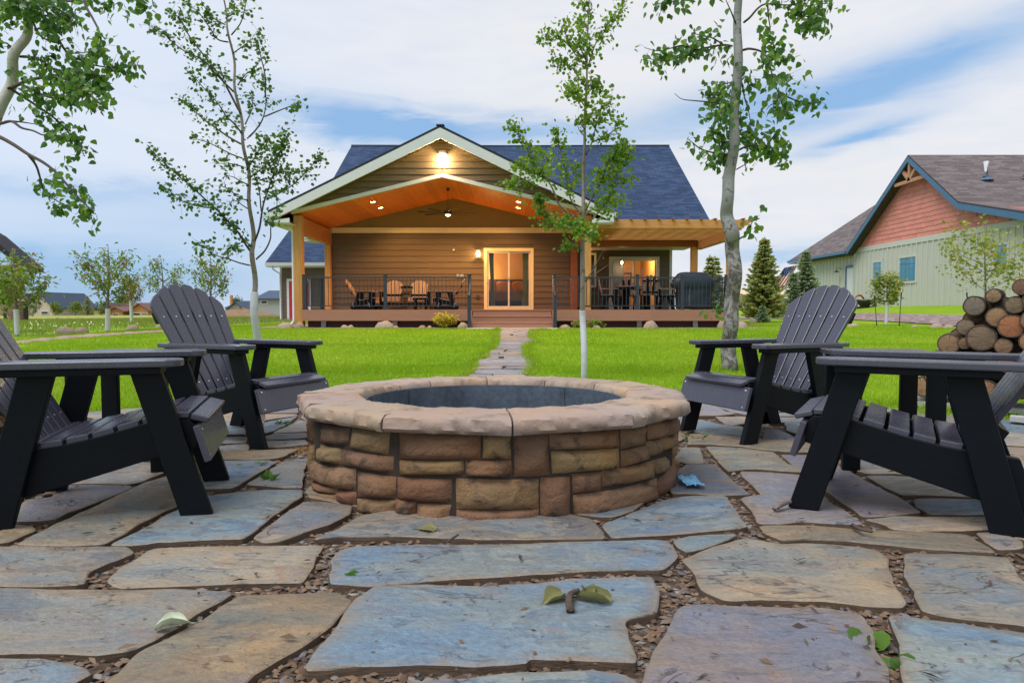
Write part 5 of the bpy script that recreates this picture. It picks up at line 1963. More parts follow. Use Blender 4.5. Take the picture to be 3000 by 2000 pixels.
for a, b in ((DXL + .05, SX0 - .05), (SX1 + .05, DXR - .06)):
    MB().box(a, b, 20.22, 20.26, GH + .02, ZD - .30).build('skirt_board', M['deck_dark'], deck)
for x in (-5.55, -3.45, 3.75, 5.4):
    MB().box(x - .07, x + .07, 20.10, 20.24, GH - .1, ZD - .33).build('foot_post', M['grey_metal'], deck)
st = MB()
rise = (ZD - GH) / 3
for k in range(3):
    zt = ZD - rise * k
    yf = 19.87 - .29 * k
    MB().box(SX0, SX1, yf, yf + .025, zt - rise + .002, zt - .028).build('riser', M['deck'], deck)
    if k:
        MB().box(SX0 - .0, SX1 + .0, yf - .022, yf + .29, zt - .026, zt).build('tread', M['deck'], deck, bevel=.004)
    else:
        MB().box(SX0 - .0, SX1 + .0, yf - .022, yf + .035, zt - .0255, zt + .001).build('tread', M['deck'], deck, bevel=.004)
for x in (SX0 - .03, SX1 + .004):
    MB().prism([(x, 19.29, GH), (x, 19.29, GH + rise), (x, 19.58, GH + rise), (x, 19.58, GH + 2 * rise), (x, 19.858, GH + 2 * rise), (x, 19.858, GH)], (.026, 0, 0)).build('stringer', M['deck'], deck)
MB().box(SX0 - .12, SX1 + .12, 18.85, 19.285, GH - .2, GH + .022).build('step_pad', M['concrete'], deck)


# ------------------------------------------------------------------ railings
def rail_run(parent, a, b, posts, skip=(), h=0.94):
    """balustrade from a to b (points on the deck), posts given as fractions"""
    a, b = Vector(a), Vector(b)
    d = b - a
    L = d.length
    e = d / L
    MB().beam(a + Vector((0, 0, h)), b + Vector((0, 0, h)), .045, .038).build('top_rail', M['rail'], parent)
    MB().beam(a + Vector((0, 0, .115)), b + Vector((0, 0, .115)), .032, .028).build('bottom_rail', M['rail'], parent)
    n = int(L / .1145)
    base = None
    for i in range(1, n):
        t = i / n
        if any(abs(t - pf) * L < .065 for pf in posts):
            continue
        p = a + d * t
        if base is None:
            base = MB().box(-.008, .008, -.008, .008, .128, h - .018).mesh('baluster', M['rail'])
        o = link('baluster', base, parent)
        o.location = p
        if parent in WORLD_EMPTY:
            pass
    for pf in posts:
        rail_post(parent, a + d * pf)


def rail_post(parent, p, z0=0.0, h=1.0, w=.046):
    mb = MB()
    mb.box(p.x - w, p.x + w, p.y - w, p.y + w, p.z + z0, p.z + h)
    po = mb.build('post', M['rail'], parent)
    MB().box(p.x - w - .014, p.x + w + .014, p.y - w - .014, p.y + w + .014, p.z + h, p.z + h + .022).build('post_cap', M['rail'], po)
    MB().box(p.x - w - .02, p.x + w + .02, p.y - w - .02, p.y + w + .02, p.z + max(z0, 0), p.z + max(z0, 0) + .03).build('post_base', M['rail'], po)


yr_ = 19.98
xl = lambda u: PY(u, 860, yr_).x
rl = thing('railing', 'slate-blue metal railing along the deck, on the gliders side of the steps', 'railing', (xl(1100), yr_, ZD), world=True, group='deck railings')
x0, x1 = xl(893), xl(1376)
rail_run(rl, (x0, yr_, ZD), (x1, yr_, ZD), [0, (xl(1129) - x0) / (x1 - x0), 1])
rail_run(rl, (x0, yr_ + .0, ZD), (x0 + .02, 21.7, ZD), [1])
rrg = thing('railing', 'slate-blue metal railing along the deck, in front of the dining set and covered grill', 'railing', (xl(1900), yr_, ZD), world=True, group='deck railings')
x0, x1 = xl(1624), xl(2128)
rail_run(rrg, (x0, yr_, ZD), (x1, yr_, ZD), [0, (xl(1867) - x0) / (x1 - x0), (xl(1998) - x0) / (x1 - x0), 1])
rail_run(rrg, (x1, yr_, ZD), (x1, 26.6, ZD), [.5, 1])
for nm, x, lab in (('a', xl(1379), 'slate-blue stair handrail on the gliders side of the steps'), ('b', xl(1621.5), 'slate-blue stair handrail on the grill side of the steps')):
    hr = thing('stair_handrail', lab, 'handrail', (x, 19.4, GH), world=True, group='stair handrails')
    rail_post(hr, Vector((x, 19.22, GH)), 0, .92)
    MB().beam((x, 19.2, GH + .88), (x, 19.94, ZD + .86), .045, .04).build('hand_rail', M['rail'], hr)

# ------------------------------------------------------------------ pergola
per = thing('pergola', 'orange cedar pergola over the grill end of the deck', 'pergola', (4.6, 21.5, ZD), world=True)
pz0, pz1 = PY(1900, 669, 19.9).z, PY(1900, 644, 19.9).z
xe = PY(2198, 650, 19.9).x
prof = [(2.32, pz0), (xe - .20, pz0), (xe - .16, pz0 + .07), (xe - .04, pz0 + .10), (xe, pz1 - .06), (xe, pz1), (2.32, pz1)]
MB().prism([(x, 19.86, z) for x, z in prof], (0, .09, 0)).build('front_beam', M['wood_beam_x'], per, bevel=.006)
zs1 = pz0 + .02
MB().box(6.32, 6.50, 19.97, 23.6, zs1 - .32, zs1 - .05).build('side_beam', M['wood_beam_y'], per, bevel=.006)
MB().box(6.29, 6.50, 19.965, 20.17, ZD - .6, zs1 - .322).build('post', M['wood_post'], per, bevel=.008)
for i in range(10):
    y = 20.12 + i * .315
    MB().box(2.34, 6.72, y - .02, y + .02, zs1 - .048, zs1 + .14).build('joist', M['wood_beam_x'], per)
for i in range(12):
    x = 2.62 + i * .405
    MB().box(x - .04, x + .04, 19.76, 23.16, pz1 + .003, pz1 + .032).build('slat', M['wood_red'], per)
for i in range(7):
    pass

# ------------------------------------------------------------------ furniture on the deck
def on_deck(label, u, Y, facing_deg):
    x = PY(u, 900, Y).x
    t = make_adirondack(label, (x, Y, ZD + .002), R(facing_deg + 90), 'glider chairs on the deck', glider=True, far=True)
    t.scale = (1, 1, 0.97)
    return t


on_deck('brown slatted glider chair on the deck, at the end away from the sliding door', 1071, 21.9, 0)
on_deck('brown slatted glider chair on the deck, under the outlet covers', 1305, 21.9, 180)

# two-seat glider facing the garden
bx0 = PY(1190, 900, 23.0).x
tt = thing('double_glider', 'two-seat slatted glider bench with a small centre table, backed against the porch siding', 'bench', (bx0, 22.9, ZD + .002), 0)
dk, sl = M['chair_dark'], M['chair_far']
for s_ in (-1, 1):
    P3 = make_back(tt, (0.175, 0.27), R(16), mat_=sl, xoff=s_ * .43, screws=False, height=.74)
    MB().box(s_ * .43 - .30, s_ * .43 + .30, .20, .235, .45, .52).build('back_rail', dk, tt)
    for y in (-.30, -.21, -.12, -.03, .06, .15):
        MB().box(s_ * .43 - .285, s_ * .43 + .285, y - .04, y + .04, .385 - .12 * (y + .3), .41 - .12 * (y + .3)).build('seat_slat', sl, tt)
    MB().box(s_ * .43 - .30, s_ * .43 + .30, -.365, -.342, .27, .40).build('front_apron', sl, tt)
    MB().box(s_ * .80 - .02, s_ * .80 + .02, -.30, -.19, .13, .60).build('front_leg', dk, tt)
    MB().box(s_ * .80 - .02, s_ * .80 + .02, .12, .23, .13, .60).build('rear_leg', dk, tt)
    MB().box(s_ * .80 - .065, s_ * .80 + .065, -.36, .32, .60, .626).build('arm', sl, tt)
    MB().box(s_ * .86 - .02, s_ * .86 + .02, -.36, .36, 0, .12).build('glider_base', dk, tt)
    MB().box(s_ * .74 - .016, s_ * .74 + .016, -.34, .26, .20, .37).build('seat_rail', dk, tt)
MB().box(-.125, .125, -.25, .16, .49, .54).build('centre_table', dk, tt)
MB().box(-.20, .20, .25, .28, .72, .79).build('back_tie', dk, tt)
MB().box(-.80, .80, -.02, .02, .16, .22).build('cross_bar', dk, tt)

# footstool in front of it
fx = PY(1233, 900, 21.6).x
fs_ = thing('footstool', 'small black footstool standing in front of the two-seat glider', 'stool', (fx, 21.6, ZD + .002), 0)
for sx in (-1, 1):
    for sy in (-1, 1):
        MB().box(sx * .17 - .035, sx * .17 + .035, sy * .13 - .018, sy * .13 + .018, 0, .30).build('leg', dk, fs_)
MB().prism([(-.24, -.18, .30), (.24, -.18, .30), (.24, -.18, .34), (.20, -.18, .375), (-.20, -.18, .375), (-.24, -.18, .34)], (0, .36, 0)).build('top', dk, fs_)

# dining set
def dining_chair(label, x, y, rz):
    t = thing('dining_chair', label, 'chair', (x, y, ZD + .002), rz, 'fan-back dining chairs on the deck')
    for sx in (-1, 1):
        board_yz(MB(), [(-.27, 0), (-.17, 0), (-.06, .40), (-.16, .42)], sx * .24 - .018, sx * .24 + .018).build('leg', dk, t)
        board_yz(MB(), [(.20, 0), (.30, 0), (.14, .42), (.04, .40)], sx * .24 - .018, sx * .24 + .018).build('leg', dk, t)
        MB().box(sx * .24 - .02, sx * .24 + .02, -.30, .28, .40, .46).build('seat_rail', dk, t)
        board_yz(MB(), [(-.26, .46), (-.18, .46), (-.18, .66), (-.26, .66)], sx * .27 - .018, sx * .27 + .018).build('arm_post', dk, t)
        MB().box(sx * .28 - .05, sx * .28 + .05, -.30, .30, .66, .685).build('arm', sl, t)
    for k in range(6):
        y_ = -.28 + k * .098
        MB().box(-.235, .235, y_ - .043, y_ + .043, .462, .485).build('seat_slat', sl, t)
    cy, sy = math.cos(.24), math.sin(.24)
    for i in range(5):
        c = i - 2
        mb = MB()
        m_ = sl if i % 2 == 0 else dk
        hh = .66 - .035 * c * c
        pts = [(c * .085 - .036, 0), (c * .085 + .036, 0), (c * .105 + .046, hh - .02), (c * .105, hh), (c * .105 - .046, hh - .02)]
        mb.prism([(x_, .22 + z_ * sy, .44 + z_ * cy) for x_, z_ in pts], (0, .022 * cy, -.022 * sy))
        mb.build('back_slat', m_, t)
    for z_ in (.10, .46):
        MB().box(-.25, .25, .245 + z_ * sy, .275 + z_ * sy, .44 + z_ * cy - .03, .44 + z_ * cy + .03).build('back_rail', dk, t)
    return t


TX, TY = PY(1866, 900, 22.4).x, 22.5
dt = thing('dining_table', 'square dark patio table with a brown slatted top and cut corners on the deck', 'table', (TX, TY, ZD + .002), 0)
oc = [(-.70, -.42), (-.42, -.62), (.42, -.62), (.70, -.42), (.70, .42), (.42, .62), (-.42, .62), (-.70, .42)]
MB().prism([(x, y, .735) for x, y in oc], (0, 0, .028)).build('top', sl, dt)
MB().prism([(x * .9, y * .9, .66) for x, y in oc], (0, 0, .0745)).build('apron', dk, dt)
for sx in (-1, 1):
    for sy in (-1, 1):
        MB().box(sx * .34 - .05, sx * .34 + .05, sy * .30 - .05, sy * .30 + .05, 0, .66).build('leg', dk, dt)
MB().box(-.08, .08, -.06, .06, .764, .90).build('napkin_box', M['pillow'], dt)
dining_chair('fan-back dining chair drawn up at the table end towards the red porch post', TX - .92, TY - .25, R(78))
dining_chair('fan-back dining chair with its back to the railing, between table and steps side', TX + .22, TY - 1.0, R(176))
dining_chair('fan-back dining chair drawn up at the table end towards the covered grill', TX + .92, TY - .2, R(-100))
dining_chair('fan-back dining chair at the far side of the table, facing the garden', TX - .1, TY + .95, R(4))

# covered grill
gxc, gyc = PY(2034, 900, 20.75).x, 20.85
gr = thing('covered_grill', 'barbecue grill under a dark blue fabric cover beside the deck railing', 'grill', (gxc, gyc, ZD), world=True)
secs = []
NS = 64
lev = [(0.012, .50, .27), (.12, .50, .28), (.30, .50, .28), (.45, .505, .285), (.58, .51, .29), (.64, .52, .295), (.66, .60, .31), (.72, .655, .325), (.80, .655, .33), (.88, .64, .33), (.95, .57, .31), (1.02, .50, .28), (1.09, .44, .24), (1.125, .38, .19), (1.14, .25, .12)]
for z, hx, hy in lev:
    row = []
    for k in range(NS):
        a = TAU * k / NS
        ca, sa = math.cos(a), math.sin(a)
        ex = 0.38
        x = hx * (abs(ca) ** ex) * (1 if ca > 0 else -1)
        y = hy * (abs(sa) ** ex) * (1 if sa > 0 else -1)
        fold = (.020 * math.sin(a * 17 + z * 5) + .012 * math.sin(a * 29 + 1.3 - z * 8)) * (1.0 if z < .62 else .15) * sstep(0, .2, z + .1)
        droop = .03 * math.sin(x * 9 - z * 12) if (z < .62 and sa < 0) else 0
        r2 = 1 + fold + .02 * noise.noise((x * 4, y * 4, z * 6))
        row.append(Vector((gxc + x * r2 - .03 * (z > .64), gyc + y * r2 - droop * .6, ZD + z + .012 * noise.noise((x * 6, y * 6, z * 3 + 9)))))
    secs.append(row)
gc = MB().rings(secs).build('cover', M['cover'], gr, smooth=True)
mb = MB()
mb.tube([(gxc - .2, gyc - .30, ZD + .63), (gxc - .215, gyc - .31, ZD + .4), (gxc - .21, gyc - .30, ZD + .12)], .008, 5)
mb.build('tie_strap', M['grey_metal'], gr)

# ------------------------------------------------------------------ garage wing with the red door
gw_ = thing('garage_wing', 'low brown wing with a red door and white gutter behind the porch', 'garage', (-9, 34, GH), world=True)
WY, WXL, WXR = 33.9, PY(822, 850, 33.9).x, -6.45
dx0, dx1 = PY(848, 880, WY).x, PY(848, 880, WY).x + .95
gb = GH - .2
MB().box(WXL, WXR, WY + .002, WY + .2, gb - .3, 3.05).build('front_wall', M['siding'], gw_)
fw = gw_.children[0]
siding(fw, WY, WXL + .08, WXR, gb, 3.05, [(dx0 - .12, dx1 + .12, gb - .1, gb + 2.25)], .19)
MB().box(WXL, WXL + .2, WY + .21, 41, gb - .3, 3.05).build('side_wall', M['siding'], gw_)
MB().box(WXL - .01, WXL + .08, WY - .04, WY + .0, gb, 3.05).build('corner_board', M['white_trim'], gw_)
dr = MB().box(dx0, dx1, WY - .03, WY - .0, gb + .05, gb + 2.12).build('door', M['red_door'], gw_)
for (a, b, c, d) in ((.12, .42, .25, .85), (.53, .83, .25, .85), (.12, .42, 1.0, 1.85), (.53, .83, 1.0, 1.85)):
    MB().box(dx0 + a, dx0 + b, WY - .045, WY - .031, gb + c, gb + d).build('panel', M['red_door'], dr, bevel=.01)
mb = MB()
mb.box(dx0 - .11, dx0 - .002, WY - .05, WY - .0, gb, gb + 2.24).box(dx1 + .002, dx1 + .11, WY - .05, WY, gb, gb + 2.24).box(dx0 - .0, dx1 + .0, WY - .05, WY, gb + 2.13, gb + 2.24)
mb.build('door_trim', M['white_trim'], dr)
wel, wer = PY(778, 768, 33.4), None
ezw = wel.z
roof_plane(gw_, 'roof', (wel.x, 33.4, ezw), (-6.5, 33.4, ezw), (-6.5, 38.4, ezw + 2.7), (wel.x, 38.4, ezw + 2.7), M['roof'])
roof_plane(gw_, 'roof', (-6.5, 43.4, ezw), (wel.x, 43.4, ezw), (wel.x, 38.4, ezw + 2.7), (-6.5, 38.4, ezw + 2.7), M['roof'])
MB().prism([(wel.x, 33.28, ezw - .02), (wel.x, 33.40, ezw - .02), (wel.x, 33.40, ezw - .20), (wel.x, 33.30, ezw - .18)], (-6.5 - wel.x, 0, 0)).build('gutter', M['white_trim'], gw_)
MB().box(wel.x + .02, -6.5, 33.41, WY, ezw - .24, ezw - .21).build('soffit', M['white_trim'], gw_)
MB().tube([(wel.x + .35, 33.36, ezw - .2), (wel.x + .35, 33.45, ezw - .35), (WXL + .02, WY - .08, ezw - .55), (WXL + .02, WY - .08, gb + .25), (WXL - .1, WY - .2, gb + .08)], .04, 7).build('downspout', M['white_trim'], gw_, smooth=True)

# ------------------------------------------------------------------ neighbour's house
M['n_board'] = mat('sage_board', (0.47, 0.485, 0.43), 0.65, 0.3, var=.07, scale=2, stretch=(4, 4, .5), objvar=.03)
M['n_batten'] = mat('sage_batten', (0.50, 0.515, 0.46), 0.65, 0.3, var=.05)
M['n_shingle'] = mat('salmon_shingle', (0.62, 0.245, 0.195), 0.7, 0.3, var=.1, scale=5, stretch=(4, 4, 1), objvar=.09)
M['n_fascia'] = mat('blue_fascia', (0.055, 0.145, 0.26), 0.5, 0.4, var=.06)
M['n_soffit'] = mat('dark_soffit', (0.055, 0.050, 0.055), 0.7, 0.3)
M['n_truss'] = mat('stained_truss', (0.42, 0.23, 0.14), 0.6, 0.3, var=.2, scale=6)
NXW = 18.5
nb = thing('neighbour_house', 'sage board-and-batten house with a salmon shingled gable and blue fascia', 'house', (20, 31, .9), world=True)
NG = .86
YP, ZP = 31.4, 7.75                       # gable peak
Y1, Z1 = 36.9, 4.0                        # far eave of the gable
Y2, Z2 = 27.8, 5.1                        # break in the near slope
Y3, Z3 = 20.5, 3.25                       # near eave of the low slope
BANDZ = 3.95
YN0, YN1 = 21.0, 37.0
nw = MB().box(NXW, NXW + .2, YN0, YN1, NG - .6, BANDZ).build('wall', M['n_board'], nb)
wins = [(PY(2558, 0, 1), 0)]


def on_wall(u, v):
    d = ray(u, v)
    t = NXW / d.x
    p = Vector((0, 0, EYE)) + d * t
    return p.y, p.z


nwins = []
for (ua, va), (ub, vb) in (((2560, 770), (2583, 815)), ((2638, 757), (2683, 822)), ((2917, 720), (2951, 778))):
    ya, za = on_wall(ua, va)
    yb, zb = on_wall(ub, vb)
    nwins.append((min(ya, yb), max(ya, yb), min(za, zb), max(za, zb)))
y = YN0 + .2
base_b = None
while y < YN1:
    segs = [(NG - .3, BANDZ - .18)]
    for a, b, c, d in nwins:
        if a - .12 < y < b + .12:
            segs = [(NG - .3, c - .12), (d + .12, BANDZ - .18)]
    for z0, z1 in segs:
        MB().box(NXW - .045, NXW - .001, y - .026, y + .026, z0, z1).build('batten', M['n_batten'], nw)
    y += .405
MB().box(NXW - .04, NXW - .001, YN0, YN1, BANDZ - .18, BANDZ + .06).build('band_board', M['n_batten'], nb)
for i, (a, b, c, d) in enumerate(nwins):
    mb = MB()
    for p, q_, r_, s_ in ((a - .1, a, c - .1, d + .1), (b, b + .1, c - .1, d + .1), (a, b, d, d + .1), (a, b, c - .1, c)):
        mb.box(NXW - .045, NXW - .0, p, q_, r_, s_)
    w = mb.build('window', M['n_batten'], nb)
    n = 2 if i == 1 else 1
    for k in range(n):
        ya, yb = a + (b - a) * k / n + .025, a + (b - a) * (k + 1) / n - .025
        MB().box(NXW - .025, NXW - .004, ya, yb, c + .02, d - .02).build('pane', M['pane_sky'], w)
        mm = MB()
        for f in (.22, .78):
            mm.box(NXW - .032, NXW - .026, ya + (yb - ya) * f - .008, ya + (yb - ya) * f + .008, c + .02, d - .02)
        mm.box(NXW - .033, NXW - .0265, ya, yb, d - .30, d - .284)
        mm.build('muntin', M['n_fascia'], w)
# gable shingles
GX = NXW - .005
gpoly = lambda y: (ZP - (y - YP) * (ZP - Z1) / (Y1 - YP)) if y > YP else ((ZP - (YP - y) * (ZP - Z2) / (YP - Y2)) if y > Y2 else Z2 - (Y2 - y) * (Z2 - Z3) / (Y2 - Y3))
mb = MB()
outl = [(YN0, BANDZ), (YN1, BANDZ), (Y1, Z1 - .1), (YP, ZP - .3), (Y2, Z2 - .25), (21.5, gpoly(21.5) - .2)]
outl = [(36.7, BANDZ), (YP, ZP - .25), (Y2, Z2 - .22), (YN0 + .6, max(BANDZ, gpoly(YN0 + .6) - .25)), (YN0 + .6, BANDZ)]
o = mb.prism([(NXW + .002, y, z) for y, z in outl], (.15, 0, 0)).build('gable_wall', M['n_shingle'], nb)
fix_normals(o.data)
shm = MB().add([(-.03, -.15, 0), (-.03, .15, 0), (-.008, .15, .24), (-.008, -.15, .24), (0, -.15, 0), (0, .15, 0)], [(0, 1, 2, 3)[::-1], (0, 1, 5, 4)]).mesh('shingle', M['n_shingle'])
cands = []
z = BANDZ + .06
r_i = 0
while z < ZP - .5:
    y = YN0 + .7 + (.15 if r_i % 2 else 0)
    while y < 36.8:
        if gpoly(y - .15) - .28 > z + .2 and gpoly(y + .15) - .28 > z + .2:
            cands.append((y, z - .025 * (random.random())))
        y += .306
    z += .215
    r_i += 1
cands.sort(key=lambda c: c[0])
for i, (y, z) in enumerate(cands[:300]):
    q_ = link('shingle', shm, o)
    q_.location = (NXW, y, z)
if len(cands) > 300:
    mb = MB()
    for y, z in cands[300:]:
        mb.add([(NXW + v.co.x, y + v.co.y, z + v.co.z) for v in shm.vertices], [tuple(p.vertices) for p in shm.polygons])
    mb.build('far_shingles', M['n_shingle'], o, kind='stuff')
# roofs: overhang .5 towards us
XO = NXW - .5
roof_plane(nb, 'roof', (34, Y1, Z1), (XO, Y1, Z1), (XO, YP, ZP), (34, YP, ZP), M['roof_tan'], .08, M['n_soffit'])
roof_plane(nb, 'roof', (XO, Y2, Z2), (34, Y2, Z2), (34, YP, ZP), (XO, YP, ZP), M['roof_tan'], .08, M['n_soffit'])
roof_plane(nb, 'roof', (XO, Y3, Z3), (34, Y3, Z3), (34, Y2, Z2), (XO, Y2, Z2), M['roof_tan'], .08, M['n_soffit'])


def rake(a, b, h):
    a, b = Vector(a), Vector(b)
    o = MB().prism([a - Vector((0, 0, .08)), b - Vector((0, 0, .08)), b - Vector((0, 0, .08 + h)), a - Vector((0, 0, .08 + h))], (.05, 0, 0)).build('rake_fascia', M['n_fascia'], nb)
    fix_normals(o.data)
    o = MB().prism([a + Vector((.055, 0, -.24)), b + Vector((.055, 0, -.24)), b + Vector((.055, 0, -.26)), a + Vector((.055, 0, -.26))], (.43, 0, 0)).build('rake_soffit', M['n_soffit'], nb)
    fix_normals(o.data)


rake((XO - .02, Y1, Z1), (XO - .02, YP, ZP), .24)
rake((XO - .02, YP, ZP), (XO - .02, Y2, Z2), .24)
rake((XO - .02, Y2, Z2), (XO - .02, Y3, Z3), .24)
# decorative truss under the peak
tx = XO + .12
for a, b in (((YP + 1.15, ZP - 1.18), (YP - 1.2, ZP - 1.18)), ((YP, ZP - 1.15), (YP, ZP - .30)), ((YP, ZP - 1.15), (YP + .55, ZP - .62)), ((YP, ZP - 1.15), (YP - .55, ZP - .62))):
    MB().beam((tx, a[0], a[1]), (tx, b[0], b[1]), .14, .15, (0, .01, 1) if a[1] == b[1] else (0, 1, .01)).build('truss_member', M['n_truss'], nb)
for xx, yy_ in ((20.2, 29.4), (22.0, 29.5)):
    zz = gpoly(yy_)
    vp = MB().tube([(xx, yy_, zz - .1), (xx, yy_, zz + .75)], .11, 10).build('vent_pipe', M['white_trim'], nb, smooth=True)
    MB().tube([(xx, yy_, zz - .05), (xx, yy_, zz + .12)], [.30, .12], 10).build('flashing', M['n_fascia'], vp)
# wing going back
wg = MB().box(NXW + .12, NXW + .3, YN1 + .001, 44.2, NG - .6, 3.75).build('wing_wall', M['n_board'], nb)
y = YN1 + .3
while y < 44.2:
    MB().box(NXW + .098, NXW + .119, y - .022, y + .022, NG - .3, 3.7).build('batten', M['n_batten'], wg)
    y += .405
MB().box(NXW + .12, 30, 44.0, 44.2, NG - .6, 3.75).build('wing_wall', M['n_board'], nb)
ex, ez = 18.05, 3.9
a_ = 3.6
roof_plane(nb, 'roof', (ex, 44.7, ez), (ex, 36.95, ez), (ex + a_, 36.95, ez + 3.05), (ex + a_, 44.7 - a_, ez + 3.05), M['roof_tan'], .08, M['n_soffit'])
roof_plane(nb, 'roof', (ex + 2 * a_, 44.7, ez), (ex, 44.7, ez), (ex + a_, 44.7 - a_, ez + 3.05), (ex + a_ + .02, 44.7 - a_, ez + 3.05), M['roof_tan'], .08, M['n_soffit'])
MB().box(ex - .12, ex, 37.0, 44.7, ez - .16, ez - .02).build('gutter', M['n_fascia'], nb)
MB().box(ex, NXW + .12, 37.0, 44.7, ez - .22, ez - .18).build('eave_soffit', M['n_soffit'], nb)
yd0, zd0 = on_wall(2478, 785)
yd1, _ = on_wall(2499, 785)
nd = MB().box(NXW + .06, NXW + .118, yd1, yd0, NG, zd0).build('door', M['white_trim'], nb)
mb = MB()
mb.box(NXW + .02, NXW + .119, yd1 - .12, yd1 - .002, NG, zd0 + .12).box(NXW + .02, NXW + .119, yd0 + .002, yd0 + .12, NG, zd0 + .12).box(NXW + .02, NXW + .119, yd1, yd0, zd0 + .002, zd0 + .12)
mb.build('door_trim', M['n_fascia'], nd)
yl_, zl_ = on_wall(2461, 793)
bl = thing('barn_lamp', 'small dark barn lamp on the sage wall beside the neighbour door', 'lamp', (NXW, yl_, zl_), world=True)
MB().tube([(NXW + .09, yl_, zl_ + .1), (NXW - .12, yl_, zl_ + .16), (NXW - .2, yl_, zl_ + .05)], .02, 6).build('arm', M['black_metal'], bl)
MB().tube([(NXW - .2, yl_, zl_ + .06), (NXW - .2, yl_, zl_ - .02), (NXW - .2, yl_, zl_ - .09)], [.03, .07, .16], 12).build('shade', M['black_metal'], bl, smooth=True)
# hose reel tub on the ground
yh, zh = on_wall(2565, 890)
ht = thing('hose_tub', 'dark tub holding an orange garden hose against the sage wall', 'tub', (NXW - .5, yh, NG), world=True)
hx = NXW - .55
MB().tube([(hx, yh, gz(hx, yh) - .02), (hx, yh, gz(hx, yh) + .25), (hx, yh, gz(hx, yh) + .42)], [.36, .44, .48], 16).build('tub', M['black_metal'], ht, smooth=True)
M['hose'] = mat('orange_hose', (0.50, 0.14, 0.05), .5, .4)
mb = MB()
for k in range(3):
    mb.tube([(hx + .5 * math.cos(a) * (.9 + .06 * k), yh + .55 + .45 * math.cos(a), gz(hx, yh) + .32 + (.30 + .03 * k) * math.sin(a)) for a in [TAU * j / 20 for j in range(21)]], .02, 5)
mb.build('hose', M['hose'], ht, smooth=True)

# flag on the corner of the wing
M['flag_red'] = mat('flag_red', (0.45, 0.03, 0.04), .8, .2)
M['flag_white'] = mat('flag_white', (0.75, 0.74, 0.74), .8, .2)
M['flag_blue'] = mat('flag_blue', (0.03, 0.06, 0.22), .8, .2)
fy = 44.9
f0 = PY(2334, 774, fy)
fl = thing('flag', 'red and white striped flag with a starred blue canton on the neighbour house', 'flag', f0, world=True)
MB().tube([(18.2, 44.4, 3.1), tuple(f0 + Vector((.1, 0, .05)))], .03, 6).build('pole', M['white_trim'], fl)
fa, fb = PY(2334, 776, fy), PY(2310, 776, fy)
fc = PY(2285, 832, fy)
e_w = Vector((-.50, .0, -.10))             # across the stripes
e_l = Vector((-.62, .15, -1.32))
LW, LL = 1.15, 1.75


def fpt(s_, t):
    """s across the stripes 0..1, t along them 0..1"""
    p = fa + e_w.normalized() * (LW * (s_ - 0)) * .8 + e_l.normalized() * LL * t
    p += Vector((.12 * math.sin(t * 3 + s_ * 2), .10 * math.sin(s_ * 9 + t * 4), .05 * math.sin(t * 5)))
    return p


for k in range(13):
    mb = MB()
    rows_ = []
    for j in range(13):
        t = j / 12
        rows_.append([fpt(k / 13, t), fpt((k + .5) / 13, t), fpt((k + 1) / 13, t)])
    mb.rings(rows_, False, False, False)
    mb.build('stripe', M['flag_red'] if k % 2 == 0 else M['flag_white'], fl, smooth=True)
mb = MB()
rows_ = [[fpt(.46 + .54 * i / 6, .4 * j / 6) + Vector((-.004, -.022, 0)) for i in range(7)] for j in range(7)]
mb.rings(rows_, False, False, False)
can = mb.build('canton', M['flag_blue'], fl, smooth=True)
mb = MB()
for i in range(5):
    for j in range(4):
        c = fpt(.52 + .42 * i / 4, .05 + .3 * j / 3) + Vector((-.006, -.034, 0))
        pts = []
        for k in range(10):
            a = TAU * k / 10
            r_ = .035 if k % 2 == 0 else .015
            pts.append(c + Vector((r_ * math.cos(a), 0, r_ * math.sin(a))))
        mb.add(pts, [tuple(range(10))])
mb.build('stars', M['flag_white'], can)

# ------------------------------------------------------------------ far buildings
M['f_tan'] = mat('far_tan_wall', (0.55, 0.47, 0.38), .8, .2, var=.06)
M['f_cream'] = mat('far_cream_wall', (0.62, 0.50, 0.31), .8, .2, var=.06)
M['f_orange'] = mat('far_cedar_wall', (0.50, 0.24, 0.09), .8, .2, var=.12)
M['f_brown_roof'] = mat('far_brown_roof', (0.17, 0.10, 0.095), .8, .2, var=.1)
M['f_slate_roof'] = mat('far_slate_roof', (0.060, 0.085, 0.135), .8, .2, var=.1)
M['f_grey_wall'] = mat('far_grey_wall', (0.33, 0.34, 0.36), .7, .3, var=.05)
M['f_beige'] = mat('far_beige_wall', (0.58, 0.46, 0.33), .8, .2, var=.05)
M['f_dark'] = mat('far_dark_opening', (0.03, 0.03, 0.035), .4, .5)


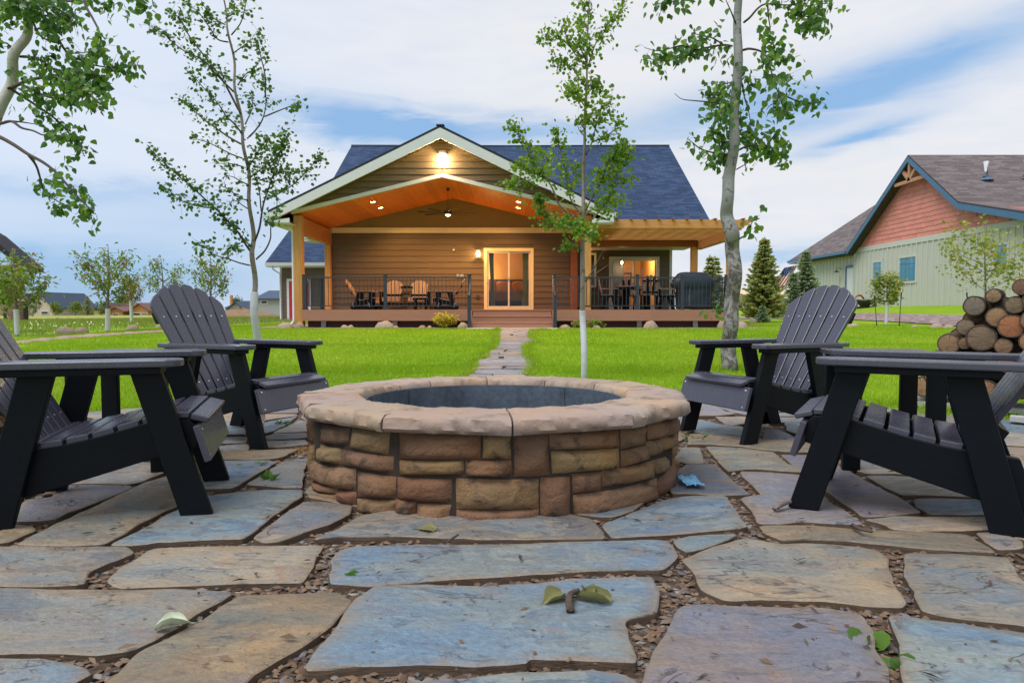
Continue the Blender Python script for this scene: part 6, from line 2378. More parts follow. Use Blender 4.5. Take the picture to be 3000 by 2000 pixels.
def gable_block(parent, x0, x1, y0, y1, zg, ze, zr, wall_m, roof_m, axis='x', over=.5, wins=()):
    """simple house block; ridge along axis"""
    mb = MB().box(x0, x1, y0, y1, zg - 1, ze)
    if axis == 'x':
        ym = (y0 + y1) / 2
        for x, w in ((x0, .2), (x1 - .2, .2)):
            mb.prism([(x, y0, ze + .001), (x, y1, ze + .001), (x, ym, zr - .1)], (w, 0, 0))
    else:
        xm = (x0 + x1) / 2
        for y, w in ((y0, .2), (y1 - .2, .2)):
            mb.prism([(x0, y, ze + .001), (x1, y, ze + .001), (xm, y, zr - .1)], (0, w, 0))
    w_ = mb.build('wall', wall_m, parent)
    fix_normals(w_.data)
    k = (zr - ze)
    if axis == 'x':
        ym, hy = (y0 + y1) / 2, (y1 - y0) / 2
        f = over / hy
        for s_ in (-1, 1):
            a = Vector((x0 - over, ym + s_ * (hy + over), ze - k * f))
            b = Vector((x1 + over, ym + s_ * (hy + over), ze - k * f))
            c = Vector((x1 + over, ym, zr)); d = Vector((x0 - over, ym, zr))
            o = MB().prism([a, b, c, d], (0, 0, .18)).build('roof', roof_m, parent)
            fix_normals(o.data)
    else:
        xm, hx_ = (x0 + x1) / 2, (x1 - x0) / 2
        f = over / hx_
        for s_ in (-1, 1):
            a = Vector((xm + s_ * (hx_ + over), y0 - over, ze - k * f))
            b = Vector((xm + s_ * (hx_ + over), y1 + over, ze - k * f))
            c = Vector((xm, y1 + over, zr)); d = Vector((xm, y0 - over, zr))
            o = MB().prism([a, b, c, d], (0, 0, .18)).build('roof', roof_m, parent)
            fix_normals(o.data)
    for (ax, bx_, az, bz) in wins:
        w = MB().box(ax - .12, bx_ + .12, y0 - .08, y0 - .002, az - .12, bz + .12).build('window', M['white_trim'], parent)
        MB().box(ax, bx_, y0 - .10, y0 - .081, az, bz).build('pane', M['f_dark'], w)
    return w_


def fx_(u, Y):
    return (u - 1500) / 2000 * Y


def fz_(v, Y):
    return EYE - (v - 905) / 2000 * Y


Y = 120
h1 = thing('far_house', 'large cream two-storey house with steep slate roofs across the meadow', 'house', (fx_(110, Y), Y, -.4), world=True)
zg = fz_(934, Y)
gable_block(h1, fx_(84, Y), fx_(155, Y), Y, Y + 12, zg, fz_(896, Y), fz_(858, Y), M['f_tan'], M['f_slate_roof'], 'y', .5, [(fx_(115, Y), fx_(124, Y), fz_(894, Y), fz_(884, Y)), (fx_(124, Y), fx_(142, Y), fz_(919, Y), fz_(913, Y))])
gable_block(h1, fx_(-60, Y), fx_(86, Y), Y + 3, Y + 13, zg, fz_(878, Y), fz_(858, Y), M['f_cream'], M['f_slate_roof'], 'x', .5, [(fx_(65, Y), fx_(73, Y), fz_(930, Y), fz_(912, Y))])
gable_block(h1, fx_(-40, Y), fx_(20, Y), Y - 6, Y + 3, zg, fz_(898, Y), fz_(880, Y), M['f_cream'], M['f_slate_roof'], 'x', .5)
Y = 130
h2 = thing('far_house', 'low cedar house with twin gables and a brown roof across the meadow', 'house', (fx_(395, Y), Y, -.4), world=True)
zg = fz_(932, Y)
gable_block(h2, fx_(318, Y), fx_(480, Y), Y + 4, Y + 16, zg, fz_(908, Y), fz_(888, Y), M['f_orange'], M['f_brown_roof'], 'x', .5)
gable_block(h2, fx_(404, Y), fx_(452, Y), Y - 2, Y + 6, zg, fz_(907, Y), fz_(890, Y), M['f_orange'], M['f_brown_roof'], 'y', .5, [(fx_(409, Y), fx_(428, Y), zg + .2, fz_(917, Y)), (fx_(434, Y), fx_(448, Y), zg + .8, fz_(917, Y))])
gable_block(h2, fx_(342, Y), fx_(378, Y), Y - 2, Y + 6, zg, fz_(910, Y), fz_(901, Y), M['f_orange'], M['f_brown_roof'], 'y', .5, [(fx_(350, Y), fx_(366, Y), zg + .2, fz_(919, Y))])
gable_block(h2, fx_(318, Y), fx_(345, Y), Y - 1, Y + 6, zg, fz_(908, Y), fz_(889, Y), M['f_orange'], M['f_brown_roof'], 'y', .5)
Y = 85
h3 = thing('far_house', 'grey metal-clad house with a dark flat-pitched roof behind the white-guarded tree', 'house', (fx_(790, Y), Y, -.2), world=True)
zg = fz_(930, Y)
gable_block(h3, fx_(757, Y), fx_(850, Y), Y, Y + 10, zg, fz_(876, Y), fz_(852, Y), M['f_grey_wall'], M['f_slate_roof'], 'x', .4, [(fx_(768, Y), fx_(783, Y), fz_(889, Y), fz_(882, Y))])
Y = 110
h4 = thing('far_house', 'low grey-roofed house with a tall brick chimney behind the adirondack chair back', 'house', (fx_(700, Y), Y, -.3), world=True)
zg = fz_(920, Y)
gable_block(h4, fx_(672, Y), fx_(745, Y), Y, Y + 12, zg, fz_(902, Y), fz_(883, Y), M['f_tan'], M['f_slate_roof'], 'x', .5)
gable_block(h4, fx_(702, Y), fx_(742, Y), Y - 4, Y + 3, zg, fz_(903, Y), fz_(887, Y), M['f_grey_wall'], M['f_slate_roof'], 'y', .4)
MB().box(fx_(660, Y), fx_(665, Y), Y + 2, Y + 2.6, zg, fz_(864, Y)).build('chimney', M['f_orange'], h4)
Y = 75
h5 = thing('far_shed', 'long beige metal shed behind the spruce trees', 'building', (fx_(2240, Y), Y, .5), world=True)
gable_block(h5, fx_(2165, Y), fx_(2420, Y), Y, Y + 14, .3, fz_(866, Y), fz_(848, Y), M['f_beige'], M['f_beige'], 'x', .3, [(fx_(2215, Y), fx_(2245, Y), fz_(900, Y), fz_(882, Y))])
# dirt mound by the grey house
mnd = []
for k in range(7):
    pass

# stone-and-timber pavilion at the far left
Y = 36
pv = thing('pavilion', 'timber pavilion corner on a stone pillar with a dark pitched roof', 'pavilion', (fx_(44, Y), Y, -.3), world=True)
zg = fz_(943, Y)
xa, xb = fx_(27, Y), fx_(61, Y)
pil = MB().box(xa, xb, Y, Y + .6, zg - .4, fz_(882, Y)).build('stone_pillar', M['mortar'], pv)
z = zg - .1
while z < fz_(884, Y):
    h = random.uniform(.12, .2)
    x = xa - .02
    while x < xb:
        w = random.uniform(.14, .3)
        MB().box(x + .008, min(x + w, xb + .02) - .008, Y - .03, Y + .2, z + .008, z + h - .008).build('stone', M['pitstone'], pil)
        x += w
    z += h
MB().box(xa - .06, xb + .06, Y - .08, Y + .68, fz_(882, Y), fz_(878, Y)).build('pillar_cap', M['concrete'], pv)
MB().box(fx_(38, Y), fx_(54, Y), Y + .15, Y + .43, fz_(878, Y), fz_(776, Y)).build('timber_post', M['wood_post'], pv)
MB().box(fx_(-40, Y), fx_(62, Y), Y + .1, Y + .4, fz_(795, Y), fz_(778, Y)).build('timber_beam', M['wood_red'], pv)
o = MB().prism([(fx_(105, Y), Y - .5, fz_(786, Y)), (fx_(-5, Y), Y - .5, fz_(690, Y)), (fx_(-90, Y), Y - .5, fz_(640, Y)), (fx_(-90, Y), Y - .5, fz_(668, Y)), (fx_(-5, Y), Y - .5, fz_(712, Y)), (fx_(98, Y), Y - .5, fz_(796, Y))], (0, 1.3, 0)).build('roof', M['roof_edge'], pv)
fix_normals(o.data)
MB().box(fx_(-60, Y), fx_(108, Y), Y - 1.4, Y + 2, zg - .5, zg + .02).build('slab', M['concrete'], pv)

# ------------------------------------------------------------------ pickup truck half hidden by the spruce
M['truck_paint'] = mat('silver_paint', (0.52, 0.54, 0.60), .25, .6, metal=.4, var=.03, coat=.5)
M['tyre'] = mat('tyre_rubber', (0.02, 0.02, 0.022), .8, .2)
tk = thing('pickup_truck', 'silver pickup truck parked behind the small spruce', 'truck', (fx_(2281, 62), 62, 0), 0)
tk.location = (fx_(2276, 62), 62, gz(fx_(2281, 62), 62) + .0)
zt_ = fz_(906.5, 62)
tk.location.z = zt_
sil = [(0.05, .55), (0.02, .85), (.12, 1.02), (.9, 1.12), (1.5, 1.18), (2.15, 1.78), (2.5, 1.88), (3.6, 1.86), (3.85, 1.22), (5.5, 1.2), (5.55, .55), (4.75, .5), (4.6, .85), (4.1, .85), (3.95, .5), (1.45, .48), (1.35, .82), (.75, .82), (.6, .48)]
o = MB().prism([(x, -.93, z) for x, z in sil], (0, 1.86, 0)).build('body', M['truck_paint'], tk, bevel=.05, seg=3)
fix_normals(o.data)
MB().prism([(1.75, -.945, 1.25), (2.25, -.945, 1.72), (3.5, -.945, 1.74), (3.65, -.945, 1.25)], (0, .02, 0)).build('side_window', M['f_dark'], tk)
MB().prism([(.02, -.6, .62), (.0, -.6, .86), (.0, .6, .86), (.02, .6, .62)], (-.03, 0, 0)).build('grille', M['f_dark'], tk)
for wx in (1.05, 4.35):
    for sy in (-1, 1):
        w = MB().tube([(wx, sy * .78 - .12, .385), (wx, sy * .78 + .12, .385)], .385, 24).build('wheel', M['tyre'], tk)
        MB().tube([(wx, sy * .78 - .125 if sy < 0 else sy * .78 + .11, .385), (wx, sy * .78 - .11 if sy < 0 else sy * .78 + .125, .385)], .25, 16).build('rim', M['grey_metal'], w)
for sy in (-1, 1):
    MB().box(.06, .25, sy * .72 - .16, sy * .72 + .16, .84, .96).build('headlight', M['white_trim'], tk)

# ------------------------------------------------------------------ plants
M['leaf_big'] = leaf_mat('poplar_leaf', (0.045, 0.115, 0.040), (0.135, 0.25, 0.065), .44, (0.17, 0.27, 0.03), .18, .35)
M['leaf_round'] = leaf_mat('aspen_leaf', (0.045, 0.115, 0.028), (0.115, 0.21, 0.04), .38, None, 0, .42)
M['leaf_bright'] = leaf_mat('bright_aspen_leaf', (0.085, 0.185, 0.020), (0.20, 0.32, 0.034), .42, (0.24, 0.30, 0.04), .15, .42)
M['leaf_maple'] = leaf_mat('sapling_leaf', (0.085, 0.16, 0.03), (0.22, 0.30, 0.05), .38, (0.30, 0.12, 0.06), .16, .5)
M['leaf_gold'] = leaf_mat('golden_sapling_leaf', (0.16, 0.17, 0.03), (0.33, 0.27, 0.05), .32, (0.36, 0.17, 0.05), .25, .5)
M['leaf_lime'] = leaf_mat('lime_sapling_leaf', (0.15, 0.21, 0.03), (0.30, 0.34, 0.06), .36, (0.36, 0.30, 0.05), .2, .5)
M['leaf_yellow'] = leaf_mat('yellow_shrub_leaf', (0.36, 0.30, 0.02), (0.62, 0.50, 0.03), .30, (0.25, 0.30, 0.03), .2, .5)
M['needle'] = leaf_mat('spruce_needle', (0.24, 0.29, 0.13), (0.48, 0.50, 0.25), .45, (0.32, 0.24, 0.11), .16, .6, 1.5)
M['needle_blue'] = leaf_mat('blue_spruce_needle', (0.20, 0.275, 0.225), (0.40, 0.47, 0.37), .45, (0.26, 0.25, 0.13), .08, .6, 1.5)
M['far_leaf'] = leaf_mat('far_tree_leaf', (0.050, 0.105, 0.045), (0.13, 0.20, 0.055), .2, None, 0, .7, 1.0)
M['far_leaf_bright'] = leaf_mat('far_bright_leaf', (0.12, 0.19, 0.03), (0.24, 0.29, 0.04), .2, None, 0, .7, 1.0)
M['bark_thick'] = aspen_bark('old_aspen_bark', (0.27, 0.275, 0.27), rough_below=2.3)
M['bark_pale'] = aspen_bark('young_aspen_bark', (0.47, 0.45, 0.41))
M['bark_slim'] = aspen_bark('slim_aspen_bark', (0.27, 0.225, 0.185), (0.07, 0.055, 0.05))
M['bark_grey'] = mat('grey_purple_bark', (0.16, 0.125, 0.12), .75, .3, var=.25, scale=9)
M['twig'] = mat('dark_twig', (0.075, 0.055, 0.050), .75, .3, var=.25, scale=9)


def bezier_pts(pts, n):
    """Catmull-Rom through pts"""
    P = [pts[0] * 2 - pts[1]] + pts + [pts[-1] * 2 - pts[-2]]
    out = []
    for i in range(1, len(P) - 2):
        for k in range(n):
            t = k / n
            a, b, c, d = P[i - 1], P[i], P[i + 1], P[i + 2]
            out.append(.5 * ((2 * b) + (c - a) * t + (2 * a - 5 * b + 4 * c - d) * t * t + (3 * b - a - 3 * c + d) * t ** 3))
    out.append(pts[-1])
    return out


HEART = [(0, 0), (.30, .10), (.44, .36), (.34, .66), (0, 1.10), (-.34, .66), (-.44, .36), (-.30, .10)]
ROUND = [(0, 0), (.34, .10), (.50, .45), (.36, .82), (0, .96), (-.36, .82), (-.50, .45), (-.34, .10)]
LANCE = [(0, 0), (.20, .22), (.24, .5), (.12, .85), (0, 1.2), (-.12, .85), (-.24, .5), (-.20, .22)]


def leaf_verts(shape, size, base, d, nrm, fold=.18, curl=.15):
    """one leaf: 8 outline points folded along its midrib"""
    d = d.normalized()
    s_ = d.cross(nrm)
    if s_.length < 1e-4:
        s_ = perp(d)[0]
    s_.normalize()
    n_ = s_.cross(d)
    return [base + d * (y * size) + s_ * (x * size) + n_ * (abs(x) * fold * size - curl * size * y * y) for x, y in shape]


LEAF_F = [(0, 1, 2, 3, 4), (0, 4, 5, 6, 7)]


def rnd_dir():
    v = Vector((random.gauss(0, 1), random.gauss(0, 1), random.gauss(0, 1)))
    return v.normalized() if v.length > 1e-6 else Vector((0, 0, 1))


def leaf_cloud(name, leaves, shape, m, parent, singles=0, fold=.18, curl=.15):
    """leaves: list of (pos, dir, normal, size). The largest few are objects of their own, the rest one mesh."""
    if singles:
        order = sorted(leaves, key=lambda l: -l[3])
        first, rest = order[:singles], order[singles:]
        protos = []
        for k in range(4):
            mb = MB()
            mb.add(leaf_verts(shape, 1.0, Vector((0, 0, 0)), Vector((0, 1, 0)), Vector((0, 0, 1)), fold * (.6 + .4 * k), curl * (.3 + .6 * k)), LEAF_F)
            protos.append(mb.mesh('leaf', m))
        for i, (p, d, n_, s_) in enumerate(first):
            o = link('leaf', protos[i % 4], parent)
            d = d.normalized()
            x = d.cross(n_)
            x = x.normalized() if x.length > 1e-4 else perp(d)[0]
            z = x.cross(d)
            mw = Matrix((x, d, z)).transposed().to_4x4()
            o.matrix_basis = Matrix.Translation(p) @ mw @ Matrix.Scale(s_, 4)
    else:
        rest = leaves
    vs, f1 = [], []
    for p, d, n_, s_ in rest:
        b = len(vs)
        vs += leaf_verts(shape, s_, p, d, n_, fold, curl)
        f1 += [tuple(b + i for i in f) for f in LEAF_F]
    if vs:
        me = np_mesh(name, np.array([tuple(v) for v in vs]), np.array(f1), m)
        return link(name, me, parent, kind='stuff')


def traced_tree(name, label, Y, trunk, branches, bark, leaf_m, leaf_shape, leaf_px, per_m, spread, seed, singles=0, twig_m=None, guard=None, droop=.5, base_r=None, deep=.45, twigs=True, cat='tree'):
    """trunk: [(u, v, width_px)], branches: list of (points, leafiness, start fraction) in photo pixels; depth comes from the
    ground the trunk stands on, branches swing a little to and fro about it"""
    rnd = random.Random(seed)
    tp = [PY(u, v, Y) for u, v, w in trunk]
    rad = [w / 2 / FPX * Y for u, v, w in trunk]
    base = tp[0].copy()
    base.z = gz(base.x, base.y)
    tp[0] = base - Vector((0, 0, .05))
    t = thing(name, label, cat, base, world=True)
    tpts = bezier_pts(tp, 4)
    rads = []
    for i in range(len(tp) - 1):
        for k in range(4):
            rads.append(rad[i] + (rad[i + 1] - rad[i]) * k / 4)
    rads.append(rad[-1])
    if base_r:
        rads[0] *= base_r
        rads[1] *= 1 + (base_r - 1) * .4
    for i in range(len(tpts)):
        tpts[i] = tpts[i] + Vector((0, .04 * math.sin(i * .7 + seed), 0))
    MB().tube(tpts, rads, 14).build('trunk', bark, t, smooth=True)
    limb = MB()
    leaves = []
    size = leaf_px / FPX * Y
    for bi, (pts, dens, start) in enumerate(branches):
        off = rnd.uniform(-deep, deep)
        P = []
        n = len(pts)
        for i, (u, v) in enumerate(pts):
            P.append(PY(u, v, Y + off * (i / max(1, n - 1)) ** .8))
        bp = bezier_pts(P, 5)
        L = sum((bp[i + 1] - bp[i]).length for i in range(len(bp) - 1))
        r0 = min(.022, .0055 + .0055 * L) * (1.25 if leaf_px > 15 else .85)
        limb.tube(bp, [r0 * (1 - .82 * i / (len(bp) - 1)) + .0012 for i in range(len(bp))], 6)
        m = int(L * per_m * dens)
        for k in range(m):
            f = start + (1 - start) * rnd.random() ** .85
            i = min(int(f * (len(bp) - 1)), len(bp) - 2)
            p = bp[i].lerp(bp[i + 1], f * (len(bp) - 1) - i)
            # a short twig carries a few leaves
            dv = Vector((rnd.gauss(0, 1), rnd.gauss(0, .8), rnd.gauss(.1, .8)))
            dv = dv.normalized() * abs(rnd.gauss(0, spread)) * (1.15 - .45 * f)
            q_ = p + dv
            if twigs and rnd.random() < .5 and dv.length > .03:
                limb.tube([p, p + dv * .5 + Vector((0, 0, .01)), q_], [.0022, .0016, .0009], 3, caps=False)
            for j in range(rnd.choice((1, 1, 2, 3))):
                pp = q_ + Vector((rnd.gauss(0, .6), rnd.gauss(0, .6), rnd.gauss(0, .6))) * size
                dd = Vector((rnd.gauss(0, 1), rnd.gauss(0, 1), rnd.gauss(0, .7) - droop * 1.6)).normalized()
                nn = Vector((rnd.gauss(0, .7), rnd.gauss(0, .7) - .5, .7 + rnd.gauss(0, .5)))
                leaves.append((pp, dd, nn, size * rnd.uniform(.68, 1.12)))
    if limb.v:
        limb.build('branches', twig_m or M['twig'], t, smooth=True)
    leaf_cloud('foliage', leaves, leaf_shape, leaf_m, t, singles)
    if guard:
        v0, v1, wpx = guard
        lo = min(range(len(tpts)), key=lambda i: abs(tpts[i].z - PY(trunk[0][0], v0, Y).z))
        z0, z1 = base.z + .0, PY(trunk[0][0], v1, Y).z
        pts_, rr2 = [], []
        N_ = 64
        for k in range(N_ + 1):
            z = z0 + (z1 - z0) * k / N_
            j = min(range(len(tpts) - 1), key=lambda i: abs(tpts[i].z - z))
            a, b = tpts[j], tpts[j + 1] if tpts[j + 1].z > z else tpts[j + 1]
            i2 = max(0, [i for i in range(len(tpts)) if tpts[i].z <= z + 1e-6][-1] if any(tpts[i].z <= z for i in range(len(tpts))) else 0)
            i3 = min(i2 + 1, len(tpts) - 1)
            tt = 0 if tpts[i3].z == tpts[i2].z else (z - tpts[i2].z) / (tpts[i3].z - tpts[i2].z)
            pts_.append(tpts[i2].lerp(tpts[i3], max(0, min(1, tt))))
            rr2.append(wpx / 2 / FPX * Y * (1 + .05 * (k % 2)))
        MB().tube(pts_, rr2, 14, caps=False).build('trunk_guard', M['guard'], t, smooth=True)
    return t


def zb(pts, ox, oy, sc):
    return [(ox + x / sc, oy + y / sc) for x, y in pts]


# --- leaning poplar at the left edge
zl = (0, 0, 2.375)
Lb = [([(140, 395), (220, 400), (300, 430), (360, 475), (480, 500), (600, 520), (690, 525)], 1.5, .15),
      ([(90, 630), (170, 680), (260, 740), (350, 800), (430, 870), (500, 950), (545, 1000), (590, 1090)], 1.15, .2),
      ([(-80, 930), (0, 955), (100, 1010), (190, 1070), (300, 1130), (390, 1200), (470, 1290), (550, 1380), (610, 1440), (650, 1560)], .55, .5),
      ([(190, 1070), (250, 1150), (280, 1240), (310, 1330), (400, 1400), (450, 1420)], .9, .35),
      ([(-60, 850), (0, 860), (80, 845), (150, 890), (230, 910), (300, 940), (370, 935), (440, 960)], .35, .75),
      ([(80, 845), (150, 850), (280, 870)], .1, .6),
      ([(360, 150), (400, 260), (470, 370), (560, 420), (640, 450), (760, 470), (880, 460), (970, 455)], 1.5, .3),
      ([(570, -40), (600, 50), (640, 120), (690, 220), (700, 290), (660, 350), (560, 370)], .6, .65),
      ([(230, 150), (270, 240), (350, 290), (430, 310)], .5, .4),
      ([(60, 620), (200, 560), (330, 540), (480, 560), (600, 640), (700, 730)], 1.5, .15),
      ([(130, 580), (250, 640), (350, 680), (480, 690), (560, 720)], 1.1, .2),
      ([(300, 430), (400, 560), (520, 600), (650, 600), (730, 570)], 1.3, .2),
      ([(240, 60), (160, 100), (60, 120), (-20, 180)], 2.2, .0), ([(240, 60), (300, 120), (350, 200)], 1.8, .1),
      ([(250, 20), (150, 20), (40, 30)], 2.2, .0), ([(250, 0), (340, 30), (430, 80), (520, 160)], 1.5, .1),
      ([(340, -40), (470, 10), (600, -10), (720, 30), (800, 40)], .9, .2), ([(700, -60), (840, -30), (960, 10), (1030, 50)], .9, .45),
      ([(260, 10), (380, 140), (470, 180), (530, 90)], .9, .2), ([(80, 330), (40, 300), (0, 310), (-60, 330)], 1.2, .3)]
traced_tree('poplar_tree', 'leaning pale-trunked poplar with drooping heart-shaped leaves beyond the low woodpile', 6.3,
            [(-215, 1180, 50), (-185, 1050, 44), (-140, 850, 40), (-88, 650, 36), (-40, 480, 33), (8, 300, 30), (34, 215, 28), (54, 150, 26), (74, 90, 24), (94, 30, 22), (115, -40, 19), (165, -220, 13)],
            [(zb(p, *zl), d, s_) for p, d, s_ in Lb], M['bark_pale'], M['leaf_big'], HEART, 19, 66, .105, 11, singles=300, droop=.75, deep=.5)

# --- thick aspen on the right
zr_ = (1850, 0, 3.1365)
Rb = [([(925, 425), (850, 415), (740, 430), (600, 460), (480, 490), (380, 530), (270, 560), (150, 540)], 1.7, .08),
      ([(850, 415), (740, 350), (640, 330), (560, 300)], .9, .3), ([(600, 460), (480, 420), (380, 440), (250, 470), (120, 440)], .8, .1),
      ([(1015, 465), (1090, 450), (1200, 480), (1260, 560), (1290, 680), (1340, 830), (1380, 950), (1440, 1060)], 1.2, .3),
      ([(1340, 840), (1430, 890), (1530, 930), (1640, 950), (1740, 940)], 1.3, .15), ([(1290, 680), (1380, 720), (1450, 690)], 1.2, .1), ([(1200, 480), (1330, 480), (1430, 540)], 1.6, .1),
      ([(1380, 950), (1290, 960), (1240, 1010)], 1.6, .1), ([(1030, 210), (1090, 160), (1160, 80), (1230, 40), (1350, 45), (1480, 45), (1600, 0), (1750, -50)], .7, .5),
      ([(1430, 65), (1500, 120), (1600, 150), (1680, 200), (1730, 290)], 2.2, .3), ([(1480, 45), (1600, 60), (1720, 40), (1860, 30)], 1.7, .2),
      ([(955, 210), (920, 120), (880, 30), (850, -40)], .35, .6), ([(890, 980), (800, 950), (680, 935), (560, 925), (460, 910), (395, 860)], .02, .9),
      ([(900, 980), (830, 900), (760, 870), (700, 880)], 2.2, .1), ([(900, 990), (830, 1010), (820, 1060)], 2.2, .1), ([(905, 760), (830, 780), (770, 790)], .5, .4),
      ([(1015, 740), (1050, 700), (1090, 760)], 2.4, .0), ([(1015, 760), (1040, 900), (1075, 1020), (1100, 1170)], .35, .2),
      ([(1000, 1230), (1060, 1210), (1120, 1260)], 2.0, .0), ([(985, 1380), (1060, 1345), (1150, 1335), (1230, 1370), (1330, 1410), (1430, 1470)], 1.5, .35), ([(1230, 1370), (1280, 1290), (1340, 1220), (1400, 1290)], 1.3, .2),
      ([(880, 1420), (780, 1410), (640, 1370), (560, 1310), (510, 1270)], .45, .2), ([(900, 1180), (830, 1180), (770, 1220), (800, 1300)], 2.2, .1), ([(880, 1420), (800, 1470), (700, 1500)], 1.6, .1), ([(890, 1300), (830, 1350), (790, 1420)], 1.6, .0),
      ([(1250, 40), (1260, 160), (1275, 280), (1265, 400)], .9, .15), ([(850, -60), (600, -40), (400, 10), (200, 50)], .9, .3), ([(960, 1560), (1030, 1520), (1100, 1480)], .5, .3), ([(900, 600), (880, 560), (910, 520)], 1.5, .2),
      ([(2380, 2190), (2480, 2100), (2560, 1940), (2640, 1880)], .0, .5)]
Rb = [(zb(p, *zr_), d, s_) for p, d, s_ in Rb[:-1]]
Rb.append(([(2166, 700), (2190, 683), (2204, 650), (2222, 632)], .7, .3))
Rb.append(([(2125, 900), (2112, 915), (2098, 912)], .8, .6))
traced_tree('aspen_tree', 'thick pale aspen with rough dark bark at its foot, before the pergola', 8.8,
            [(2137, 1078, 47), (2136, 1040, 45), (2137, 980, 42), (2142, 920, 43), (2149, 850, 41), (2150, 780, 41), (2147, 720, 41), (2141, 680, 42), (2132, 635, 37), (2129, 590, 34), (2136, 530, 34), (2145, 460, 30), (2151, 380, 29), (2156, 280, 28), (2161, 150, 25), (2163, 40, 22), (2165, -80, 20), (2166, -240, 13)],
            Rb, M['bark_thick'], M['leaf_big'], HEART, 19.5, 46, .115, 23, singles=300, droop=.75, base_r=1.0)

# --- slim aspen, left of the porch
z5 = (400, 300, 3.1357)
zt = (0, 0, 2.24)
Mb = [([(1070, 1400), (1000, 1300), (930, 1190), (820, 1070), (720, 970), (620, 880), (500, 770), (380, 670), (280, 580), (190, 500), (110, 420)], 1.5, .12),
      ([(1055, 1330), (980, 1250), (880, 1140), (750, 1020)], 1.2, .2), ([(720, 970), (600, 960), (480, 930), (370, 880), (290, 800), (220, 770)], 1.3, .1),
      ([(1055, 1500), (950, 1475), (850, 1440), (720, 1400), (620, 1320), (540, 1310)], .8, .5), ([(850, 1440), (830, 1360), (880, 1330), (920, 1370)], 1.2, .3),
      ([(1100, 1440), (1180, 1360), (1230, 1250), (1235, 1140), (1280, 1030), (1290, 900), (1270, 760)], .35, .5), ([(1235, 1140), (1190, 1080), (1280, 1130)], 1.0, .2),
      ([(1090, 1270), (1130, 1150), (1150, 1020), (1170, 920), (1210, 800), (1250, 680), (1300, 560), (1340, 440), (1360, 330), (1340, 220)], 1.2, .4),
      ([(1200, 890), (1300, 840), (1420, 770), (1530, 670), (1620, 570), (1690, 480)], 1.3, .3), ([(1250, 680), (1350, 640), (1450, 640), (1560, 620)], 1.5, .1), ([(1145, 1000), (1130, 830), (1100, 720), (1050, 620)], .9, .3),
      ([(980, 395), (850, 320), (720, 230), (620, 160), (520, 70), (440, 0), (380, -40)], 1.0, .1), ([(990, 520), (880, 480), (780, 430), (660, 370), (560, 340), (510, 320)], .8, .15),
      ([(980, 300), (900, 200), (820, 120), (740, 0), (600, -150), (480, -290)], 1.3, .05), ([(1020, 330), (1090, 260), (1160, 150), (1190, 0), (1175, -150), (1150, -300)], .5, .5), ([(1180, 130), (1300, 80), (1430, 30), (1510, 0)], .5, .55),
      ([(1000, 200), (1060, 60), (1065, -60)], .7, .2), ([(1000, 600), (900, 570), (800, 560), (710, 570)], .8, .2), ([(1030, 760), (950, 720), (870, 680), (790, 690)], .8, .2), ([(1050, 900), (950, 880), (850, 800), (760, 760)], .8, .3),
      ([(1010, 620), (1090, 500), (1150, 400), (1230, 330)], 1.6, .1), ([(1020, 700), (1110, 640), (1200, 560), (1290, 440), (1420, 320)], 1.6, .2), ([(1060, 1000), (980, 950), (900, 900), (830, 950)], .7, .3)]
Mt = [([(1510, 280), (1430, 260), (1380, 190), (1300, 80), (1210, 20)], 1.1, .3), ([(1580, 750), (1480, 560), (1390, 430), (1250, 250), (1180, 120), (1120, 90)], 1.1, .2),
      ([(1560, 630), (1420, 490), (1340, 400), (1200, 330), (1080, 230), (980, 170)], 1.2, .15), ([(1520, 230), (1580, 150), (1610, 40), (1615, -40)], .5, .3), ([(1740, 640), (1740, 500), (1700, 320), (1690, 200)], .8, .35),
      ([(1490, 170), (1400, 120), (1350, 60), (1310, -20)], 1.2, .1), ([(1530, 350), (1600, 300), (1660, 250)], 1.4, .1), ([(1480, 120), (1540, 80), (1520, 10)], 1.2, .0), ([(1560, 560), (1620, 480), (1680, 460)], 1.4, .1), ([(1440, 440), (1460, 490), (1500, 540)], .5, .1)]
Mall = [(zb(p, *z5), d, s_) for p, d, s_ in Mb] + [(zb(p, *zt), d, s_) for p, d, s_ in Mt]
traced_tree('aspen_tree', 'slender aspen with small dark round leaves and white trunk guard, nearest the porch post', 7.6,
            [(757, 1112, 19), (753, 1000, 17), (747, 900, 15), (744, 820, 15), (742, 750, 14), (740, 700, 13), (735, 620, 11), (729, 540, 10), (722, 470, 9.5), (712, 400, 9), (700, 320, 8), (690, 250, 7.4), (682, 170, 6.6), (672, 100, 6), (660, 40, 5), (650, -40, 4), (640, -160, 2.5)],
            Mall, M['bark_slim'], M['leaf_round'], ROUND, 10.8, 72, .10, 31, guard=(1112, 858, 21), droop=.25, deep=.5)

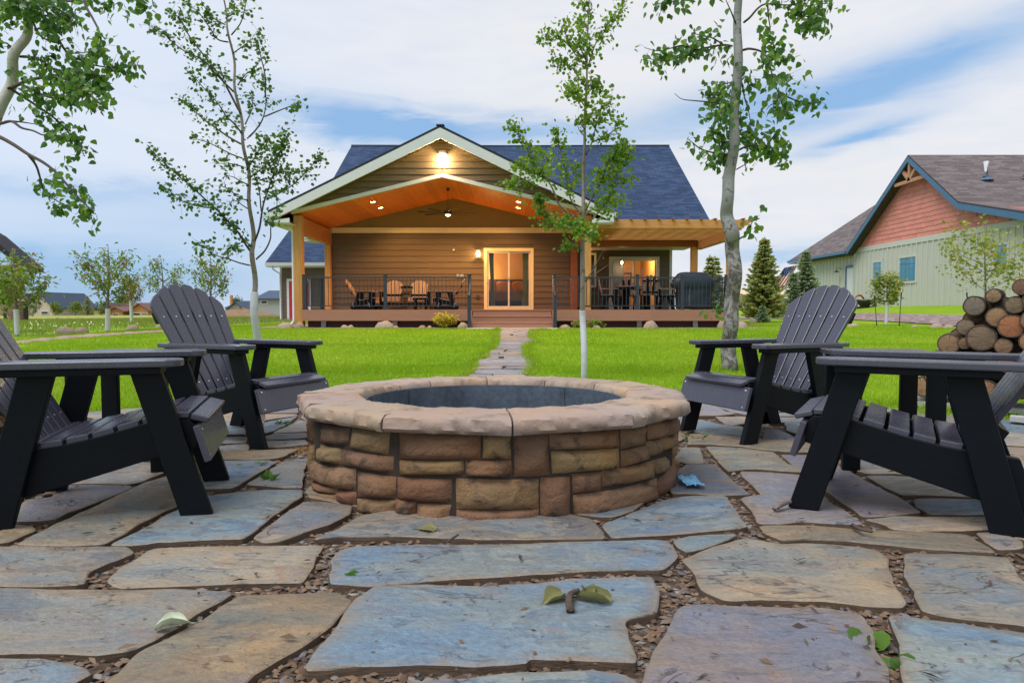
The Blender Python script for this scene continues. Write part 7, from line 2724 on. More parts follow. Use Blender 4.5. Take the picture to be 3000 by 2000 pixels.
# --- slim aspen, right of the path
zc_ = (1460, 0, 2.375)
z2 = (1400, 340, 2.449)
Cb = [([(590, 1510), (500, 1490), (420, 1420), (390, 1340), (340, 1250), (280, 1190), (230, 1100), (180, 1000), (120, 920), (70, 860)], 1.2, .45), ([(340, 1250), (260, 1200), (180, 1160), (120, 1150)], 1.3, .1),
      ([(340, 1250), (345, 1180), (320, 1080), (290, 1040)], 1.2, .1), ([(390, 1340), (260, 1290), (150, 1270), (50, 1290)], 1.2, .4), ([(585, 1500), (520, 1420), (490, 1340), (470, 1220), (440, 1080), (410, 960), (400, 900)], 1.5, .25), ([(490, 1340), (540, 1250), (530, 1150)], 1.2, .1),
      ([(600, 1480), (660, 1360), (720, 1250), (760, 1130), (800, 1060), (900, 990)], 1.9, .2), ([(640, 1540), (700, 1470), (770, 1380), (810, 1260), (860, 1160), (930, 1040)], 1.9, .25), ([(810, 1280), (880, 1270), (950, 1240)], 1.3, .1),
      ([(700, 1300), (780, 1200), (840, 1100), (860, 1020)], 2.0, .1), ([(770, 1380), (830, 1400), (860, 1400)], 1.0, .2), ([(610, 1080), (650, 990), (690, 850), (740, 760), (790, 690)], 1.3, .3), ([(650, 990), (720, 960), (800, 910), (840, 830)], 1.3, .15),
      ([(600, 900), (570, 850), (620, 820), (690, 800)], 1.6, .1), ([(600, 740), (560, 680), (520, 640), (480, 650)], 2.2, .05), ([(610, 460), (550, 400), (500, 330), (420, 260), (340, 230), (330, 290)], 1.9, .1), ([(500, 330), (470, 240), (450, 130)], 1.6, .1),
      ([(560, 540), (500, 460), (420, 430), (385, 430)], 1.7, .1), ([(620, 480), (650, 380), (690, 280), (760, 200), (830, 110), (880, 30)], 1.9, .1), ([(600, 560), (540, 560), (480, 620)], 1.9, .05), ([(610, 660), (680, 600), (720, 660)], 1.6, .05),
      ([(610, 640), (660, 560), (680, 600)], 1.5, .1), ([(610, 420), (560, 300), (600, 240)], 2.0, .05), ([(625, 200), (590, 180), (560, 140)], 1.6, .1), ([(628, 100), (590, 50), (555, 10)], 1.6, .1), ([(628, 90), (650, 60), (640, 10)], 1.4, .1),
      ([(590, 1560), (480, 1530), (350, 1490), (300, 1450), (280, 1370)], 1.6, .55), ([(350, 1490), (320, 1530), (330, 1560)], 2.0, .0), ([(600, 1540), (540, 1560), (430, 1565)], 1.5, .3), ([(600, 950), (560, 900), (535, 800)], .03, .5)]
Cz = [([(745, 700), (650, 740), (570, 770)], 1.6, .3), ([(740, 960), (660, 920), (610, 945)], 1.6, .35), ([(760, 1200), (830, 1100), (890, 980), (930, 960)], .0, .5), ([(800, 1160), (860, 1120), (930, 1070)], .0, .5), ([(750, 860), (800, 810), (840, 860)], 2.2, .1), ([(750, 760), (700, 800), (730, 860)], 1.8, .1), ([(755, 720), (860, 650), (950, 700)], 1.2, .4)]
Call = [(zb(p, *zc_), d, s_) for p, d, s_ in Cb] + [(zb(p, *z2), d, s_) for p, d, s_ in Cz]
traced_tree('aspen_tree', 'slender young aspen with bright green leaves and a white trunk guard beside the stone path', 7.8,
            [(1711, 1100, 16), (1710, 1000, 15), (1707, 900, 15), (1706, 800, 14), (1708, 700, 12.5), (1708, 620, 11), (1709, 540, 9.5), (1711, 450, 8.5), (1713, 380, 8), (1716, 300, 7), (1719, 200, 5.5), (1722, 100, 4.4), (1725, 0, 3.6), (1727, -120, 2)],
            Call, M['bark_slim'], M['leaf_bright'], ROUND, 11.5, 84, .09, 47, guard=(1100, 908, 18), droop=.25, deep=.45, twig_m=M['bark_grey'])

# ------------------------------------------------------------------ saplings in the background
def sapling(label, u, vbase, vtop, width_px, Y, leaf_m, nleaf, seed, guard_v=None, group=None, bare=.15, leaf=.11, trunk_w=.05, shape=LANCE, spread=.16):
    rnd = random.Random(seed)
    x = fx_(u, Y)
    zg = gz(x, Y)
    zt_ = fz_(vtop, Y)
    H = zt_ - zg
    t = thing('sapling', label, 'tree', (x, Y, zg), world=True, group=group)
    W = width_px / FPX * Y / 2
    lean = rnd.uniform(-.03, .03)
    top = Vector((x + lean * H, Y, zt_ - .1 * H))
    tr = bezier_pts([Vector((x, Y, zg - .05)), Vector((x + lean * H * .3, Y, zg + H * .3)), Vector((x + lean * H * .7, Y + .05, zg + H * .6)), top], 4)
    MB().tube(tr, [trunk_w * (1 - .85 * i / (len(tr) - 1)) for i in range(len(tr))], 8).build('trunk', M['bark_grey'], t, smooth=True)
    limb = MB()
    leaves = []
    nb_ = 10
    z0 = .36
    for b in range(nb_):
        f = z0 + (.80 - z0) * (b / (nb_ - 1)) ** 1.35
        a = b * 2.4 + rnd.uniform(-.4, .4)
        i = int(f * (len(tr) - 1))
        p = tr[min(i, len(tr) - 1)].copy()
        prof = math.sin(math.pi * min(1, (f - z0) / (1.02 - z0) * .75 + .30))
        r_ = W * prof * rnd.uniform(.75, 1.15)
        up = H * (.26 + .14 * rnd.random()) * (1.25 - f * .85)
        e = p + Vector((math.cos(a) * r_, math.sin(a) * r_, up))
        m_ = p.lerp(e, .5) + Vector((math.cos(a) * r_ * .12, math.sin(a) * r_ * .12, -up * .10))
        bp = bezier_pts([p, m_, e], 5)
        limb.tube(bp, [trunk_w * .32 * (1 - .8 * k / (len(bp) - 1)) for k in range(len(bp))], 5)
        for k in range(int(nleaf * 1.0 / nb_)):
            ff = bare + .18 + (.82 - bare) * rnd.random()
            q_ = bp[min(int(ff * (len(bp) - 1)), len(bp) - 1)] + Vector((rnd.gauss(0, spread), rnd.gauss(0, spread), rnd.gauss(.0, spread))) * (W / .9) * .9
            leaves.append((q_, Vector((rnd.gauss(0, 1), rnd.gauss(0, 1), rnd.gauss(-.3, .6))).normalized(), Vector((rnd.gauss(0, .7), rnd.gauss(-.3, .6), 1)), leaf * rnd.uniform(.6, 1.2)))
    limb.build('branches', M['bark_grey'], t, smooth=True)
    leaf_cloud('foliage', leaves, shape, leaf_m, t)
    if guard_v:
        zz = fz_(guard_v, Y)
        n = 24
        pts_ = [Vector((x, Y, zg)).lerp(Vector((x + lean * H * .25, Y, zz)), k / n) for k in range(n + 1)]
        MB().tube(pts_, [max(trunk_w * 1.15, .05) * (1 + .05 * (k % 2)) for k in range(n + 1)], 12, caps=False).build('trunk_guard', M['guard'], t, smooth=True)
    return t


SG = 'saplings with white trunk guards along the meadow edge'
sapling('leafy sapling with a ribbed white trunk guard in front of the stone pavilion pillar', 50, 1005, 700, 180, 15.8, M['leaf_maple'], 1100, 1, 906, SG, leaf=.105, trunk_w=.045)
sapling('broad green and reddish sapling with a white trunk guard beside the pink boulder', 315, 986, 690, 165, 17.6, M['leaf_maple'], 1150, 2, 904, SG, leaf=.105, trunk_w=.05)
sapling('golden-leaved sapling with a thin white trunk guard out in the meadow', 386, 947, 780, 70, 27, M['leaf_gold'], 800, 3, 880, SG, leaf=.10, trunk_w=.05)
sapling('sapling with sparse upright branches and a white trunk guard by the small boulder', 480, 973, 735, 115, 19.5, M['leaf_maple'], 750, 4, 920, SG, leaf=.085, trunk_w=.045, bare=.4)
sapling('thin reddish-tipped sapling rising behind the adirondack chair back', 618, 960, 715, 115, 21, M['leaf_maple'], 800, 5, 915, SG, leaf=.105, trunk_w=.045)
RG = 'staked saplings in the gravel bed'
sapling('small bushy lime-green sapling between two dark stakes in front of the sage house', 2596, 952, 772, 95, 22.6, M['leaf_lime'], 1000, 6, 885, RG, leaf=.085, trunk_w=.035, shape=ROUND)
sapling('tall lime-green sapling with airy spreading branches before the sage house window', 2885, 955, 612, 240, 19.6, M['leaf_lime'], 1250, 7, None, RG, leaf=.085, trunk_w=.035, shape=ROUND)
sapling('leafy bright green sapling crowding the pavilion roof', -18, 1000, 745, 150, 17.5, M['leaf_bright'], 1600, 8, None, None, leaf=.085, trunk_w=.04, shape=ROUND)


def stake(label, u0, v0, u1, v1, Y):
    a, b = PY(u0, v0, Y), PY(u1, v1, Y)
    b.z = gz(b.x, b.y) - .1
    t = thing('tree_stake', label, 'stake', (b.x, b.y, b.z), world=True, group='dark stakes with white tips')
    MB().tube([b, a.lerp(b, .12)], .022, 6).build('shaft', M['rail'], t)
    MB().tube([a.lerp(b, .12), a], .024, 6).build('tip', M['white_trim'], t)


stake('dark leaning stake with a white tip beside the hose tub', 2560, 851, 2570, 950, 21.9)
stake('dark upright stake with a white tip below the double window', 2642, 840, 2634, 953, 21.9)
stake('dark stake with a white tip poking up behind the log stack', 2831, 842, 2842, 960, 19.9)


# ------------------------------------------------------------------ spruces
def spruce(label, u, Y, vtop, width_px, m, seed, group=None, tiers=26, dens=1.0, base_gap=.08):
    rnd = random.Random(seed)
    x = fx_(u, Y)
    zg = gz(x, Y)
    H = fz_(vtop, Y) - zg
    W = width_px / FPX * Y / 2 * 1.12
    t = thing('spruce_tree', label, 'tree', (x, Y, zg), world=True, group=group)
    MB().tube([(x, Y, zg - .1), (x, Y, zg + H * .5), (x, Y, zg + H)], [.022 * H + .03, .014 * H, .004], 8).build('trunk', M['bark_grey'], t, smooth=True)
    vs, fs = [], []

    def spray(p, d, L, w):
        """a flat needle spray: elongated bent quad strip"""
        nonlocal vs, fs
        s_ = d.cross(Vector((rnd.gauss(0, 1), rnd.gauss(0, 1), rnd.gauss(0, 1))))
        s_.normalize()
        b = len(vs)
        vs += [p, p + d * L * .5 + s_ * w, p + d * L, p + d * L * .5 - s_ * w]
        fs.append((b, b + 1, b + 2, b + 3))
    for k in range(tiers):
        f = (k + rnd.random() * .6) / tiers
        z = zg + H * (base_gap + (1 - base_gap) * f)
        r_ = W * (1 - f) ** .82 * (1.0 if f > .06 else .8)
        nbr = max(5, int((9 + 8 * (1 - f)) * dens))
        for b in range(nbr):
            a = TAU * b / nbr + rnd.uniform(-.3, .3) + k * 1.3
            L = r_ * rnd.uniform(.5, 1.22)
            d = Vector((math.cos(a), math.sin(a), 0))
            sag = .12 * L
            n = max(4, int(6 + L * 5 * dens))
            for i in range(n):
                g = (i + rnd.random()) / n
                g = g ** .8
                p = Vector((x, Y, z)) + d * L * g + Vector((0, 0, -sag * math.sin(g * 2.4) + .10 * L * g * g))
                for side in (-1, 1, 0):
                    dd = (d * (.8 + .4 * g) + Vector((-d.y, d.x, 0)) * side * rnd.uniform(.5, 1.1) + Vector((0, 0, rnd.uniform(-.25, .35)))).normalized()
                    sl_ = (.10 + .04 * H * .8) * rnd.uniform(.6, 1.25) * (1.1 - .4 * g)
                    spray(p, dd, sl_, sl_ * .33)
    for i in range(14):
        spray(Vector((x, Y, zg + H * (.93 + .005 * i))), Vector((rnd.gauss(0, .6), rnd.gauss(0, .6), 1)).normalized(), .06 * H, .010 * H)
    me = np_mesh('foliage', np.array([tuple(v) for v in vs]), np.array(fs), m)
    link('foliage', me, t, kind='stuff')
    return t


spruce('large olive-green spruce with brown cones near its tip, beside the neighbour house', 2236, 30, 703, 132, M['needle'], 1, tiers=30)
spruce('dense blue-green spruce standing before the striped flag', 2357, 33, 738, 100, M['needle_blue'], 2, tiers=26, dens=1.1)
spruce('blue-green spruce leaning against its taller neighbour before the pickup truck', 2322, 32.5, 800, 66, M['needle_blue'], 12, tiers=20)
spruce('twin-topped spruce showing behind the covered grill', 2078, 42, 752, 80, M['needle'], 3, tiers=22)
spruce('twin-topped spruce showing behind the covered grill', 2094, 42.5, 756, 80, M['needle'], 4, tiers=22)
for o in COL.objects:
    if o.get('label') == 'twin-topped spruce showing behind the covered grill':
        o['group'] = 'pair of spruces behind the grill'
spruce('knee-high spruce among the boulders of the gravel bed', 2233, 27.5, 898, 38, M['needle_blue'], 5, tiers=12)
spruce('tiny blue spruce in front of the beige shed, closer to the aspen trunk', 2166, 52, 882, 18, M['needle_blue'], 6, tiers=10)
spruce('tiny blue spruce in front of the beige shed, closer to the large spruce', 2197, 52, 876, 28, M['needle_blue'], 7, tiers=10)
spruce('tall conical spruce between far leafy trees across the meadow', 258, 125, 867, 40, M['needle'], 8, tiers=16)
spruce('dark spruce beside the cedar house across the meadow', 298, 128, 893, 30, M['needle'], 9, tiers=12)
spruce('dark spruce at the corner of the cedar house', 470, 120, 890, 26, M['needle'], 10, tiers=12)


# ------------------------------------------------------------------ far leafy trees and shrubs
def far_tree(label, u, Y, vtop, width_px, m, seed, group=None, n=420, vb=None, name='leafy_tree', low=.2):
    rnd = random.Random(seed)
    x = fx_(u, Y)
    zg = gz(x, Y) if vb is None else fz_(vb, Y)
    H = fz_(vtop, Y) - zg
    W = width_px / FPX * Y / 2 * 1.25
    t = thing(name, label, 'tree' if name.endswith('tree') else 'shrub', (x, Y, zg), world=True, group=group)
    MB().tube([(x, Y, zg - .2), (x, Y, zg + H * .35), (x + W * .1, Y, zg + H * .7)], [.03 * H, .02 * H, .008 * H], 6).build('trunk', M['bark_grey'], t)
    vs, fs = [], []
    lobes = [(Vector((rnd.uniform(-.62, .62) * W, rnd.uniform(-.5, .5) * W, H * rnd.uniform(low + .08, .86))), rnd.uniform(.28, .5)) for _ in range(12)]
    for k in range(n):
        c, r_ = lobes[k % 12]
        d = rnd_dir() * (rnd.random() ** .4)
        p = Vector((x, Y, zg)) + c + Vector((d.x * W * r_ * 1.1, d.y * W * r_ * 1.1, d.z * H * r_ * .5))
        s_ = .07 * H * rnd.uniform(.5, 1.1)
        a, b_ = rnd_dir() * s_, rnd_dir() * s_
        b = len(vs)
        vs += [p, p + a, p + a + b_, p + b_]
        fs.append((b, b + 1, b + 2, b + 3))
    me = np_mesh('crown', np.array([tuple(v) for v in vs]), np.array(fs), m)
    link('crown', me, t, kind='stuff')


FT = [(165, 112, 893, 26, 1), (186, 150, 872, 40, 0), (205, 160, 878, 36, 0), (222, 116, 890, 34, 1), (228, 155, 876, 40, 0), (247, 150, 884, 30, 0), (282, 150, 893, 36, 0), (309, 160, 890, 40, 0), (365, 150, 868, 34, 0), (150, 155, 884, 40, 0), (690, 160, 876, 30, 0), (520, 170, 893, 40, 0), (560, 170, 890, 50, 0), (620, 175, 892, 50, 0)]
for i, (u, Y, vt, w, br) in enumerate([(a, b, c - 10, d, e) for a, b, c, d, e in FT]):
    far_tree('bright yellow-green leafy tree at the far edge of the meadow' if br else 'dark green leafy tree in the far tree line across the meadow', u, Y, vt, w, M['far_leaf_bright' if br else 'far_leaf'], 40 + i, 'bright far trees' if br else 'far tree line', 1000)
far_tree('tall rounded dark green shrub beside the cream house', 98, 100, 890, 30, M['far_leaf'], 70, None, 500, name='tall_shrub', low=0)
far_tree('narrow dark green shrub beside the stone pavilion pillar', 20, 60, 895, 14, M['far_leaf'], 71, None, 400, name='tall_shrub', low=0)
for i, u in enumerate((173, 203, 236)):
    far_tree('small rounded grassy clump in the mown meadow', u, 45, 929, 16, M['far_leaf_bright'], 80 + i, 'row of round clumps in the meadow', 300, name='round_shrub', low=-.1)


def shrub(label, u, vb, w, h, Y, m, seed, n, leaf):
    rnd = random.Random(seed)
    x = fx_(u, Y)
    zg = gz(x, Y)
    t = thing('shrub', label, 'shrub', (x, Y, zg), world=True)
    st, lv = MB(), []
    for b in range(16):
        a = rnd.uniform(0, TAU)
        r_ = w / 2 * rnd.uniform(.3, 1)
        e = Vector((x + math.cos(a) * r_, Y + math.sin(a) * r_ * .7, zg + h * rnd.uniform(.55, 1.0) * (1.1 - .5 * r_ / (w / 2))))
        bp = bezier_pts([Vector((x, Y, zg)), Vector((x, Y, zg)).lerp(e, .5) + Vector((0, 0, .06)), e], 4)
        st.tube(bp, .005, 4)
        for k in range(n // 16):
            q_ = bp[rnd.randrange(2, len(bp))] + Vector((rnd.gauss(0, .05), rnd.gauss(0, .05), rnd.gauss(0, .05)))
            lv.append((q_, Vector((rnd.gauss(0, 1), rnd.gauss(0, 1), rnd.gauss(.5, .6))).normalized(), Vector((rnd.gauss(0, .6), -.6, 1)), leaf * rnd.uniform(.6, 1.1)))
    st.build('stems', M['twig'], t)
    leaf_cloud('foliage', lv, LANCE, m, t)


shrub('golden yellow shrub growing in front of the deck fascia', 1300, 955, .78, .55, 19.45, M['leaf_yellow'], 1, 620, .085)
shrub('low thin-leaved shrub at the foot of the porch post by the path', 1740, 955, .6, .26, 19.5, M['leaf_bright'], 2, 200, .08)
shrub('low grassy shrub beside the stair handrail', 1690, 958, .35, .22, 19.4, M['leaf_lime'], 3, 120, .08)

# ------------------------------------------------------------------ gravel beds and boulders
def strip(name, left, right, m, dz, n=40):
    """a ground-hugging ribbon between two outlines of (x, y)"""
    mb = MB()
    rows_ = []

    def along(pl, t):
        k = t * (len(pl) - 1)
        i = min(int(k), len(pl) - 2)
        return pl[i][0] + (pl[i + 1][0] - pl[i][0]) * (k - i), pl[i][1] + (pl[i + 1][1] - pl[i][1]) * (k - i)
    for i in range(n + 1):
        a, b = along(left, i / n), along(right, i / n)
        row = []
        for j in range(7):
            x, y = a[0] + (b[0] - a[0]) * j / 6, a[1] + (b[1] - a[1]) * j / 6
            row.append(Vector((x, y, gz(x, y) + dz)))
        rows_.append(row)
    mb.rings(rows_, False, False, False)
    o = mb.build(name, m, smooth=True, kind='structure')
    if o.data.polygons[0].normal.z < 0:
        o.data.flip_normals()
    return o


strip('gravel_bed', [(12.9, 14), (13.1, 19), (13.6, 24), (13.9, 30), (13.4, 36), (12.6, 40)], [(15.6, 14), (15.4, 19), (15.5, 24), (15.8, 30), (15.4, 36), (14.2, 41)], M['gravel'], .03)
strip('deck_border', [(-7.3, 19.2), (-1.4, 19.15)], [(-7.3, 20.9), (-1.4, 20.9)], M['mulch'], .012)
strip('deck_border', [(1.4, 19.15), (7.2, 19.2)], [(1.4, 20.9), (7.2, 20.9)], M['mulch'], .012)
strip('side_border', [(-7.4, 19.3), (-7.6, 24)], [(-6.2, 19.3), (-6.3, 24)], M['mulch'], .016)
strip('driveway', [(-16, 30.5), (-9, 32.5)], [(-16, 33), (-9, 34.5)], M['concrete'], .02)


def rock_mesh(seed):
    mb = MB()
    rows_ = []
    NA, NE = 14, 7
    for j in range(NE + 1):
        ph = -math.pi * .22 + (math.pi * .72) * j / NE
        row = []
        for i in range(NA):
            a = TAU * i / NA
            d = Vector((math.cos(a) * math.cos(ph), math.sin(a) * math.cos(ph), math.sin(ph)))
            r_ = 1 + .22 * noise.noise((d.x * 1.5 + seed, d.y * 1.5, d.z * 1.5)) + .09 * noise.noise((d.x * 4 + seed, d.y * 4, d.z * 4))
            row.append(Vector((d.x * r_, d.y * r_, max(d.z, -.25) * r_)))
        rows_.append(row)
    mb.rings(rows_, True, True, True)
    return mb.mesh('boulder', M['rock'], smooth=True)


ROCKM = [rock_mesh(k * 3.7) for k in range(6)]


def boulder(label, u, w_px, h_px, Y, k, group=None):
    x = fx_(u, Y)
    s_ = w_px / FPX * Y / 2
    h = h_px / FPX * Y
    o = link('boulder', ROCKM[k % 6], None, label=label, cat='boulder', group=group)
    o.location = (x, Y, gz(x, Y) + .0)
    o.scale = (s_, s_ * .75, h)
    o.rotation_euler = (0, 0, random.uniform(0, 6))
    o.rotation_euler = (0, 0, (k * .37) % .6 - .3)
    return o


DB = 'boulders along the deck border'
zq = lambda X: 750 + X / 2.4507
z2q = lambda X: 1400 + X / 2.449
for k, (u, w, h, lab) in enumerate([
    (zq(215), 50, 17, 'wide flat tan boulder at the foot of the porch downspout'), (zq(312), 30, 18, 'round tan boulder at the foot of the porch post by the downspout'), (zq(635), 24, 10, 'small grey-white rounded stone by the deck skirt, beside a small tan one'),
    (zq(680), 20, 10, 'small tan rounded stone by the deck skirt, beside a grey-white one'), (zq(920), 58, 22, 'large smooth tan boulder in front of the deck post base'), (zq(1000), 20, 8, 'low orange stone tucked beside the large smooth boulder'),
    (zq(1195), 23, 9, 'small grey stone beside the yellow shrub'), (zq(1245), 15, 8, 'small orange stone beside the yellow shrub'), (zq(1485), 31, 17, 'rounded orange boulder at the stair handrail by the gliders'),
    (z2q(625), 34, 11, 'pale boulder at the stair handrail by the porch post'), (z2q(850), 26, 9, 'flat pale stone beside the porch post foot'), (z2q(1240), 46, 22, 'domed pinkish boulder under the dining set end of the deck'),
    (z2q(1880), 50, 20, 'pale boulder beside the pergola post'), (z2q(1748), 24, 24, 'tan upright stone half behind the thick aspen trunk')]):
    boulder(lab, u, w, h, 19.35 if u < 2100 else 19.5, k, DB)
for k, (u, Y, w, h, lab) in enumerate([
    (190, 16.8, 56, 20, 'large pinkish boulder on the lawn edge below the broad sapling'), (238, 17.2, 42, 16, 'pinkish boulder leaning on a larger one at the lawn edge'), (388, 18.6, 38, 15, 'rounded pink boulder at the lawn edge by the golden sapling'), (466, 20.2, 26, 9, 'small flat boulder at the foot of the sparse sapling')]):
    boulder(lab, u, w, h, Y, k + 2, 'boulders at the meadow edge')
for k, (u, Y, w, h, lab) in enumerate([
    (2205, 26.5, 26, 14, 'pale boulder beside the knee-high spruce'), (2170, 26.5, 22, 8, 'low grey boulder between the aspen trunk and the knee-high spruce'), (2500, 21.6, 36, 9, 'flat pinkish boulder in the gravel bed by the leaning stake'),
    (2745, 19.8, 40, 14, 'pink boulder in the gravel bed below the tall sapling'), (2780, 19.5, 34, 11, 'grey boulder in the gravel bed beside a pink one'), (2680, 20.5, 22, 7, 'small pale stone in the gravel bed')]):
    boulder(lab, u, w, h, Y, k + 1, 'boulders in the gravel bed')
# stone edging at the meadow side
for k in range(26):
    t = k / 25
    u = 66 + t * 560
    v = 1004 - 40 * t ** .8
    p = lawn_point(u, v)
    o = link('edging_stone', ROCKM[k % 6], None, label='low flat edging stone between lawn and meadow', cat='stone', group='edging stones along the meadow')
    o.location = p
    o.scale = (random.uniform(.16, .30), random.uniform(.10, .18), random.uniform(.035, .07))
    o.rotation_euler = (0, 0, random.uniform(-.4, .8))
# soil mound behind
mnd = MB()
cx, cy = fx_(710, 60), 60
rows_ = []
for j in range(6):
    f = j / 5
    rows_.append([Vector((cx + 3.8 * (1 - f ** 1.5) * math.cos(a) * (1 + .15 * noise.noise((math.cos(a) * 2, f, 1))), cy + 2.5 * (1 - f ** 1.5) * math.sin(a), gz(cx, cy) - .1 + .95 * f * (1 + .2 * noise.noise((math.cos(a) * 3, math.sin(a) * 3, 4))))) for a in [TAU * i / 22 for i in range(22)]])
mnd.rings(rows_, True, False, True)
M['soil'] = mat('dry_soil', (0.22, 0.145, 0.085), .9, .2, var=.25, scale=2, bump=.5, bscale=6, bdist=.1)
props(mnd.build('soil_mound', M['soil'], smooth=True), 'low mound of dry brown soil in front of the grey far house', 'mound')

# ------------------------------------------------------------------ firewood
def log_end_mat():
    m, N, b = new_mat('sawn_log_end')
    tc = N.new('ShaderNodeTexCoord')
    oi = N.new('ShaderNodeObjectInfo')
    sep = N.new('ShaderNodeSeparateXYZ')
    N.l.new(tc.outputs['Object'], sep.inputs[0])
    r_ = N.math('SQRT', N.math('ADD', N.math('POWER', sep.outputs[0], 2.0), N.math('POWER', sep.outputs[1], 2.0)))
    n = N.noise(tc.outputs['Object'], 14, 4).outputs['Fac']
    an = N.math('ARCTAN2', sep.outputs[1], sep.outputs[0])
    rings_ = N.math('SINE', N.math('MULTIPLY_ADD', n, 5.0, N.math('MULTIPLY', r_, 420.0)))
    saw = N.noise(N.mapping(tc.outputs['Object'], scale=(6, 60, 1), rot=(0, 0, .5)), 3, 4).outputs['Fac']
    c = N.mix(oi.outputs['Random'], (0.29, 0.155, 0.068), (0.19, 0.145, 0.105))
    c = N.mix(1.0, c, oi.outputs['Color'], 'MULTIPLY')
    c = N.mix(N.math('MULTIPLY_ADD', rings_, .16, .2, clamp=True), c, N.mix(1.0, c, (.55, .5, .45), 'MULTIPLY'))
    c = N.mix(N.math('MULTIPLY', N.math('SUBTRACT', saw, .5), 1.6, clamp=True), c, (0.40, 0.28, 0.16))
    c = N.mix(N.math('MULTIPLY', N.math('SUBTRACT', n, .55), 4, clamp=True), c, (0.10, 0.07, 0.05))
    cv = N.new('ShaderNodeCombineXYZ')
    N.l.new(N.math('MULTIPLY', an, 2.2), cv.inputs[0])
    N.l.new(oi.outputs['Random'], cv.inputs[1])
    ck = N.math('SUBTRACT', 1.0, N.math('MULTIPLY', N.math('ABSOLUTE', N.math('SUBTRACT', N.noise(cv.outputs[0], 1.6, 3).outputs['Fac'], .5)), 34.0, clamp=True))
    c = N.mix(N.math('MULTIPLY', ck, .8), c, (0.03, 0.02, 0.015))
    N.l.new(c, b.inputs['Base Color'])
    b.inputs['Roughness'].default_value = .8
    bp = N.new('ShaderNodeBump')
    bp.inputs['Strength'].default_value = .5
    bp.inputs['Distance'].default_value = .004
    N.l.new(saw, bp.inputs['Height'])
    N.l.new(bp.outputs[0], b.inputs['Normal'])
    return m


M['log_end'] = log_end_mat()
M['log_bark'] = mat('log_bark', (0.075, 0.056, 0.042), .85, .2, var=.45, scale=9, stretch=(1, 1, .35), bump=.9, bscale=26, objvar=.25, bdist=.02)
M['split'] = mat('split_wood', (0.42, 0.25, 0.12), .75, .25, var=.25, scale=9, stretch=(4, 4, .6), bump=.4, bscale=30, objvar=.2)


def make_log(label, p, axis, dia, L, seed, group, tint=(1, 1, 1), wedge=False):
    axis = Vector(axis).normalized()
    t = thing('firewood_log', label, 'log', p, 0, group)
    t.rotation_mode = 'QUATERNION'
    t.rotation_quaternion = axis.to_track_quat('Z', 'Y')
    n = 18
    r0 = dia / 2

    def rr3(a, z):
        r_ = r0 * (1 + .07 * noise.noise((math.cos(a) * 1.2 + seed, math.sin(a) * 1.2, z * 3)) + .025 * noise.noise((math.cos(a) * 6 + seed, math.sin(a) * 6, z * 12)))
        return r_
    angs = [TAU * k / n for k in range(n)]
    rows_ = []
    for j in range(7):
        z = L * j / 6
        row = []
        for a in angs:
            x, y = rr3(a, z) * math.cos(a), rr3(a, z) * math.sin(a)
            if wedge:
                y = max(y, -.15 * r0 + abs(x) * .25)
            row.append(Vector((x, y, z)))
        if j == 0:
            rows_.append([Vector((v.x * .88, v.y * .88, .004)) for v in row])
        rows_.append(row)
    MB().rings(rows_, True, False, True).build('bark', M['log_bark'], t, smooth=True)
    mb = MB()
    mb.rings([[v * .985 + Vector((0, 0, -.001 + v.z * 0)) for v in rows_[0]], [Vector((v.x * .4, v.y * .4, -.003)) for v in rows_[0]]], True, False, False)
    b = len(mb.v)
    mb.v.append((0, 0, -.003))
    for k in range(n):
        mb.f.append((n + k, n + (k + 1) % n, b)); mb.m.append(0)
    o = mb.build('sawn_end', M['log_end'], t)
    fix_normals(o.data)
    o.color = (*tint, 1)
    return t


ZL = (2650, 800, 3.485)
LOGS = [(710, 335, 185, (.8, .85, .95), 'weathered grey log with a pale heart near the top of the tall stack'), (910, 230, 132, (1.15, 1.1, .9), 'slim tan log lying highest on the tall stack'), (1125, 325, 165, (.8, .85, .8), 'mossy brown log near the top of the tall stack, beside a slim tan one'),
        (945, 450, 190, (1.1, 1.0, .8), 'freshly sawn tan log in the upper middle of the tall stack'), (1090, 540, 225, (1.25, .72, .45), 'big reddish-orange log in the tall stack'), (620, 550, 150, (.85, .8, .7), 'small dark-barked log at the shoulder of the tall stack'),
        (785, 660, 250, (.62, .68, .75), 'big weathered grey log with saw marks in the tall stack'), (450, 720, 190, (1.0, .95, .85), 'log with peeling bark at the low end of the tall stack'), (610, 715, 112, (.75, .65, .5), 'slim brown log wedged beside the big grey one'),
        (1010, 745, 150, (1.0, .85, .7), 'pinkish tan log under the big reddish-orange one'), (1195, 140, 150, (.7, .5, .5), 'purple-brown log standing out on top at the end of the tall stack'), (180, 1160, 190, (1.3, 1.15, .9), 'bright tan log at the bottom corner of the tall stack'),
        (285, 1055, 140, (.85, .7, .6), 'reddish log just above the bottom corner of the tall stack'), (300, 900, 170, (1, .9, .8), None), (480, 900, 190, (.9, .85, .8), None), (670, 900, 180, (1, .9, .8), None), (860, 910, 190, (.9, .9, .9), None), (1050, 920, 180, (1.1, .9, .7), None), (1230, 900, 180, (1, .9, .8), None),
        (460, 1185, 180, (1, .9, .8), None), (640, 1185, 180, (.9, .85, .8), None), (830, 1195, 190, (1, .9, .8), None), (1020, 1205, 180, (1, .9, .8), None), (1200, 1195, 170, (1.1, .8, .6), None), (1290, 700, 190, (1, .9, .8), None), (1300, 480, 190, (1, .9, .8), None), (1320, 290, 180, (.9, .8, .8), None), (1400, 1195, 180, (1, .9, .8), None), (1420, 880, 190, (1, .9, .8), None)]
LG = 'logs of the tall firewood stack'
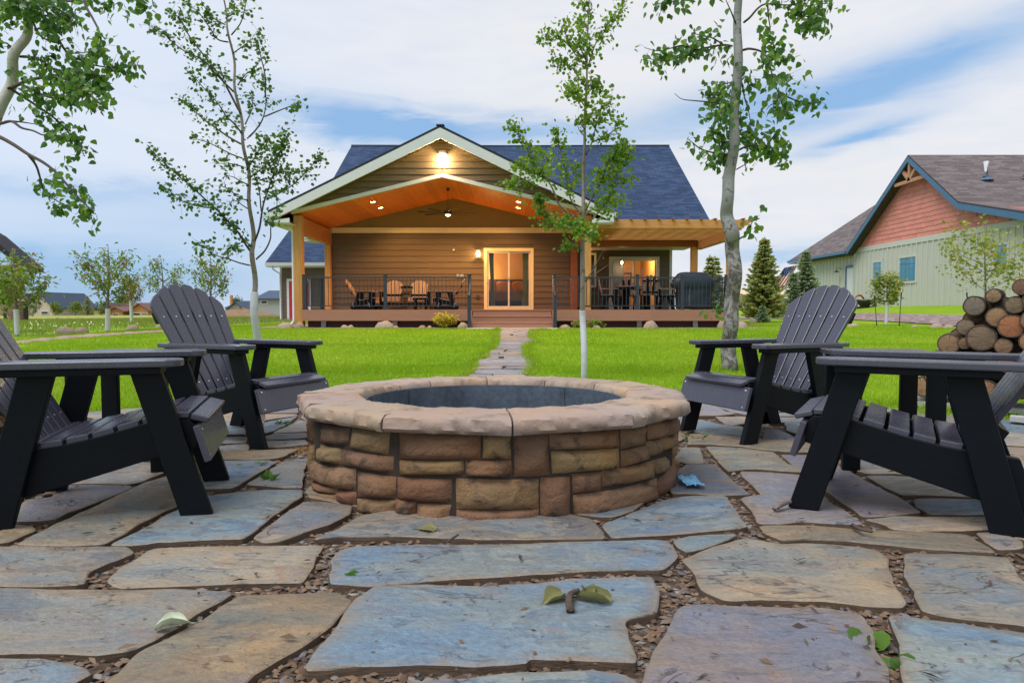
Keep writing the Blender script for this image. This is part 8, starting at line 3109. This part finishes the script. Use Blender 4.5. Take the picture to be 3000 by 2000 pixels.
for k, (x, y, d, tint, lab) in enumerate(LOGS):
    u, v = ZL[0] + x / ZL[2], ZL[1] + y / ZL[2]
    Y = 5.75 - (u - 2680) / 320 * .55
    p = PY(u, v, Y)
    make_log(lab or 'round firewood log in the body of the tall stack', p, (.62, .78, .02 * math.sin(k)), d / ZL[2] / FPX * Y * 1.10, .46, k * 2.3, LG, tint)
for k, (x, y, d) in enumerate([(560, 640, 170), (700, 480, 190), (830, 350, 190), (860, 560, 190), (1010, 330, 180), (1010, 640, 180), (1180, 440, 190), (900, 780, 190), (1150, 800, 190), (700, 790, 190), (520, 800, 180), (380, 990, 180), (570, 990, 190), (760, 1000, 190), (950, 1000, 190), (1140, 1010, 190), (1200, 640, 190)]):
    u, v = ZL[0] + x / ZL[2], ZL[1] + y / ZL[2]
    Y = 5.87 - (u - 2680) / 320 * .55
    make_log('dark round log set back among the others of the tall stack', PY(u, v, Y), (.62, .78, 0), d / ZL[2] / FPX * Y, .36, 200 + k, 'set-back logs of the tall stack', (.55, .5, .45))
rk = thing('log_rack', 'grey timber rails carrying the tall firewood stack', 'rack', (3.6, 5.6, gz(3.6, 5.6)), world=True)
M['rack'] = mat('weathered_timber', (0.38, 0.37, 0.36), .8, .2, var=.2, scale=6, stretch=(1, 1, 6))
a, b = PY(2700, 1170, 5.78), PY(3040, 1190, 5.15)
for off in (0.0, .30):
    q_ = Vector((.62, .78, 0)) * off
    MB().beam(a + q_ + Vector((-.1, .1, -.03)), b + q_ + Vector((.6, -.65, -.03)), .09, .04).build('rail', M['rack'], rk)
    for f in (.05, .95):
        c = (a + q_).lerp(b + q_, f)
        MB().box(c.x - .06, c.x + .06, c.y - .06, c.y + .06, gz(c.x, c.y) - .05, c.z - .05).build('foot', M['rack'], rk)
a2, b2 = PY(2960, 1224, 4.95), PY(3060, 1235, 4.75)
MB().beam(a2, b2 + Vector((.5, -.3, 0)), .10, .035).build('ground_rail', M['rack'], rk)
for k, (u, v, w) in enumerate([(2953, 1150, .10), (2985, 1148, .13), (2990, 1108, .10), (2975, 1085, .12), (3010, 1120, .13), (3012, 1085, .12)]):
    p = PY(u, v, 5.1)
    make_log('split wedge of firewood in the low end of the tall stack', p, (.62, .78, 0), w, .38, 70 + k, 'split wedges of the tall stack', (1.1, .95, .75), wedge=True)

# low woodpile at the left
lr = thing('log_rack', 'low grey rail carrying the small woodpile by the adirondack chair', 'rack', (-3.2, 4.25, -.06), world=True)
MB().box(-3.95, -3.02, 4.00, 4.08, patio_z(4.1) + .001, patio_z(4.1) + .05).build('rail', M['rack'], lr)
MB().box(-3.95, -3.02, 4.38, 4.46, patio_z(4.1) + .001, patio_z(4.1) + .05).build('rail', M['rack'], lr)
k = 0
for row, (z, n, off) in enumerate([(.115, 4, 0), (.215, 4, .05), (.305, 3, .1)]):
    for i in range(n):
        y = 4.02 + off + i * .128
        p = Vector((-3.08 + random.uniform(-.05, .04), y, patio_z(4.1) + z))
        make_log('tan split log end of the small woodpile behind the chair', p, (-1, .06, 0), random.uniform(.105, .13), .40, 90 + k, 'logs of the small woodpile', (1.25, 1.1, .8), wedge=k % 2 == 0)
        k += 1

# ------------------------------------------------------------------ grass
def excluded(x, y, m=0.0):
    d = np.hypot(x - PC.x, y - PC.y)
    ang = np.arctan2(y - PC.y, x - PC.x)
    edge = PR + .16 * np.sin(3 * ang + .6) + .09 * np.sin(7 * ang + 2) + .05 * np.sin(13 * ang)
    ex = d < edge - .03
    ex |= (y > 19.2) & (x > -7.3) & (x < 7.2)
    for (a, b), (c, dd) in zip(rows, rows[1:]):
        t = np.clip((y - a.y) / (c.y - a.y), 0, 1)
        xa, xb = a.x + (c.x - a.x) * t, b.x + (dd.x - b.x) * t
        ex |= (y >= a.y) & (y < c.y) & (x > xa + .03 + m) & (x < xb - .03 - m)
    ex |= (y > 19.0) & (y < 19.5) & (x > SX0 - .12) & (x < SX1 + .12)
    return ex


gzv = np.vectorize(gz)


def blades(name, x, y, hgt, wid, m, lean=.45, label=None, cat=None):
    n = len(x)
    z = gzv(x, y)
    a = np.random.uniform(0, TAU, n)
    la = np.random.uniform(0, TAU, n)
    h = hgt * np.random.uniform(.55, 1.15, n)
    ln = h * np.abs(np.random.normal(0, lean, n))
    w = wid * np.random.uniform(.7, 1.3, n)
    dx, dy = np.cos(a) * w, np.sin(a) * w
    v = np.empty((n, 3, 3), np.float32)
    v[:, 0] = np.stack([x - dx, y - dy, z - .004], 1)
    v[:, 1] = np.stack([x + dx, y + dy, z - .004], 1)
    v[:, 2] = np.stack([x + np.cos(la) * ln, y + np.sin(la) * ln, z + h], 1)
    f = np.arange(3 * n).reshape(n, 3)
    link(name, np_mesh(name, v.reshape(-1, 3), f, m), None, label=label, cat=cat, kind='stuff')


def field(n, x0, x1, y0, y1, near=1.0):
    """points thicker near the viewer"""
    t = np.random.random(n) ** near
    y = y0 + (y1 - y0) * t
    x = np.random.uniform(x0, x1, n)
    return x, y


xs_, ys_ = [], []
for (n, x0, x1, y0, y1, p) in ((150000, -6.5, 6.5, 5.0, 9.5, 1.1), (150000, -9.0, 9.5, 8.5, 13.5, 1.1), (150000, -13.5, 14, 13, 19.3, 1.0), (40000, -14, -6.8, 18.5, 30, 1.2), (22000, 7, 16, 18.5, 30, 1.0), (30000, -7, -3, 2.5, 6.5, 1), (30000, 3.2, 7, 2.5, 6.5, 1)):
    x, y = field(n, x0, x1, y0, y1, p)
    # inside the lawn border only
    border = -11.2 - .25 * (y - 15.5)
    border = np.where(y > 15, np.interp(y, [15, 17, 19, 21.5, 30], [-11.0, -10.6, -10.1, -9.2, -9.0]), -11.2)
    ok = ~excluded(x, y) & (x > border) & (x < 13.0) & (np.abs(x) < .80 * y + 1.2)
    xs_.append(x[ok]); ys_.append(y[ok])
X_, Y_ = np.concatenate(xs_), np.concatenate(ys_)
blades('lawn_grass', X_, Y_, .040, .0026 * np.clip(Y_ / 6.0, 1, 3), M['grass'], .5, 'short bright green lawn grass between the patio and the house', 'grass')
# longer tufts where mower does not reach: edges of patio, path, trunks
ex_, ey_ = [], []
for k in range(9000):
    a = random.uniform(0, TAU)
    r_ = patio_edge(a) + abs(random.gauss(0, .10)) - .02
    ex_.append(PC.x + r_ * math.cos(a)); ey_.append(PC.y + r_ * math.sin(a))
for k in range(6500):
    y = random.uniform(rows[0][0].y, rows[-1][0].y)
    xa, xb = path_edges(y)
    w = abs(random.gauss(0, .09)) - .06
    ex_.append(xa - w if random.random() < .5 else xb + w); ey_.append(y)
for (u, v, Y) in ((757, 1112, 7.6), (1711, 1100, 7.8), (2137, 1078, 8.8), (2700, 1200, 5.6), (2740, 1205, 5.5)):
    cx = fx_(u, Y)
    for k in range(420):
        ex_.append(cx + random.gauss(0, .14)); ey_.append(Y + random.gauss(0, .12))
EX, EYY = np.array(ex_), np.array(ey_)
ok = (EYY > 1.2) & (np.abs(EX) < .85 * EYY + 1.2)
EX, EYY = EX[ok], EYY[ok]
blades('edge_grass', EX, EYY, .085, .0032 * np.clip(EYY / 7, 1, 2), M['grass'], .6, 'longer grass tufts along the patio and path edges', 'grass')
# meadow beyond the edging
x, y = field(90000, -48, -8.8, 15.2, 60, 1.5)
border = np.interp(y, [15, 17, 19, 21.5, 30, 60], [-11.4, -11.0, -10.5, -9.6, -9.3, -9.3])
ok = (x < border) & (np.abs(x) < .80 * y + 1)
x, y = x[ok], y[ok]
blades('meadow_grass', x, y, .16, .006 * np.clip(y / 18, 1, 3), M['meadow'], .5, 'uncut meadow grass beyond the edging stones', 'meadow')
# white meadow flowers
M['petal'] = mat('white_petal', (0.8, 0.8, 0.76), .7, .2, var=.03)
vs, fs = [], []
for k in range(70):
    u, v = random.uniform(70, 520), random.uniform(955, 985)
    p = lawn_point(u, v)
    if p.x > np.interp(p.y, [15, 17, 19, 21.5, 30, 60], [-11.4, -11.0, -10.5, -9.6, -9.3, -9.3]):
        continue
    c = Vector((p.x, p.y, gz(p.x, p.y) + random.uniform(.12, .2)))
    s_ = random.uniform(.008, .018)
    b = len(vs)
    vs += [c + Vector((-s_, 0, -s_)), c + Vector((s_, 0, -s_)), c + Vector((s_, .01, s_)), c + Vector((-s_, .01, s_))]
    fs.append((b, b + 1, b + 2, b + 3))
link('meadow_flowers', np_mesh('meadow_flowers', np.array([tuple(v) for v in vs]), np.array(fs), M['petal']), None, label='white meadow flowers scattered beyond the edging stones', cat='flowers', kind='stuff')

# ------------------------------------------------------------------ small things on the patio
M['weed'] = leaf_mat('weed_leaf', (0.035, 0.10, 0.012), (0.11, 0.21, 0.025), .3)
M['dry_leaf'] = leaf_mat('curled_dry_leaf', (0.12, 0.12, 0.045), (0.24, 0.23, 0.095), .2, None, 0, .6, 1.0)
M['pale_leaf'] = mat('pale_leaf', (0.42, 0.48, 0.35), .5, .4, var=.1)
M['moss'] = leaf_mat('orange_moss', (0.30, 0.16, 0.05), (0.42, 0.26, 0.10), .1, None, 0, .8, 1)


def weed(label, u, v, n, size, m, up=1.0, shape=LANCE, group='weeds in the patio joints'):
    p = PG(u, v, -.025)
    t = thing('weed', label, 'weed', p, group=group)
    for k in range(n):
        a = random.uniform(0, TAU)
        d = Vector((math.cos(a) * .7, math.sin(a) * .7, random.uniform(.4, 1.1) * up)).normalized()
        mb = MB()
        b = Vector((random.gauss(0, size * .4), random.gauss(0, size * .2), size * .1))
        mb.add(leaf_verts(shape, size * random.uniform(.6, 1.1), b, d, Vector((random.gauss(0, .4), -.5, 1)), .15, .25), LEAF_F)
        mb.build('leaf', m, t)
    return t


zA = lambda X, Y_: (X / 2.138, 1500 + Y_ / 2.138)
zBq = lambda X, Y_: (900 + X / 2.138, 1480 + Y_ / 2.138)
zCq = lambda X, Y_: (1900 + X / 2.138, 1450 + Y_ / 2.138)
zEq = lambda X, Y_: (540 + X / 3.4095, 1140 + Y_ / 3.4095)
zFq = lambda X, Y_: (1950 + X / 3.1367, 1120 + Y_ / 3.1367)
for (u, v), n, s_, lab, sh in [(zBq(300, 470), 7, .034, 'small green weed at the corner of the long blue flagstone', ROUND), (zBq(200, 510), 6, .028, 'low green weed sprouting beside the sandy rippled flagstone', ROUND), (zA(405, 470), 4, .030, 'lone upright green sprout in a front joint of the patio', LANCE),
                               (zA(1740, 190), 4, .040, 'green sprout beside the grey flagstone at the woodpile side of the pit', ROUND), (zCq(1440, 960), 6, .055, 'broad-leaved green weed between the mauve and pale blue flagstones', ROUND), (zCq(1560, 1100), 6, .04, 'small weed cluster beside the broad-leaved weed', ROUND),
                               (zEq(740, 810), 8, .060, 'thin grassy weed in the joint by the blue flagstone near the low woodpile', LANCE), (zEq(830, 960), 9, .07, 'spreading grassy weed in front of the pale grey flagstone touching the pit', LANCE), (zEq(290, 450), 9, .07, 'tuft of green weed under the far adirondack chair', LANCE), (zEq(980, 370), 10, .06, 'row of grass sprouting in a joint behind the far adirondack chair leg', LANCE),
                               (zFq(450, 140), 8, .07, 'grass tuft under the front apron of a chair', LANCE), (zFq(735, 260), 8, .07, 'grass tuft beside the chair leg in front of the thick aspen', LANCE), (zFq(490, 690), 3, .04, 'small upright sprout in the bark-filled joint by the blue plastic scrap', LANCE), (zFq(340, 540), 7, .06, 'dry brownish weed beside the pit wall', LANCE), (zFq(205, 530), 7, .05, 'mossy weed at the foot of the pit wall', LANCE)]:
    weed(lab, u, v, n, s_, M['weed'], 1.0, sh)
# orange dry moss in a joint left of the pit
vs, fs = [], []
for k in range(900):
    t = random.random()
    X, Yp = 800 + 440 * t + random.gauss(0, 30), 690 - 110 * t + random.gauss(0, 18)
    p = PG(*zEq(X, Yp), -.012)
    d = rnd_dir(); d.z = abs(d.z)
    e = rnd_dir() * .003
    b = len(vs)
    vs += [p - e, p + e, p + d * random.uniform(.008, .022)]
    fs.append((b, b + 1, b + 2))
link('dry_moss', np_mesh('dry_moss', np.array([tuple(v) for v in vs]), np.array(fs), M['moss']), None, label='orange dry moss filling the joint between pit and low woodpile', cat='moss', kind='stuff')


def curled_leaf(label, u, v, size, m, rz, roll, z=.006, shape=HEART):
    p = PG(u, v, z)
    mb = MB()
    rows_ = []
    for j in range(9):
        y = j / 8
        w = .5 * math.sin(math.pi * min(1, .12 + y * .88)) * (1.05 - .35 * y)
        row = []
        for i in range(9):
            s_ = (i / 8 - .5) * 2
            ang = s_ * roll
            rad = w / max(.2, roll)
            row.append(Vector((math.sin(ang) * rad * size, (y - .5) * size * 1.1, (1 - math.cos(ang)) * rad * size + .10 * size * math.sin(y * 3.0) + .13 * size * noise.noise((s_ * 2.2 + size * 50, y * 3.5, size * 90)) + .05 * size * noise.noise((s_ * 6, y * 8, size * 70)))))
        rows_.append(row)
    mb.rings(rows_, False, False, False)
    mb.tube([(0, .52 * size, .10 * size * math.sin(3)), (0, .85 * size, .05 * size)], .0022, 4)
    o = mb.build('fallen_leaf', m, None, smooth=True, label=label, cat='leaf', group='fallen leaves on the flagstones')
    o.location = p
    o.rotation_euler = (random.uniform(-.1, .1), random.uniform(-.15, .15), rz)
    return o


curled_leaf('curled olive leaf with dark spots on the big blue flagstone', *zBq(1540, 590), .075, M['dry_leaf'], 2.3, 1.1)
curled_leaf('tightly curled grey-green leaf beside the dry twig on the big blue flagstone', *zBq(1780, 600), .095, M['dry_leaf'], 1.2, 1.7)
curled_leaf('folded olive leaf standing over the curled grey-green one', *zBq(1760, 540), .055, M['dry_leaf'], .3, 1.4, .02)
curled_leaf('pale mint leaf curled up on the joint of the front flagstones', *zA(1090, 715), .075, M['pale_leaf'], -1.3, 1.5)
curled_leaf('yellow-green leaf lying before the fire pit wall', *zBq(750, 150), .062, M['dry_leaf'], 1.5, .5)


def stick(label, pts, r0, m, z=.012):
    P = [PG(u, v, z + (.01 if i else 0)) for i, (u, v) in enumerate(pts)]
    bp = bezier_pts(P, 4)
    props(MB().tube([p + Vector((0, 0, .004 * noise.noise((i, 1, 2)))) for i, p in enumerate(bp)], [r0 * (1 - .35 * i / len(bp)) * (1 + .2 * noise.noise((i * 1.7, 3, r0 * 999))) for i in range(len(bp))], 7).build('stick', m, smooth=True), label, 'stick', 'sticks on the flagstones')


stick('short thick brown twig end beside the curled leaves', [zBq(1650, 660), zBq(1640, 600), zBq(1655, 550), zBq(1700, 535)], .011, M['log_bark'])
stick('short stick with grey lichen lying on the mauve flagstone', [zFq(1000, 1155), zFq(1080, 1110), zFq(1190, 1085)], .012, M['bark_grey'])
stick('thin dark twig lying before the fire pit', [zBq(875, 230), zBq(910, 205), zBq(945, 183)], .005, M['twig'])
stick('thin twig in the joint of the sandy flagstone strip', [zFq(1720, 1310), zFq(1790, 1345), zFq(1900, 1370)], .008, M['twig'])
# crumbs of bark and dead leaf lying about on the slabs
vs, fs = [], []
for k in range(1000):
    y = .8 + 4.4 * random.random() ** 1.5
    x = random.uniform(-.8, .8) * (y + .1)
    if (Vector((x, y)) - PIT).length < .93:
        continue
    s_ = random.choice((.002, .003, .003, .005, .008)) * random.uniform(.7, 1.4)
    a = random.uniform(0, TAU)
    d = Vector((math.cos(a), math.sin(a), random.uniform(-.1, .1))) * s_ * random.uniform(1, 3)
    e = Vector((-math.sin(a), math.cos(a), random.uniform(-.3, .3))) * s_ * .6
    p = Vector((x, y, patio_z(y) + .006))
    b = len(vs)
    vs += [p - d, p + e + Vector((0, 0, s_ * .6)), p + d, p - e]
    fs.append((b, b + 1, b + 2, b + 3))
link('leaf_crumbs', np_mesh('leaf_crumbs', np.array([tuple(v) for v in vs]), np.array(fs), M['chips']), None, label='dark crumbs of bark and dead leaf scattered over the flagstones', cat='leaf litter', kind='stuff')
# scrap of blue plastic at the foot of the pit
M['plastic'] = mat('blue_plastic', (0.10, 0.36, 0.62), .3, .5, var=.2, scale=20)
p0 = PG(*zFq(225, 930), .004)
mb = MB()
rows_ = []
for j in range(14):
    row = []
    for i in range(10):
        s_, t = i / 9 - .5, j / 13 - .5
        q_ = Vector((s_ * .085, t * .17, 0))
        row.append(p0 + q_ + Vector((.015 * noise.noise((s_ * 4, t * 4, 5)), .02 * noise.noise((s_ * 4, t * 4, 8)), .012 + .026 * abs(noise.noise((s_ * 6, t * 7, 1))))))
    rows_.append(row)
mb.rings(rows_, False, False, False)
props(mb.build('plastic_scrap', M['plastic'], smooth=True), 'crumpled scrap of bright blue plastic at the foot of the fire pit wall', 'plastic scrap')
